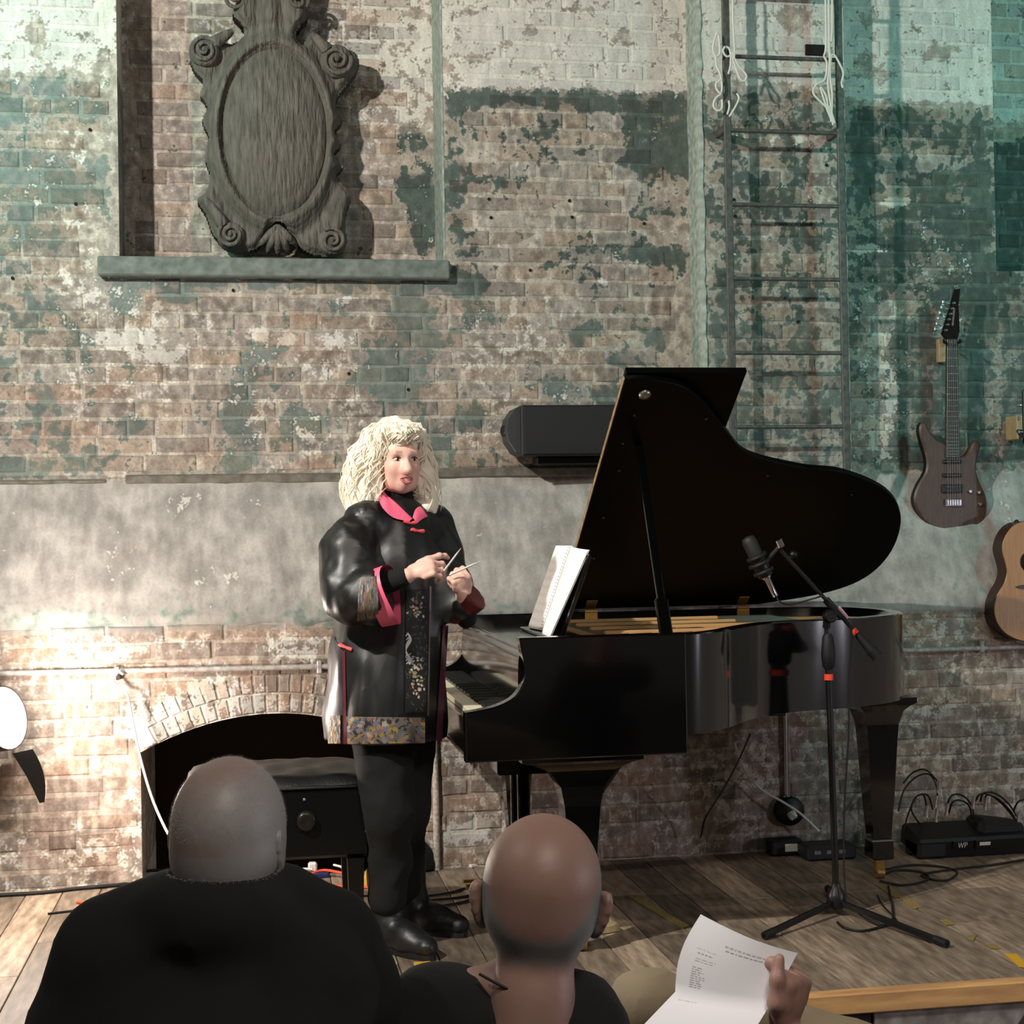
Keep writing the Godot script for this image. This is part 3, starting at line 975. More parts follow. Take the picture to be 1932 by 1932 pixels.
func _ready() -> void:
	# camera
	view = Basis.from_euler(Vector3(atan(34.0 / FOCAL), -deg_to_rad(9.65), -deg_to_rad(0.97)))
	var cam := Camera3D.new()
	cam.name = "camera"
	add_child(cam)
	cam.transform = Transform3D(view, EYE)
	cam.fov = rad_to_deg(2.0 * atan(966.0 / FOCAL))
	cam.near = 0.05
	cam.far = 60.0
	cam.current = true
	# surroundings: a closed room, no sky
	var env := Environment.new()
	env.background_mode = Environment.BG_COLOR
	env.background_color = Color.BLACK
	env.tonemap_mode = Environment.TONE_MAPPER_LINEAR
	env.tonemap_exposure = 1.0
	env.sdfgi_enabled = true
	env.ssao_enabled = true
	env.ssil_enabled = true
	var we := WorldEnvironment.new()
	we.name = "surroundings"
	we.environment = env
	add_child(we)
	materials()
	# lamps over the audience and the stage
	stage_lamp("stage_lamp", "black theatre can with warm white beam above the audience", Vector3(-2.15, 3.9, 3.7), Vector3(0.6, 1.6, 0.2), Color(1.0, 0.975, 0.94), 26.0, 52.0, 0.06, 0.4)
	stage_lamp("cyan_lamp", "black theatre can with cyan beam aimed at the upper niche wall", Vector3(-2.9, 4.2, 2.4), Vector3(-1.5, 3.4, 0.0), Color(0.25, 0.95, 0.9), 7.5, 24.0, 0.06, 0.8)
	stage_lamp("cyan_lamp", "black theatre can with cyan beam aimed towards the hanging guitars", Vector3(4.55, 4.0, 3.6), Vector3(3.25, 2.6, 0.0), Color(0.3, 0.88, 0.84), 8.5, 34.0, 0.3, 1.0)
	var o := thing("added_fill_panel", "added square fill panel on the unseen ceiling over the audience", "fill light", Vector3(0.9, 5.1, 6.9))  # added out of view as soft fill for listeners and room
	var mb := MB.new()
	mb.box(Vector3(0, 0.02, 0), Vector3(1.25, 0.05, 1.25), 0.005)
	put("frame", mb.done(), M.black_metal, o)
	mb = MB.new()
	mb.box(Vector3(0, -0.008, 0), Vector3(1.2, 0.006, 1.2))
	var glow := mat(Color(0.8, 0.8, 0.8), 0.5)
	glow.emission_enabled = true
	glow.emission = Color(1, 0.95, 0.9)
	glow.emission_energy_multiplier = 0.6
	put("diffuser", mb.done(), glow, o)
	var area := AreaLight3D.new()
	area.name = "panel_glow"
	o.add_child(area)
	area.position = Vector3(0, -0.02, 0)
	area.rotation = Vector3(-PI / 2, 0, 0)
	area.area_size = Vector2(1.2, 1.2)
	area.light_color = Color(1, 0.95, 0.9)
	area.light_energy = 17.0
	area.area_range = 20.0
	area.shadow_enabled = true
	# unseen lamp, added so that the piano side mirrors something bright
	o = thing("added_sconce", "added frosted lamp on the unseen side wall for the piano reflection", "wall lamp", Vector3(5.3, 1.0, 4.3))
	mb = MB.new()
	mb.box(Vector3(0.03, 0, 0), Vector3(0.04, 0.2, 0.12), 0.01)
	put("back_plate", mb.done(), M.black_metal, o)
	mb = MB.new()
	mb.lathe([Vector2(0.05, -0.16), Vector2(0.09, -0.1), Vector2(0.1, 0.0), Vector2(0.09, 0.1), Vector2(0.05, 0.16)], 18, Transform3D(Basis.IDENTITY, Vector3(-0.1, 0, 0)))
	put("shade", mb.done(), glow, o)
	var bulb := OmniLight3D.new()
	bulb.name = "bulb_light"
	o.add_child(bulb)
	bulb.position = Vector3(-0.1, 0, 0)
	bulb.light_color = Color(0.94, 0.93, 1.0)
	bulb.light_energy = 2.4
	bulb.light_size = 0.08
	bulb.omni_range = 20.0
	bulb.omni_attenuation = 2.0
	bulb.shadow_enabled = true
	# the place, then its things
	build_room()
	build_walls()
	materials_more()
	materials_wall()
	build_piano()
	build_bench()
	build_mic()
	build_cartouche()
	build_ladder()
	build_speaker()
	build_electric()
	build_acoustic()
	build_services()
	materials_people()
	build_woman()
	build_audience()
	materials_clutter()
	build_clutter()

func materials() -> void:
	rng.seed = 1
	M.black_metal = mat(Color(0.03, 0.03, 0.032), 0.45)
	M.pale_green = grained(Color(0.4, 0.46, 0.43), Color(0.66, 0.71, 0.66), 0.03, 4, Vector3.ONE * 3.0, 0.8)  # green kept pale to stand for key light on left-facing sides
	M.sill = grained(Color(0.3, 0.34, 0.32), Color(0.46, 0.5, 0.47), 0.03, 5, Vector3.ONE * 2.0, 0.8)
	M.string = grained(Color(0.3, 0.29, 0.26), Color(0.46, 0.44, 0.4), 0.04, 6, Vector3.ONE * 2.0, 0.9)
	M.render = null  # set with the wall maps
	M.recess = mat(Color(0.4, 0.33, 0.29), 0.95)
	M.hole_shade = mat(Color(0.05, 0.05, 0.052), 0.95)  # even black standing for the shade inside holes
	M.hall_floor = mat(Color(0.22, 0.19, 0.17), 0.7)
	M.hall_wall = mat(Color(0.66, 0.64, 0.63), 0.9)
	M.hall_ceiling = mat(Color(0.2, 0.18, 0.17), 0.9)
	M.under_stage = mat(Color(0.16, 0.13, 0.11), 0.85)
	M.riser = grained(Color(0.45, 0.42, 0.4), Color(0.75, 0.73, 0.7), 0.03, 8, Vector3.ONE * 1.5, 0.9)
	M.beam = grained(Color(0.62, 0.46, 0.3), Color(0.82, 0.65, 0.42), 0.02, 9, Vector3(0.6, 4, 4), 0.7)
	M.boards = []
	for i in 6:
		var k: float = [0.75, 0.9, 1.0, 1.12, 0.65, 0.85][i]
		M.boards.append(grained(Color(0.42 * k, 0.365 * k, 0.305 * k), Color(0.68 * k, 0.61 * k, 0.525 * k), 0.012, 30 + i, Vector3(9, 9, 1.6), 0.6))

# ---------------------------------------------------------------- grand piano
const P_FAR := 0.262
const P_NEAR := 1.622
func piano_leg(top_y: float, long_x: float, long_z: float, foot: float) -> ArrayMesh:
	# square tapering leg with a spreading bracket head
	var mb := MB.new()
	var rings: Array = []
	for q in [[0.075, 0.036], [0.08, 0.04], [0.14, 0.04], [0.15, 0.034], [0.32, 0.046], [top_y - 0.16, 0.056], [top_y - 0.1, 0.064], [top_y - 0.05, 0.088], [top_y - 0.028, 0.125], [top_y - 0.02, 0.15], [top_y, 0.15]]:
		var r := PackedVector3Array()
		var wx: float = q[1] if q[1] < 0.06 else lerpf(0.056, long_x, (q[1] - 0.056) / 0.094)
		var wz: float = q[1] if q[1] < 0.06 else lerpf(0.056, long_z, (q[1] - 0.056) / 0.094)
		for k in [[1, 1], [1, -1], [-1, -1], [-1, 1]]: r.append(Vector3(k[0] * wx, q[0], k[1] * wz))
		rings.append(r)
	mb.smooth(false)
	for i in rings.size() - 1: mb.ring_join(rings[i], rings[i + 1])
	mb.fan(rings[0], false)
	mb.fan(rings[-1], true)
	return mb.done()

func build_piano() -> void:
	var o := thing("grand_piano", "black polished grand piano with raised lid standing beside the woman", "piano")
	var black: Material = M.lacquer
	# plan of the case, x along the strings, w from the hinge side
	var outline := curve2([Vector2(2.0, 0.0), Vector2(2.22, 0.055), Vector2(2.35, 0.18), Vector2(2.385, 0.36), Vector2(2.35, 0.58), Vector2(2.24, 0.735), Vector2(2.06, 0.845), Vector2(1.88, 0.888), Vector2(1.70, 0.965), Vector2(1.585, 1.085), Vector2(1.46, 1.25), Vector2(1.36, 1.335), Vector2(1.25, 1.36)], 6)
	var path := PackedVector2Array([Vector2(1.0, 0.0), Vector2(1.5, 0.0)])
	path.append_array(outline)
	path.append(Vector2(1.15, 1.36))
	var n := path.size()
	var inner := PackedVector2Array()
	for i in n:
		var t := (path[mini(i + 1, n - 1)] - path[maxi(i - 1, 0)]).normalized()
		inner.append(path[i] + Vector2(-t.y, t.x) * 0.05)
	var mb := MB.new()
	mb.smooth(true)
	var lo := 0.672
	var hi := 0.98
	for i in n - 1:
		var a := path[i]; var b := path[i + 1]; var c := inner[i + 1]; var d := inner[i]
		var low := func(p: Vector2) -> Vector3: return Vector3(p.x, lo, P_FAR + p.y)
		var top := func(p: Vector2) -> Vector3: return Vector3(p.x, hi - 0.004, P_FAR + p.y)
		var rim := func(p: Vector2, q: Vector2) -> Vector3: return Vector3(lerpf(p.x, q.x, 0.09), hi, P_FAR + lerpf(p.y, q.y, 0.09))
		mb.smooth(true, 1)
		mb.quad(low.call(b), low.call(a), top.call(a), top.call(b))
		mb.smooth(true, 2)
		mb.quad(top.call(b), top.call(a), rim.call(a, d), rim.call(b, c))
		mb.smooth(true, 3)
		mb.quad(rim.call(b, c), rim.call(a, d), rim.call(d, a), rim.call(c, b))
		mb.smooth(true, 4)
		mb.quad(rim.call(c, b), rim.call(d, a), top.call(d), top.call(c))
		mb.quad(top.call(c), top.call(d), low.call(d), low.call(c))
		mb.smooth(true, 5)
		mb.quad(low.call(a), low.call(b), low.call(c), low.call(d))
	put("rim", mb.done(), black, o)
	# bottom board that closes the case and two belly rails
	mb = MB.new()
	var floor_poly := inner.duplicate()
	mb.extrude(floor_poly, 0.0, 0.02, Transform3D(Basis(Vector3(1, 0, 0), Vector3(0, 0, 1), Vector3(0, -1, 0)), Vector3(0, lo + 0.05, P_FAR)))
	mb.box(Vector3(1.42, lo + 0.005, 0.85), Vector3(0.08, 0.07, 1.0), 0.004)
	mb.box(Vector3(1.8, lo + 0.005, 0.68), Vector3(0.06, 0.07, 0.7), 0.004)
	put("belly", mb.done(), M.black_paint, o)
	# cheeks at the two ends of the keyboard
	var cheek := PackedVector2Array([Vector2(0.62, 0.615), Vector2(1.3, 0.615), Vector2(1.302, 0.68), Vector2(1.302, 0.9815)])
	cheek.append_array(curve2([Vector2(0.786, 0.9815), Vector2(0.792, 0.945), Vector2(0.803, 0.885), Vector2(0.795, 0.845), Vector2(0.768, 0.806), Vector2(0.72, 0.782), Vector2(0.665, 0.77), Vector2(0.62, 0.764)], 4))
	mb = MB.new()
	mb.extrude(cheek, P_NEAR - 0.052, P_NEAR + 0.004, Transform3D.IDENTITY, 0.004)
	put("cheek", mb.done(), black, o)
	mb = MB.new()
	mb.extrude(cheek, P_FAR, P_FAR + 0.052, Transform3D.IDENTITY, 0.004)
	put("cheek", mb.done(), black, o)
	# key bed, key slip, fallboard, shelf
	mb = MB.new()
	mb.box(Vector3(0.97, 0.66, 0.942), Vector3(0.66, 0.09, 1.25), 0.004)
	put("key_bed", mb.done(), black, o)
	mb = MB.new()
	mb.box(Vector3(0.635, 0.69, 0.942), Vector3(0.022, 0.105, 1.25), 0.004)
	put("key_slip", mb.done(), black, o)
	mb = MB.new()
	var fb := curve2([Vector2(0.775, 0.755), Vector2(0.788, 0.775), Vector2(0.79, 0.83), Vector2(0.792, 0.9), Vector2(0.8, 0.93), Vector2(0.83, 0.935), Vector2(0.83, 0.755)], 3)
	mb.extrude(fb, P_FAR + 0.054, P_NEAR - 0.054, Transform3D.IDENTITY, 0.0, true)
	put("fallboard", mb.done(), black, o)
	mb = MB.new()
	mb.box(Vector3(0.945, 0.938, 0.942), Vector3(0.28, 0.016, 1.25), 0.003)
	put("desk_shelf", mb.done(), black, o)
	# keys
	var pitch := 1.226 / 52.0
	var key_white := MB.new()
	key_white.box(Vector3(0, 0, 0), Vector3(0.15, 0.02, pitch - 0.001), 0.002)
	var white_mesh := key_white.done()
	var key_black := MB.new()
	key_black.box(Vector3(0, 0, 0), Vector3(0.095, 0.012, 0.011), 0.003)
	var black_mesh := key_black.done()
	for i in 52:
		var z := P_FAR + 0.068 + pitch * (i + 0.5)
		put("white_key", white_mesh, M.ivory, o).position = Vector3(0.718, 0.752, z)
		if i < 51 and (i % 7) in [0, 2, 3, 5, 6]: put("black_key", black_mesh, M.black_paint, o).position = Vector3(0.74, 0.767, z + pitch / 2)
	# iron plate and soundboard inside the case
	var inside := PackedVector2Array()
	for p in inner: inside.append(p)
	inside[0].x = 1.1
	inside[-1].x = 1.1
	mb = MB.new()
	mb.extrude(inside, 0.0, 0.02, Transform3D(Basis(Vector3(1, 0, 0), Vector3(0, 0, 1), Vector3(0, -1, 0)), Vector3(0, 0.945, P_FAR)))
	put("iron_plate", mb.done(), M.plate, o)
	for i in 4:
		mb = MB.new()
		mb.box(Vector3(1.45, 0.95, P_FAR + 0.25 + i * 0.22), Vector3(0.6, 0.03, 0.025), 0.006)
		put("plate_strut", mb.done(), M.plate, o)
	mb = MB.new()
	for i in 40: mb.rod(Vector3(1.12, 0.955, P_FAR + 0.12 + i * 0.028), Vector3(1.5 + (0.5 if i < 20 else 0.1 - i * 0.002), 0.955, P_FAR + 0.1 + i * 0.024), 0.0009, 4)
	put("strings", mb.done(), M.steel, o)
	# music desk
	mb = MB.new()
	var lean := Basis(Vector3.BACK, -0.36)
	mb.box(Vector3(1.03, 1.085, 1.02), Vector3(0.014, 0.29, 0.58), 0.003, lean)
	mb.box(Vector3(0.965, 0.953, 1.02), Vector3(0.045, 0.012, 0.56), 0.003)
	put("music_desk", mb.done(), black, o)
	# lid, hinged on the wall side and propped open
	var th := deg_to_rad(35.0)
	var lid_xf := Transform3D(Basis(Vector3(1, 0, 0), Vector3(0, sin(th), cos(th)), Vector3(0, -cos(th), sin(th))), Vector3(0, 0.988, P_FAR))
	var lid_edge := curve2([Vector2(1.99, 0.004), Vector2(2.245, 0.073), Vector2(2.387, 0.182), Vector2(2.434, 0.364), Vector2(2.393, 0.592), Vector2(2.277, 0.759), Vector2(2.08, 0.873), Vector2(1.913, 0.906), Vector2(1.70, 0.984), Vector2(1.594, 1.101), Vector2(1.475, 1.262), Vector2(1.38, 1.345), Vector2(1.28, 1.376)], 6)
	var lid := PackedVector2Array([Vector2(1.186, 0.004)])
	lid.append_array(lid_edge)
	lid.append(Vector2(1.186, 1.38))
	mb = MB.new()
	mb.extrude(lid, -0.022, 0.0, lid_xf, 0.003, true)
	var lid_o := put("lid", mb.done(), M.lid_black, o)
	lid_o.set_meta("label", "raised black piano lid")
	mb = MB.new()
	mb.box(lid_xf * Vector3(1.1835, 0.69, -0.012), Vector3(0.004, 1.37, 0.016), 0.001, lid_xf.basis)
	put("worn_edge", mb.done(), M.bare_wood, lid_o)
	for q in [[1.25, 1.2], [1.255, 0.9], [1.25, 0.62], [1.26, 0.36], [1.5, 1.18], [1.8, 0.86], [2.15, 0.74], [1.24, 1.05]]:
		mb = MB.new()
		mb.lathe([Vector2(0.005, 0.0), Vector2(0.0045, 0.004), Vector2(0.0, 0.006)], 8, Transform3D(lid_xf.basis * Basis(Vector3.RIGHT, PI / 2), lid_xf * Vector3(q[0], q[1], 0.0)))
		put("bumper", mb.done(), M.grey_metal, lid_o)
	mb = MB.new()
	mb.lathe([Vector2(0.02, 0.0), Vector2(0.02, 0.01), Vector2(0.008, 0.014)], 12, Transform3D(lid_xf.basis * Basis(Vector3.RIGHT, PI / 2), lid_xf * Vector3(1.262, 1.31, 0.0)))
	put("prop_cup", mb.done(), M.steel, lid_o)
	# front flap folded back onto the lid
	mb = MB.new()
	mb.extrude(PackedVector2Array([Vector2(1.19, 0.004), Vector2(1.592, 0.004), Vector2(1.592, 1.388), Vector2(1.19, 1.388)]), -0.046, -0.0235, lid_xf, 0.003)
	put("lid_flap", mb.done(), M.lid_black, o)
	# prop stick with its thicker lower sleeve
	mb = MB.new()
	var foot := Vector3(1.268, 0.93, 1.545)
	var tip := Vector3(1.294, 1.588, 1.121)
	var b := Basis.looking_at(tip - foot, Vector3.RIGHT)
	mb.box((foot + tip) / 2, Vector3(0.012, 0.026, foot.distance_to(tip)), 0.003, b)
	mb.box(foot.lerp(tip, 0.1), Vector3(0.014, 0.044, 0.2), 0.005, b)
	put("lid_prop", mb.done(), black, o)
	# brass hinges
	for x in [1.3, 1.915]:
		mb = MB.new()
		mb.box(Vector3(x, 0.962, P_FAR + 0.052), Vector3(0.05, 0.034, 0.004), 0.001)
		mb.box(lid_xf * Vector3(x + 0.004, 0.042, 0.004), Vector3(0.042, 0.06, 0.004), 0.001, lid_xf.basis)
		mb.rod(Vector3(x - 0.025, 0.984, P_FAR + 0.054), Vector3(x + 0.025, 0.984, P_FAR + 0.054), 0.005)
		put("hinge", mb.done(), M.brass, o)
	# legs with casters
	for q in [[0.99, 1.485, 0.615, 0.19, 0.075], [0.975, 0.42, 0.615, 0.11, 0.075], [2.262, 0.79, 0.672, 0.115, 0.1]]:
		var leg := put("leg", piano_leg(q[2], q[3], q[4], 0.0), black, o)
		leg.position = Vector3(q[0], 0.0, q[1])
		mb = MB.new()
		mb.box(Vector3(0, 0.146, 0), Vector3(0.086, 0.009, 0.086), 0.002)
		put("ferrule", mb.done(), M.steel, leg)
		mb = MB.new()
		mb.rod(Vector3(-0.014, 0.022, 0.0), Vector3(0.014, 0.022, 0.0), 0.022, 14)
		mb.box(Vector3(0, 0.05, 0), Vector3(0.036, 0.052, 0.03), 0.004)
		put("caster", mb.done(), M.brass, leg)
	# pedal lyre and its braces
	mb = MB.new()
	mb.box(Vector3(0.9, 0.55, 0.93), Vector3(0.2, 0.13, 0.3), 0.006)
	for z in [0.86, 1.0]: mb.box(Vector3(0.9, 0.33, z), Vector3(0.04, 0.36, 0.035), 0.006)
	mb.box(Vector3(0.9, 0.125, 0.93), Vector3(0.16, 0.07, 0.26), 0.006)
	put("pedal_lyre", mb.done(), black, o)
	for z in [0.86, 0.93, 1.0]:
		mb = MB.new()
		mb.box(Vector3(0.77, 0.09, z), Vector3(0.13, 0.01, 0.022), 0.003)
		put("pedal", mb.done(), M.brass, o)
	for z in [0.82, 1.04]:
		mb = MB.new()
		mb.rod(Vector3(0.96, 0.14, z), Vector3(1.36, 0.68, z), 0.012, 8)
		put("lyre_brace", mb.done(), black, o)
	# open score on the desk
	var pages: Array = [[], []]
	var book := thing("music_book", "open white music score leaning on the piano music desk", "music book")
	for side in 2:
		var rows: Array = []
		for j in 9:
			var line := PackedVector3Array()
			for i in 9:
				var u := i / 8.0
				var v := j / 8.0
				var zz := 0.75 + (u * 0.26 if side == 0 else 0.265 + u * 0.27)
				var bow := 0.016 * sin(PI * u) + (0.03 * u * u * v if side == 1 else 0.0)
				line.append(Vector3(0.972 + 0.105 * (1.0 - v) - bow, 0.962 + 0.285 * (1.0 - v) - 0.012 * u * (1 if side == 1 else 0), zz))
			rows.append(line)
		mb = MB.new()
		mb.patch(rows)
		put("page", mb.done(), M.score, book)
		var under: Array = []
		for r in rows:
			var line := PackedVector3Array()
			for p in r: line.append(p + Vector3(0.005, 0.001, 0.0))
			under.append(line)
		mb = MB.new()
		mb.patch(under)
		put("under_page", mb.done(), M.paper, book)
	mb = MB.new()
	for i in 26:
		var p := Vector3(0.972 + 0.105 * (i + 0.5) / 26.0, 0.964 + 0.285 * (i + 0.5) / 26.0, 1.012)
		mb.rod(p + Vector3(-0.006, 0.0, -0.008), p + Vector3(-0.006, 0.0, 0.008), 0.0012, 5)
	put("spiral_binding", mb.done(), M.grey_plastic, book)

func build_bench() -> void:
	var o := thing("piano_bench", "black padded piano bench with side knob behind the seated man", "bench")
	var c := Vector3(0.07, 0.0, 1.17)
	var mb := MB.new()
	mb.box(c + Vector3(0, 0.41, 0), Vector3(0.56, 0.22, 0.4), 0.01)
	put("apron", mb.done(), M.lacquer_soft, o)
	# tufted cushion
	var rows: Array = []
	for j in 25:
		var line := PackedVector3Array()
		for i in 33:
			var u := i / 32.0 * 2.0 - 1.0
			var v := j / 24.0 * 2.0 - 1.0
			var e := (1.0 - pow(absf(u), 6.0)) * (1.0 - pow(absf(v), 6.0))
			var puff := 0.5 + 0.5 * cos(u * 9.4) * cos(v * 6.3)
			line.append(c + Vector3(u * 0.285, 0.52 + 0.05 * pow(maxf(e, 0.0), 0.4) - 0.014 * (1.0 - puff) * e, v * 0.21))
		rows.append(line)
	mb = MB.new()
	mb.patch(rows)
	mb.box(c + Vector3(0, 0.522, 0), Vector3(0.57, 0.012, 0.42), 0.005)
	put("cushion", mb.done(), M.leather, o)
	for q in [[0.235, 0.185], [0.235, -0.185], [-0.235, 0.185], [-0.235, -0.185]]:
		mb = MB.new()
		var leg: Array = []
		for k in [[0.0, 0.017], [0.045, 0.022], [0.06, 0.019], [0.3, 0.026]]:
			var r := PackedVector3Array()
			for s in [[1, 1], [1, -1], [-1, -1], [-1, 1]]: r.append(c + Vector3(q[0] + s[0] * k[1], k[0], q[1] + s[1] * k[1]))
			leg.append(r)
		for i in 3: mb.ring_join(leg[i], leg[i + 1])
		mb.fan(leg[0], false)
		put("leg", mb.done(), M.lacquer_soft, o)
	for x in [0.085]:
		mb = MB.new()
		mb.lathe([Vector2(0.03, 0.0), Vector2(0.03, 0.016), Vector2(0.024, 0.022), Vector2(0.012, 0.02), Vector2(0.0, 0.018)], 18, Transform3D(Basis(Vector3.RIGHT, PI / 2), c + Vector3(x, 0.42, 0.2)))
		put("knob", mb.done(), M.knob, o)
	for q in [[0.27, 0.47], [0.27, 0.43], [0.27, 0.38], [0.08, 0.485]]:
		mb = MB.new()
		mb.ball(c + Vector3(q[0], q[1], 0.2), Vector3.ONE * 0.006, 8)
		put("stud", mb.done(), M.steel, o)

func build_mic() -> void:
	var o := thing("microphone_stand", "black boom microphone stand with orange rings beside the piano", "mic stand")
	var foot := Vector3(1.912, 0.0, 1.255)
	var mb := MB.new()
	mb.rod(foot + Vector3(0, 0.03, 0), foot + Vector3(-0.012, 0.83, 0), 0.011, 12)
	mb.rod(foot + Vector3(-0.013, 0.8, 0), foot + Vector3(-0.016, 0.99, 0), 0.008, 12)
	put("pole", mb.done(), M.black_metal, o)
	mb = MB.new()
	mb.lathe([Vector2(0.012, 0.0), Vector2(0.02, 0.01), Vector2(0.024, 0.05), Vector2(0.018, 0.11), Vector2(0.012, 0.12)], 14, Transform3D(Basis.IDENTITY, foot + Vector3(-0.012, 0.82, 0)))
	put("grip", mb.done(), M.rubber, o)
	mb = MB.new()
	mb.lathe([Vector2(0.015, 0.0), Vector2(0.015, 0.02)], 14, Transform3D(Basis.IDENTITY, foot + Vector3(-0.012, 0.785, 0)))
	put("orange_ring", mb.done(), M.orange, o)
	mb = MB.new()
	mb.lathe([Vector2(0.02, 0.0), Vector2(0.034, 0.012), Vector2(0.03, 0.05), Vector2(0.016, 0.07), Vector2(0.014, 0.085)], 18, Transform3D(Basis.IDENTITY, foot + Vector3(0, 0.022, 0)))
	put("hub", mb.done(), M.grey_metal, o)
	for e in [Vector3(2.085, 0.014, 1.72), Vector3(1.575, 0.014, 1.5), Vector3(2.0, 0.014, 0.95)]:
		mb = MB.new()
		var d: Vector3 = e - (foot + Vector3(0, 0.045, 0))
		mb.box(foot + Vector3(0, 0.045, 0) + d * 0.5, Vector3(0.016, 0.02, d.length()), 0.003, Basis.looking_at(d, Vector3.UP))
		put("leg", mb.done(), M.black_metal, o)
		mb = MB.new()
		mb.rod(e - d.normalized() * 0.05, e, 0.013, 10)
		put("rubber_foot", mb.done(), M.rubber, o)
	# boom
	var j := foot + Vector3(-0.016, 1.0, 0.03)
	var tail := Vector3(2.055, 0.862, 1.3)
	var head := Vector3(1.752, 1.232, 1.2)
	mb = MB.new()
	mb.rod(tail.lerp(head, 0.16), head, 0.0065, 10)
	put("boom", mb.done(), M.black_metal, o)
	mb = MB.new()
	mb.rod(tail, tail.lerp(head, 0.06), 0.02, 14).rod(tail.lerp(head, 0.06), tail.lerp(head, 0.2), 0.019, 14, 0.011)
	put("counterweight", mb.done(), M.rubber, o)
	mb = MB.new()
	mb.rod(tail.lerp(head, 0.21), tail.lerp(head, 0.245), 0.0105, 14)
	put("orange_ring", mb.done(), M.orange, o)
	mb = MB.new()
	mb.lathe([Vector2(0.018, -0.018), Vector2(0.022, -0.012), Vector2(0.022, 0.012), Vector2(0.018, 0.018)], 16, Transform3D(Basis(Vector3.RIGHT, PI / 2), j))
	mb.rod(tail.lerp(head, 0.36), tail.lerp(head, 0.52), 0.013, 12)
	mb.rod(foot + Vector3(-0.016, 0.96, 0), foot + Vector3(-0.016, 1.01, 0.01), 0.013, 12)
	put("clutch", mb.done(), M.black_metal, o)
	mb = MB.new()
	mb.box(tail.lerp(head, 0.4) + Vector3(0.012, 0.0, 0.02), Vector3(0.012, 0.05, 0.004), 0.001, Basis(Vector3.BACK, 0.68))
	put("label_plate", mb.done(), M.pink_plastic, o)
	# microphone in its cradle
	var m := thing("studio_microphone", "black studio microphone on boom pointing into the open piano", "microphone")
	var axis := Vector3(-0.43, 0.9, 0.0).normalized()
	var base := Vector3(1.705, 1.135, 1.205)
	var xf := Transform3D(Basis(Vector3(axis.y, -axis.x, 0), axis, Vector3.BACK), base)
	mb = MB.new()
	mb.lathe([Vector2(0.022, 0.0), Vector2(0.026, 0.005), Vector2(0.027, 0.07), Vector2(0.025, 0.075)], 20, xf)
	put("body", mb.done(), M.black_metal, m)
	mb = MB.new()
	mb.lathe([Vector2(0.025, 0.075), Vector2(0.025, 0.132), Vector2(0.02, 0.145), Vector2(0.0, 0.15)], 20, xf)
	put("grille", mb.done(), M.mesh_grey, m)
	mb = MB.new()
	for q in [[0.012, 0.036], [0.042, 0.04], [0.066, 0.036]]: mb.lathe([Vector2(q[1] - 0.006, q[0]), Vector2(q[1], q[0] + 0.003), Vector2(q[1], q[0] + 0.011), Vector2(q[1] - 0.006, q[0] + 0.014)], 20, xf)
	put("shock_mount", mb.done(), M.rubber, m)
	mb = MB.new()
	mb.lathe([Vector2(0.0095, -0.075), Vector2(0.0095, -0.012), Vector2(0.016, -0.004), Vector2(0.016, 0.0)], 14, xf)
	put("plug", mb.done(), M.chrome, m)
	mb = MB.new()
	mb.box(head + Vector3(0.0, 0.012, 0.012), Vector3(0.022, 0.03, 0.02), 0.003, Basis(Vector3.BACK, 0.4))
	put("mount_clamp", mb.done(), M.chrome, m)
	mb = MB.new()
	mb.rod(head, xf * Vector3(0.035, 0.05, 0.0), 0.008, 10)
	mb.lathe([Vector2(0.0, -0.012), Vector2(0.013, -0.01), Vector2(0.013, 0.01), Vector2(0.0, 0.012)], 12, Transform3D(Basis(Vector3.RIGHT, PI / 2), head.lerp(tail, 0.09) + Vector3(0.022, 0.008, 0.0)))
	put("bracket", mb.done(), M.black_metal, m)
	# cable from the microphone down the stand
	mb = MB.new()
	mb.tube(curve([xf * Vector3(0, -0.07, 0), xf * Vector3(0.004, -0.1, 0.01), Vector3(1.79, 1.04, 1.22), Vector3(1.86, 1.06, 1.25), Vector3(1.878, 1.065, 1.29), Vector3(1.915, 1.02, 1.315), Vector3(1.965, 0.95, 1.3), Vector3(1.962, 0.8, 1.28), Vector3(1.958, 0.6, 1.275), Vector3(1.94, 0.35, 1.27), Vector3(1.935, 0.1, 1.275), Vector3(1.95, 0.03, 1.32), Vector3(1.99, 0.006, 1.43), Vector3(2.06, 0.006, 1.4), Vector3(2.1, 0.006, 1.2), Vector3(2.14, 0.006, 1.06)]), 0.0032, 6)
	tag(put("microphone_cable", mb.done(), M.rubber), "thin black cable running from microphone down the boom stand", "cable")

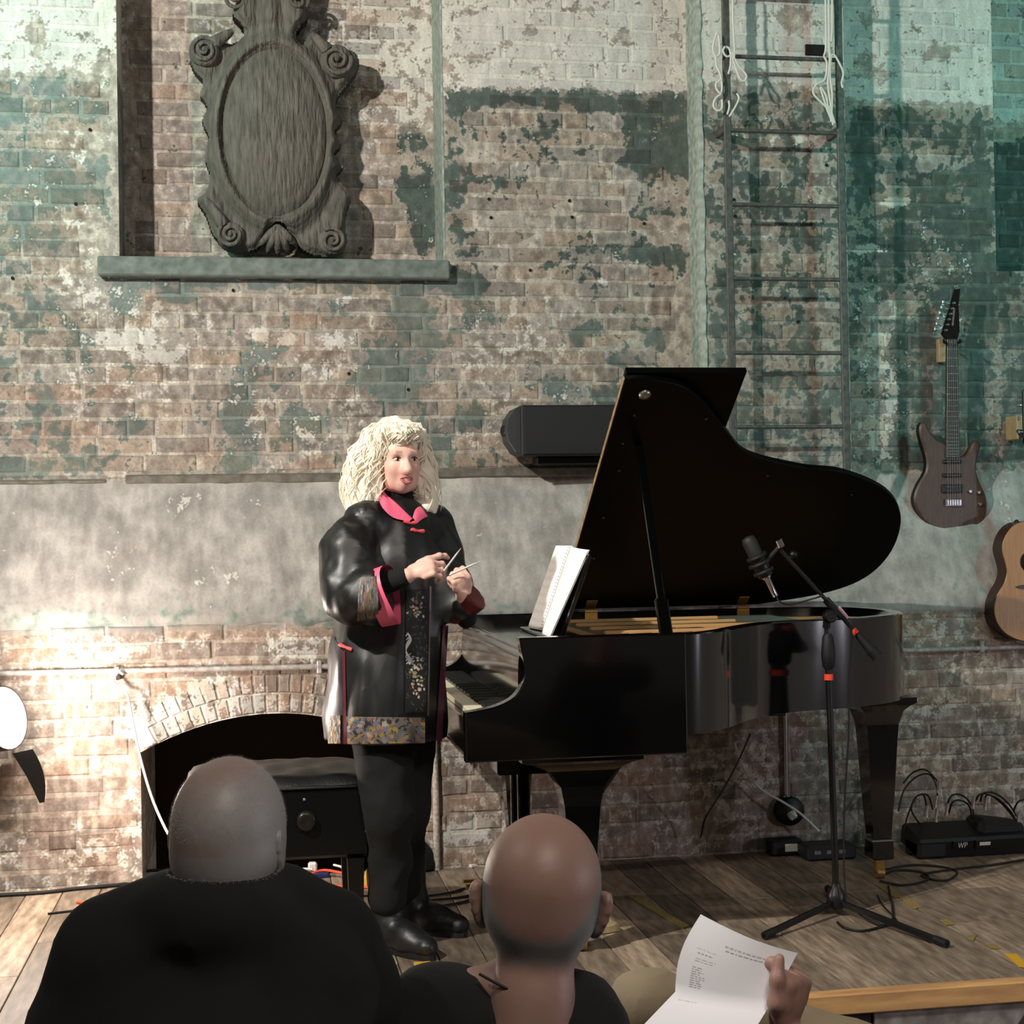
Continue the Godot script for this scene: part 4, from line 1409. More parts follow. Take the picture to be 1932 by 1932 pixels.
func materials_more() -> void:
	M.lacquer = mat(Color(0.016, 0.016, 0.018), 0.12)
	M.lacquer.clearcoat_enabled = true
	M.lacquer.clearcoat = 0.6
	M.lacquer.clearcoat_roughness = 0.06
	M.lid_black = mat(Color(0.016, 0.017, 0.018), 0.45, 0.0, 0.2)
	M.lacquer_soft = mat(Color(0.02, 0.02, 0.022), 0.35)
	M.black_paint = mat(Color(0.022, 0.022, 0.024), 0.5)
	M.leather = bumpy(mat(Color(0.03, 0.03, 0.032), 0.38), 0.05, 3, 7, 0.05, 6.0)
	M.ivory = mat(Color(0.9, 0.87, 0.76), 0.3)
	M.plate = mat(Color(0.74, 0.58, 0.38), 0.6, 0.1)
	M.bare_wood = grained(Color(0.42, 0.34, 0.24), Color(0.72, 0.58, 0.38), 0.03, 51, Vector3.ONE * 3.0, 0.6)
	M.steel = mat(Color(0.6, 0.6, 0.6), 0.3, 0.9)
	M.chrome = mat(Color(0.85, 0.85, 0.87), 0.12, 1.0)
	M.brass = mat(Color(0.62, 0.5, 0.28), 0.4, 0.8)
	M.knob = mat(Color(0.16, 0.15, 0.13), 0.3, 0.4)
	M.rubber = mat(Color(0.03, 0.03, 0.032), 0.65)
	M.orange = mat(Color(0.95, 0.3, 0.16), 0.5)
	M.grey_metal = mat(Color(0.16, 0.16, 0.17), 0.35, 0.5)
	M.grey_plastic = mat(Color(0.4, 0.4, 0.4), 0.5)
	M.pink_plastic = mat(Color(0.75, 0.6, 0.66), 0.5)
	M.mesh_grey = bumpy(mat(Color(0.2, 0.2, 0.2), 0.5, 0.5), 0.3, 1, 9, 0.04, 20.0)
	M.paper = mat(Color(0.93, 0.92, 0.9), 0.85)
	M.score = mat(Color.WHITE, 0.85)
	M.score.albedo_texture = score_page()
func score_page() -> ImageTexture:
	var im := Image.create(256, 340, false, Image.FORMAT_RGB8)
	im.fill(Color(0.97, 0.965, 0.95))
	var g := RandomNumberGenerator.new()
	g.seed = 4
	for s in 9:
		var y := 26 + s * 34
		for l in 5: im.fill_rect(Rect2i(18, y + l * 3, 220, 1), Color(0.9, 0.895, 0.88))
		for n in 22: im.fill_rect(Rect2i(22 + n * 10, y + g.randi_range(0, 11), 3, 2), Color(0.8, 0.79, 0.78))
	return ImageTexture.create_from_image(im)
func materials_wall() -> void:
	M.carving = grained(Color(0.235, 0.225, 0.2), Color(0.43, 0.42, 0.385), 0.02, 61, Vector3(7, 1.2, 7), 0.85)
	M.carving.heightmap_enabled = true
	M.carving.heightmap_texture = noise_tex(0.03, 4, 161, Color.BLACK, Color.WHITE)
	M.carving.heightmap_scale = 0.9
	M.dark_wood = mat(Color(0.14, 0.12, 0.1), 0.8)
	M.ladder = grained(Color(0.2, 0.21, 0.2), Color(0.36, 0.36, 0.34), 0.03, 62, Vector3.ONE * 4.0, 0.55)
	M.cord = mat(Color(0.8, 0.8, 0.76), 0.9)
	M.speaker_box = mat(Color(0.055, 0.058, 0.062), 0.6)
	M.speaker_grille = mat(Color(0.045, 0.047, 0.05), 0.7)
	M.speaker_trim = mat(Color(0.16, 0.17, 0.18), 0.5)
	M.guitar_brown = grained(Color(0.24, 0.165, 0.13), Color(0.34, 0.24, 0.19), 0.02, 63, Vector3(14, 1.6, 14), 0.45)
	M.rosewood = mat(Color(0.2, 0.16, 0.14), 0.45)
	M.pale_wood = grained(Color(0.58, 0.5, 0.36), Color(0.7, 0.62, 0.46), 0.03, 64, Vector3(8, 2, 8), 0.6)
	M.honey = grained(Color(0.58, 0.38, 0.16), Color(0.68, 0.47, 0.22), 0.02, 65, Vector3(14, 1.5, 14), 0.4)
	M.guitar_side = mat(Color(0.2, 0.12, 0.07), 0.4)
	M.pipe = grained(Color(0.5, 0.48, 0.46), Color(0.76, 0.74, 0.72), 0.03, 66, Vector3.ONE * 4.0, 0.45)
	M.old_white = grained(Color(0.5, 0.46, 0.42), Color(0.8, 0.78, 0.74), 0.04, 67, Vector3.ONE * 5.0, 0.8)
	M.white_plastic = mat(Color(0.86, 0.85, 0.82), 0.5)
	M.lamp_glow = mat(Color(1, 1, 1), 0.4)
	M.lamp_glow.emission_enabled = true
	M.lamp_glow.emission = Color(1.0, 0.95, 0.92)
	M.lamp_glow.emission_energy_multiplier = 12.0
	M.lamp_door = mat(Color(0.06, 0.065, 0.07), 0.6)

# ---------------------------------------------------------------- carved cartouche in the niche
func carve_x(px: float) -> float: return 0.118 + (px - 517.0) / 471.0
func carve_y(py: float) -> float: return 2.92 - (py - 257.0) / 464.0
func build_cartouche() -> void:
	var o := thing("carved_cartouche", "weathered grey carved cartouche with oval boss and scrolls standing in niche", "carving")
	var edge := PackedVector2Array()
	for p in curve2([Vector2(440, -60), Vector2(452, -10), Vector2(440, 30), Vector2(462, 62), Vector2(440, 84), Vector2(400, 80), Vector2(370, 84), Vector2(358, 108), Vector2(366, 138), Vector2(384, 160), Vector2(376, 184), Vector2(390, 205), Vector2(380, 232), Vector2(392, 262), Vector2(384, 300), Vector2(394, 338), Vector2(384, 366), Vector2(368, 382), Vector2(384, 408), Vector2(396, 442), Vector2(416, 466), Vector2(446, 478), Vector2(476, 474), Vector2(498, 452), Vector2(512, 426),
			Vector2(530, 426), Vector2(546, 450), Vector2(568, 474), Vector2(600, 484), Vector2(634, 480), Vector2(652, 456), Vector2(650, 410), Vector2(662, 372), Vector2(648, 348), Vector2(634, 330), Vector2(650, 312), Vector2(630, 292), Vector2(646, 270), Vector2(632, 250), Vector2(648, 226), Vector2(634, 204), Vector2(640, 180), Vector2(664, 150), Vector2(682, 118), Vector2(672, 92), Vector2(642, 88), Vector2(606, 66), Vector2(582, 66), Vector2(572, 84), Vector2(562, 62), Vector2(586, 30), Vector2(578, -10), Vector2(600, -60)], 3):
		edge.append(p)
	# raised shield: a relief over the outline, with a skirt back to its base
	var step := 2.6
	var nx := 134
	var ny := 214
	var h := PackedFloat32Array()
	h.resize(nx * ny)
	var inside := PackedByteArray()
	inside.resize(nx * ny)
	var wn := noisy(0.02, 3, 31)
	var m := edge.size()
	for j in ny:
		for i in nx:
			var p := Vector2(345 + i * step, -62 + j * step)
			if not Geometry2D.is_point_in_polygon(p, edge): continue
			inside[j * nx + i] = 1
			var d := 1e9
			for k in range(0, m):
				d = minf(d, p.distance_squared_to(Geometry2D.get_closest_point_to_segment(p, edge[k], edge[(k + 1) % m])))
			d = sqrt(d)
			var e := Vector2((p.x - 517) / 108.0, (p.y - 255) / 170.0).length()
			var v := 0.035 + 0.03 * smoothstep(0.0, 14.0, d)
			v += 0.03 * exp(-pow((e - 1.0) / 0.09, 2.0)) - 0.014 * exp(-pow((e - 1.2) / 0.07, 2.0))
			if e < 0.97: v -= 0.012
			if p.y < 80.0: v += 0.02 * (0.5 + 0.5 * cos((p.x - 512) * 0.13)) * smoothstep(80.0, 40.0, p.y)
			v += 0.005 * wn.get_noise_2d(p.x * 3.0, p.y * 0.4)
			h[j * nx + i] = v
	var mb := MB.new()
	mb.smooth(true)
	var pt := func(i: int, j: int, k: float) -> Vector3: return Vector3(carve_x(345 + i * step), carve_y(-62 + j * step), -0.155 + k)
	for j in ny - 1:
		for i in nx - 1:
			var a := j * nx + i
			if not (inside[a] and inside[a + 1] and inside[a + nx] and inside[a + nx + 1]): continue
			mb.smooth(true)
			mb.quad(pt.call(i, j + 1, h[a + nx]), pt.call(i + 1, j + 1, h[a + nx + 1]), pt.call(i + 1, j, h[a + 1]), pt.call(i, j, h[a]))
			for s in [[-1, 0, i, j, i, j + 1], [1, 0, i + 1, j + 1, i + 1, j], [0, -1, i + 1, j, i, j], [0, 1, i, j + 1, i + 1, j + 1]]:
				var x: int = i + s[0]
				var y: int = j + s[1]
				var solid: bool = x >= 0 and y >= 0 and x < nx - 1 and y < ny - 1 and inside[y * nx + x] and inside[y * nx + x + 1] and inside[(y + 1) * nx + x] and inside[(y + 1) * nx + x + 1]
				if solid: continue
				mb.smooth(false)
				mb.quad(pt.call(s[2], s[3], -0.045), pt.call(s[4], s[5], -0.045), pt.call(s[4], s[5], h[s[5] * nx + s[4]]), pt.call(s[2], s[3], h[s[3] * nx + s[2]]))
	put("shield", mb.done(), M.carving, o)
	# oval boss with a thin incised line
	var rows: Array = []
	for j in 22:
		var t := j / 21.0
		var line := PackedVector3Array()
		for i in 57:
			var a := TAU * i / 56.0
			var e := t
			var bulge := 0.062 * sqrt(maxf(0.0, 1.0 - e * e * 0.96)) - 0.006 * exp(-pow((e - 0.82) / 0.03, 2.0))
			var x := 517 + cos(a) * 97.0 * e
			var y := 255 + sin(a) * 156.0 * e
			bulge += 0.004 * wn.get_noise_2d(x * 5.0, y * 0.5) * (1.0 - e)
			line.append(Vector3(carve_x(x), carve_y(y), -0.1 + bulge))
		rows.append(line)
	rows.reverse()
	mb = MB.new()
	mb.patch(rows)
	put("oval_boss", mb.done(), M.carving, o)
	# four scrolls: a coiled ridge on a thick disc, with a tongue running to the shield
	for s in [[388, 108, 27, 1, 0.4, 440, 66], [636, 118, 30, -1, 0.3, 590, 66], [432, 450, 24, 1, 2.4, 384, 380], [622, 458, 25, -1, 2.2, 648, 370]]:
		mb = MB.new()
		var c := Vector3(carve_x(s[0]), carve_y(s[1]), -0.1)
		var r: float = s[2] / 468.0
		mb.lathe([Vector2(r * 1.05, -0.05), Vector2(r * 1.05, 0.02), Vector2(r * 0.9, 0.034), Vector2(0.0, 0.036)], 24, Transform3D(Basis(Vector3.RIGHT, PI / 2), c))
		var coil: Array = []
		for k in 40:
			var t := k / 39.0
			var a: float = s[4] + s[3] * t * TAU * 2.0
			coil.append(c + Vector3(cos(a) * r * lerpf(0.95, 0.12, t), sin(a) * r * lerpf(0.95, 0.12, t), 0.034 + 0.014 * t))
		var rad: Array = []
		for k in 40: rad.append(lerpf(0.0095, 0.0075, k / 39.0))
		mb.tube(PackedVector3Array(coil), rad, 7)
		mb.ball(c + Vector3(0, 0, 0.048), Vector3.ONE * 0.011, 8)
		var e := Vector3(carve_x(s[5]), carve_y(s[6]), -0.1)
		mb.tube(curve([e, e.lerp(c, 0.5) + Vector3(0, 0, 0.02), c + (e - c).normalized() * r * 0.9 + Vector3(0, 0, 0.02)], 5), [0.012, 0.016, 0.02, 0.022, 0.024, 0.026, 0.027, 0.028, 0.028, 0.026, 0.024], 8)
		put("scroll", mb.done(), M.carving, o)
	# coiled ornaments of the crest, leaf drop at the foot, leaves down one side
	for s in [[445, 6, 20, 1], [565, 8, 20, -1]]:
		mb = MB.new()
		var coil: Array = []
		for k in 30:
			var t := k / 29.0
			var a: float = 0.6 + s[3] * t * TAU * 1.6
			coil.append(Vector3(carve_x(s[0] + cos(a) * s[2] * lerpf(1.0, 0.15, t)), carve_y(s[1] + sin(a) * s[2] * lerpf(1.0, 0.15, t)), -0.075 + 0.015 * t))
		mb.tube(PackedVector3Array(coil), 0.008, 7)
		put("crest_scroll", mb.done(), M.carving, o)
	for k in 5:
		mb = MB.new()
		var a := (k - 2) * 0.45
		var tip := Vector3(carve_x(520 + sin(a) * 46), carve_y(438 + cos(a) * 44), -0.13)
		mb.tube(curve([Vector3(carve_x(520), carve_y(430), -0.1), Vector3(carve_x(520 + sin(a) * 22), carve_y(436 + cos(a) * 22), -0.085), tip], 4), [0.012, 0.014, 0.016, 0.018, 0.018, 0.016, 0.014, 0.01, 0.004], 7)
		put("foot_leaf", mb.done(), M.carving, o)
	mb = MB.new()
	mb.box(Vector3(carve_x(517), carve_y(200), -0.222), Vector3(0.09, 0.9, 0.07), 0.004)
	mb.box(Vector3(carve_x(517), 2.41, -0.18), Vector3(0.2, 0.036, 0.12), 0.004)
	put("back_post", mb.done(), M.dark_wood, o)

# ---------------------------------------------------------------- ladder and cords
func build_ladder() -> void:
	var o := thing("wall_ladder", "grey green steel ladder fixed upright against the pilaster", "ladder")
	for x in [1.898, 2.372]:
		var mb := MB.new()
		mb.box(Vector3(x, 3.2, 0.28), Vector3(0.03, 3.9, 0.016), 0.003)
		put("rail", mb.done(), M.ladder, o)
		for y in [1.4, 2.9, 4.4]:
			mb = MB.new()
			mb.box(Vector3(x, y, 0.21), Vector3(0.02, 0.03, 0.14), 0.002)
			put("bracket", mb.done(), M.ladder, o)
	for k in 11:
		var mb := MB.new()
		mb.rod(Vector3(1.898, 3.182 + 0.2965 * (k - 6), 0.28), Vector3(2.372, 3.182 + 0.2965 * (k - 6), 0.28), 0.0085, 10)
		put("rung", mb.done(), M.ladder, o)
	var z := 0.31
	var cord := func(pts: Array, r: float) -> ArrayMesh:
		var q: Array = []
		for p in pts: q.append(at_z(p[0], p[1], z + (p[2] if p.size() > 2 else 0.0)))
		var mb := MB.new()
		mb.tube(curve(q, 5), r, 6)
		return mb.done()
	var a := thing("cord_hank", "loose hank of thin white cord looped around the first ladder rail", "cord")
	for c in [[[1382, -30], [1383, 40], [1386, 95], [1384, 112]], [[1352, 62], [1345, 90], [1350, 106], [1358, 100], [1356, 70], [1352, 62]], [[1368, 88], [1364, 96], [1370, 106], [1378, 104], [1376, 92], [1370, 88]], [[1350, 106], [1352, 124], [1358, 138], [1362, 160], [1360, 176], [1352, 168], [1351, 158], [1360, 150]], [[1380, 98], [1392, 122], [1408, 142], [1404, 153], [1396, 148], [1388, 128], [1380, 104]], [[1379, 100], [1378, 124], [1374, 140]],
			[[1360, 178], [1350, 186], [1346, 200], [1354, 209], [1362, 204], [1362, 188]], [[1375, 190], [1376, 202], [1372, 216]], [[1390, 176], [1394, 186], [1386, 204], [1376, 220]]]:
		put("cord_loop", cord.call(c, 0.0045), M.cord, a)
	var b := thing("cord_hank", "long frayed bundle of white cord hanging from the second ladder rail", "cord")
	for c in [[[1557, -30], [1558, 40], [1558, 90], [1554, 106]], [[1563, -30], [1564, 60], [1565, 110]], [[1570, -30], [1570, 50], [1568, 80]], [[1554, 106], [1560, 120], [1556, 150], [1540, 160], [1534, 175], [1548, 192], [1562, 205]], [[1566, 100], [1564, 130], [1562, 160], [1566, 190], [1572, 232]], [[1568, 104], [1566, 140], [1570, 180], [1568, 230]], [[1566, 106], [1574, 104], [1584, 120], [1591, 138], [1588, 156], [1590, 166]],
			[[1562, 200], [1558, 180], [1548, 164], [1552, 180], [1560, 205], [1572, 234]], [[1560, 196], [1566, 214], [1572, 236]], [[1564, 200], [1570, 216], [1575, 233]]]:
		put("cord_strand", cord.call(c, 0.0045), M.cord, b)

func build_speaker() -> void:
	var o := thing("wall_speaker", "long black loudspeaker mounted sideways on the wall behind the lid", "speaker")
	var mb := MB.new()
	# plan: flat front, slanted ends towards the wall
	var plan := PackedVector2Array([Vector2(1.062, 0.2), Vector2(1.64, 0.2), Vector2(1.685, 0.05), Vector2(1.62, 0.03), Vector2(1.058, 0.03)])
	mb.extrude(plan, 0.0, 0.2, Transform3D(Basis(Vector3(1, 0, 0), Vector3(0, 0, 1), Vector3(0, -1, 0)), Vector3(0, 1.797, 0)), 0.006)
	put("cabinet", mb.done(), M.speaker_box, o)
	mb = MB.new()
	mb.extrude(PackedVector2Array([Vector2(1.06, 1.797), Vector2(1.034, 1.785), Vector2(1.006, 1.745), Vector2(0.998, 1.7), Vector2(1.006, 1.655), Vector2(1.034, 1.612), Vector2(1.06, 1.598)]), 0.05, 0.185, Transform3D.IDENTITY, 0.004)
	put("end_cap", mb.done(), M.speaker_trim, o)
	mb = MB.new()
	mb.box(Vector3(1.352, 1.697, 0.202), Vector3(0.57, 0.19, 0.008), 0.003)
	put("grille", mb.done(), M.speaker_grille, o)
	mb = MB.new()
	mb.box(Vector3(1.062, 1.697, 0.198), Vector3(0.012, 0.198, 0.012), 0.003)
	put("edge_strip", mb.done(), M.speaker_trim, o)
	mb = MB.new()
	mb.lathe([Vector2(0.022, 0.0), Vector2(0.022, 0.006), Vector2(0.014, 0.008)], 14, Transform3D(Basis(Vector3.BACK, PI / 2) * Basis(Vector3.RIGHT, 0.3), Vector3(1.0, 1.7, 0.12)))
	put("end_knob", mb.done(), M.black_metal, o)
	mb = MB.new()
	mb.box(Vector3(1.34, 1.58, 0.08), Vector3(0.42, 0.03, 0.1), 0.004)  # dark bar below the cabinet, with a plate behind it
	mb.box(Vector3(1.34, 1.62, 0.03), Vector3(0.3, 0.1, 0.03), 0.004)
	put("dark_under_bar", mb.done(), M.black_metal, o)

# ---------------------------------------------------------------- guitars on the wall
func px_poly(pts: Array, z: float, steps := 3) -> PackedVector2Array:
	var q: Array = []
	for p in pts:
		var w := at_z(p[0], p[1], z)
		q.append(Vector2(w.x, w.y))
	return curve2(q, steps, true)
func build_electric() -> void:
	var o := thing("electric_guitar", "brown electric guitar with three pickups hanging on the wall", "guitar")
	var z := 0.12
	var body := [[1740, 797], [1748, 799], [1755, 815], [1768, 829], [1783, 836], [1800, 850], [1812, 860], [1824, 858], [1832, 846], [1838, 834], [1845, 831], [1850, 838], [1849, 850], [1844, 868], [1842, 888], [1850, 912], [1860, 934], [1863, 957], [1856, 981], [1839, 996], [1808, 1002], [1776, 1000], [1749, 987], [1731, 963], [1725, 939], [1734, 913], [1747, 890], [1749, 867], [1741, 838], [1735, 812]]
	var mb := MB.new()
	mb.extrude(px_poly(body, z), z - 0.042, z, Transform3D.IDENTITY, 0.007, true)
	put("body", mb.done(), M.guitar_brown, o)
	mb = MB.new()
	mb.extrude(px_poly(body, z), z - 0.036, z - 0.007, Transform3D(Basis.from_scale(Vector3(1.004, 1.002, 1)), Vector3(-0.0115, -0.003, 0)), 0.0, true)
	put("edge_binding", mb.done(), M.black_paint, o)
	mb = MB.new()
	var neck := PackedVector2Array()
	for p in [[1784, 864], [1810, 864], [1806, 640], [1786, 640]]:
		var w := at_z(p[0], p[1], z)
		neck.append(Vector2(w.x, w.y))
	mb.extrude(neck, z - 0.012, z + 0.008, Transform3D.IDENTITY, 0.003)
	var nk := put("neck", mb.done(), M.rosewood, o)
	for i in 22:
		var t := 1.0 - pow(2.0, -(i + 1) / 12.0)
		var y := lerpf(642.0, 1010.0, t * 0.83)
		if y > 862.0: break
		mb = MB.new()
		mb.rod(at_z(lerpf(1786, 1784, (y - 640) / 224.0), y, z + 0.0085), at_z(lerpf(1806, 1810, (y - 640) / 224.0), y, z + 0.0085), 0.0011, 5)
		put("fret", mb.done(), M.steel, nk)
	mb = MB.new()
	var head := PackedVector2Array()
	for p in [[1784, 640], [1776, 630], [1797, 560], [1800, 546], [1811, 545], [1808, 575], [1810, 624], [1806, 640]]:
		var w := at_z(p[0], p[1], z)
		head.append(Vector2(w.x, w.y))
	mb.extrude(head, z - 0.01, z + 0.006, Transform3D.IDENTITY, 0.002)
	put("headstock", mb.done(), M.lacquer, o)
	for i in 6:
		var t := i / 5.0
		var p := at_z(lerpf(1782, 1797, t), lerpf(624, 573, t), z)
		mb = MB.new()
		mb.lathe([Vector2(0.006, 0.0), Vector2(0.006, 0.012), Vector2(0.003, 0.018)], 8, Transform3D(Basis(Vector3.RIGHT, PI / 2), p + Vector3(0, 0, 0.006)))
		mb.rod(p + Vector3(-0.012, 0, 0), p + Vector3(-0.035, 0.006, 0), 0.003, 6)
		mb.box(p + Vector3(-0.04, 0.007, 0), Vector3(0.012, 0.016, 0.008), 0.003)
		put("tuner", mb.done(), M.steel, o)
	mb = MB.new()
	var lp := at_z(1799, 598, z + 0.007)
	mb.box(lp, Vector3(0.008, 0.075, 0.0015), 0.0005, Basis(Vector3.BACK, -0.12))
	put("head_inlay", mb.done(), M.chrome, o)
	for q in [[1778, 1813, 871, 0.016], [1778, 1813, 897, 0.016], [1776, 1815, 922, 0.036]]:
		var a := at_z(q[0], q[2], z)
		var b := at_z(q[1], q[2], z)
		mb = MB.new()
		mb.box((a + b) / 2 + Vector3(0, 0, 0.004), Vector3(b.x - a.x, q[3], 0.009), 0.003)
		var pu := put("pickup", mb.done(), M.black_paint, o)
		for k in 6:
			for r in (2 if q[3] > 0.03 else 1):
				mb = MB.new()
				mb.ball(a.lerp(b, 0.2 + k * 0.12) + Vector3(0, (0.008 if r == 0 else -0.008) if q[3] > 0.03 else 0.0, 0.009), Vector3.ONE * 0.0026, 6)
				put("pole_piece", mb.done(), M.steel, pu)
	var ba := at_z(1797, 948, z)
	mb = MB.new()
	mb.box(ba + Vector3(0, 0, 0.006), Vector3(0.076, 0.03, 0.012), 0.003)
	var br := put("bridge", mb.done(), M.chrome, o)
	for k in 6:
		mb = MB.new()
		mb.box(ba + Vector3(-0.027 + k * 0.0108, 0.0, 0.014), Vector3(0.008, 0.022, 0.006), 0.001)
		put("saddle", mb.done(), M.steel, br)
	for q in [[1829, 927], [1849, 951], [1846, 929]]:
		mb = MB.new()
		mb.lathe([Vector2(0.009, 0.0), Vector2(0.009, 0.008), Vector2(0.006, 0.011)], 10, Transform3D(Basis(Vector3.RIGHT, PI / 2), at_z(q[0], q[1], z)))
		put("control_knob", mb.done(), M.chrome, o)
	for k in 6:
		mb = MB.new()
		mb.rod(ba + Vector3(-0.027 + k * 0.0108, 0.008, 0.017), at_z(1788 + k * 3.2, 640, z + 0.012), 0.0007, 4)
		put("guitar_string", mb.done(), M.steel, o)
	# hanger
	var h := thing("guitar_hanger", "small pale wood block hanger holding the electric guitar", "hanger")
	mb = MB.new()
	mb.box(at_z(1777, 662, 0.02), Vector3(0.04, 0.1, 0.03), 0.003)
	put("wood_block", mb.done(), M.pale_wood, h)
	for s in [-1, 1]:
		mb = MB.new()
		mb.tube(curve([at_z(1786, 648, 0.03), at_z(1796 + s * 13, 646, 0.09), at_z(1796 + s * 15, 645, 0.15), at_z(1796 + s * 15, 640, 0.16)], 4), 0.006, 8)
		put("prong", mb.done(), M.rubber, h)

func build_acoustic() -> void:
	var o := thing("acoustic_guitar", "honey coloured acoustic guitar hanging beside the electric guitar", "guitar")
	var z := 0.335
	var ax := 1944.0
	var half: Array = [[0, 984], [14, 984], [30, 990], [43, 1004], [51, 1022], [53, 1040], [47, 1062], [44, 1080], [49, 1100], [61, 1120], [68, 1145], [64, 1172], [48, 1194], [24, 1207], [0, 1211]]
	var pts: Array = []
	for p in half: pts.append([ax - p[0], p[1]])
	for i in range(half.size() - 2, 0, -1): pts.append([ax + half[i][0], half[i][1]])
	var plan := px_poly(pts, z)
	var mb := MB.new()
	mb.extrude(plan, z - 0.085, z - 0.002, Transform3D.IDENTITY, 0.002, true)
	put("sides", mb.done(), M.guitar_side, o)
	mb = MB.new()
	mb.extrude(plan, z - 0.004, z, Transform3D(Basis.from_scale(Vector3(0.9985, 0.996, 1)), Vector3(0.0047, 0.0042, 0)), 0.0015, true)
	put("soundboard", mb.done(), M.honey, o)
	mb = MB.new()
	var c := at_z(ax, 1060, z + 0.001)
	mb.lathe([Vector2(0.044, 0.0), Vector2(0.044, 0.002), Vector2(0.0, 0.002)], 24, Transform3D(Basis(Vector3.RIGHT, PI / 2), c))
	put("sound_hole_shade", mb.done(), M.hole_shade, o)  # flat black disc painted in for the shade inside the body
	mb = MB.new()
	var bz := at_z(ax, 1107, z + 0.005)
	mb.extrude(curve2([Vector2(-0.062, 0.0), Vector2(-0.03, 0.008), Vector2(0.03, 0.008), Vector2(0.062, 0.0), Vector2(0.03, -0.007), Vector2(-0.03, -0.007)], 3, true), -0.005, 0.004, Transform3D(Basis.IDENTITY, bz), 0.001)
	put("bridge", mb.done(), M.rosewood, o)
	var top := at_z(ax, 838, z - 0.02)
	mb = MB.new()
	mb.box(Vector3(top.x, (top.y + c.y) / 2 + 0.02, z + 0.004), Vector3(0.05, top.y - c.y, 0.02), 0.004)
	put("neck", mb.done(), M.rosewood, o)
	mb = MB.new()
	var tip := at_z(ax, 736, z - 0.02)
	mb.box(Vector3(top.x, (top.y + tip.y) / 2, z - 0.008), Vector3(0.075, tip.y - top.y, 0.016), 0.004)
	put("headstock", mb.done(), M.black_paint, o)
	for s in [-1, 1]:
		for k in 3:
			mb = MB.new()
			var p := Vector3(top.x + s * 0.038, top.y + 0.05 + k * 0.055, z - 0.01)
			mb.rod(p, p + Vector3(s * 0.012, 0, 0), 0.003, 6)
			mb.box(p + Vector3(s * 0.017, 0, 0), Vector3(0.01, 0.016, 0.01), 0.003)
			put("tuner", mb.done(), M.chrome, o)
	for q in [[1906, 992], [1918, 985]]:
		mb = MB.new()
		mb.ball(at_z(q[0], q[1], z - 0.04), Vector3.ONE * 0.011, 8)
		put("strap_button", mb.done(), M.black_paint, o)
	var h := thing("guitar_hanger", "yellow wood block hanger holding the acoustic guitar", "hanger")
	mb = MB.new()
	mb.box(at_z(1917, 808, 0.06), Vector3(0.045, 0.1, 0.1), 0.003)
	put("wood_block", mb.done(), M.pale_wood, h)
	for s in [-1, 1]:
		mb = MB.new()
		mb.tube(curve([at_z(1920, 812, 0.1), at_z(ax + s * 18, 822, 0.2), at_z(ax + s * 19, 826, 0.35)], 4), 0.007, 8)
		put("prong", mb.done(), M.rubber, h)

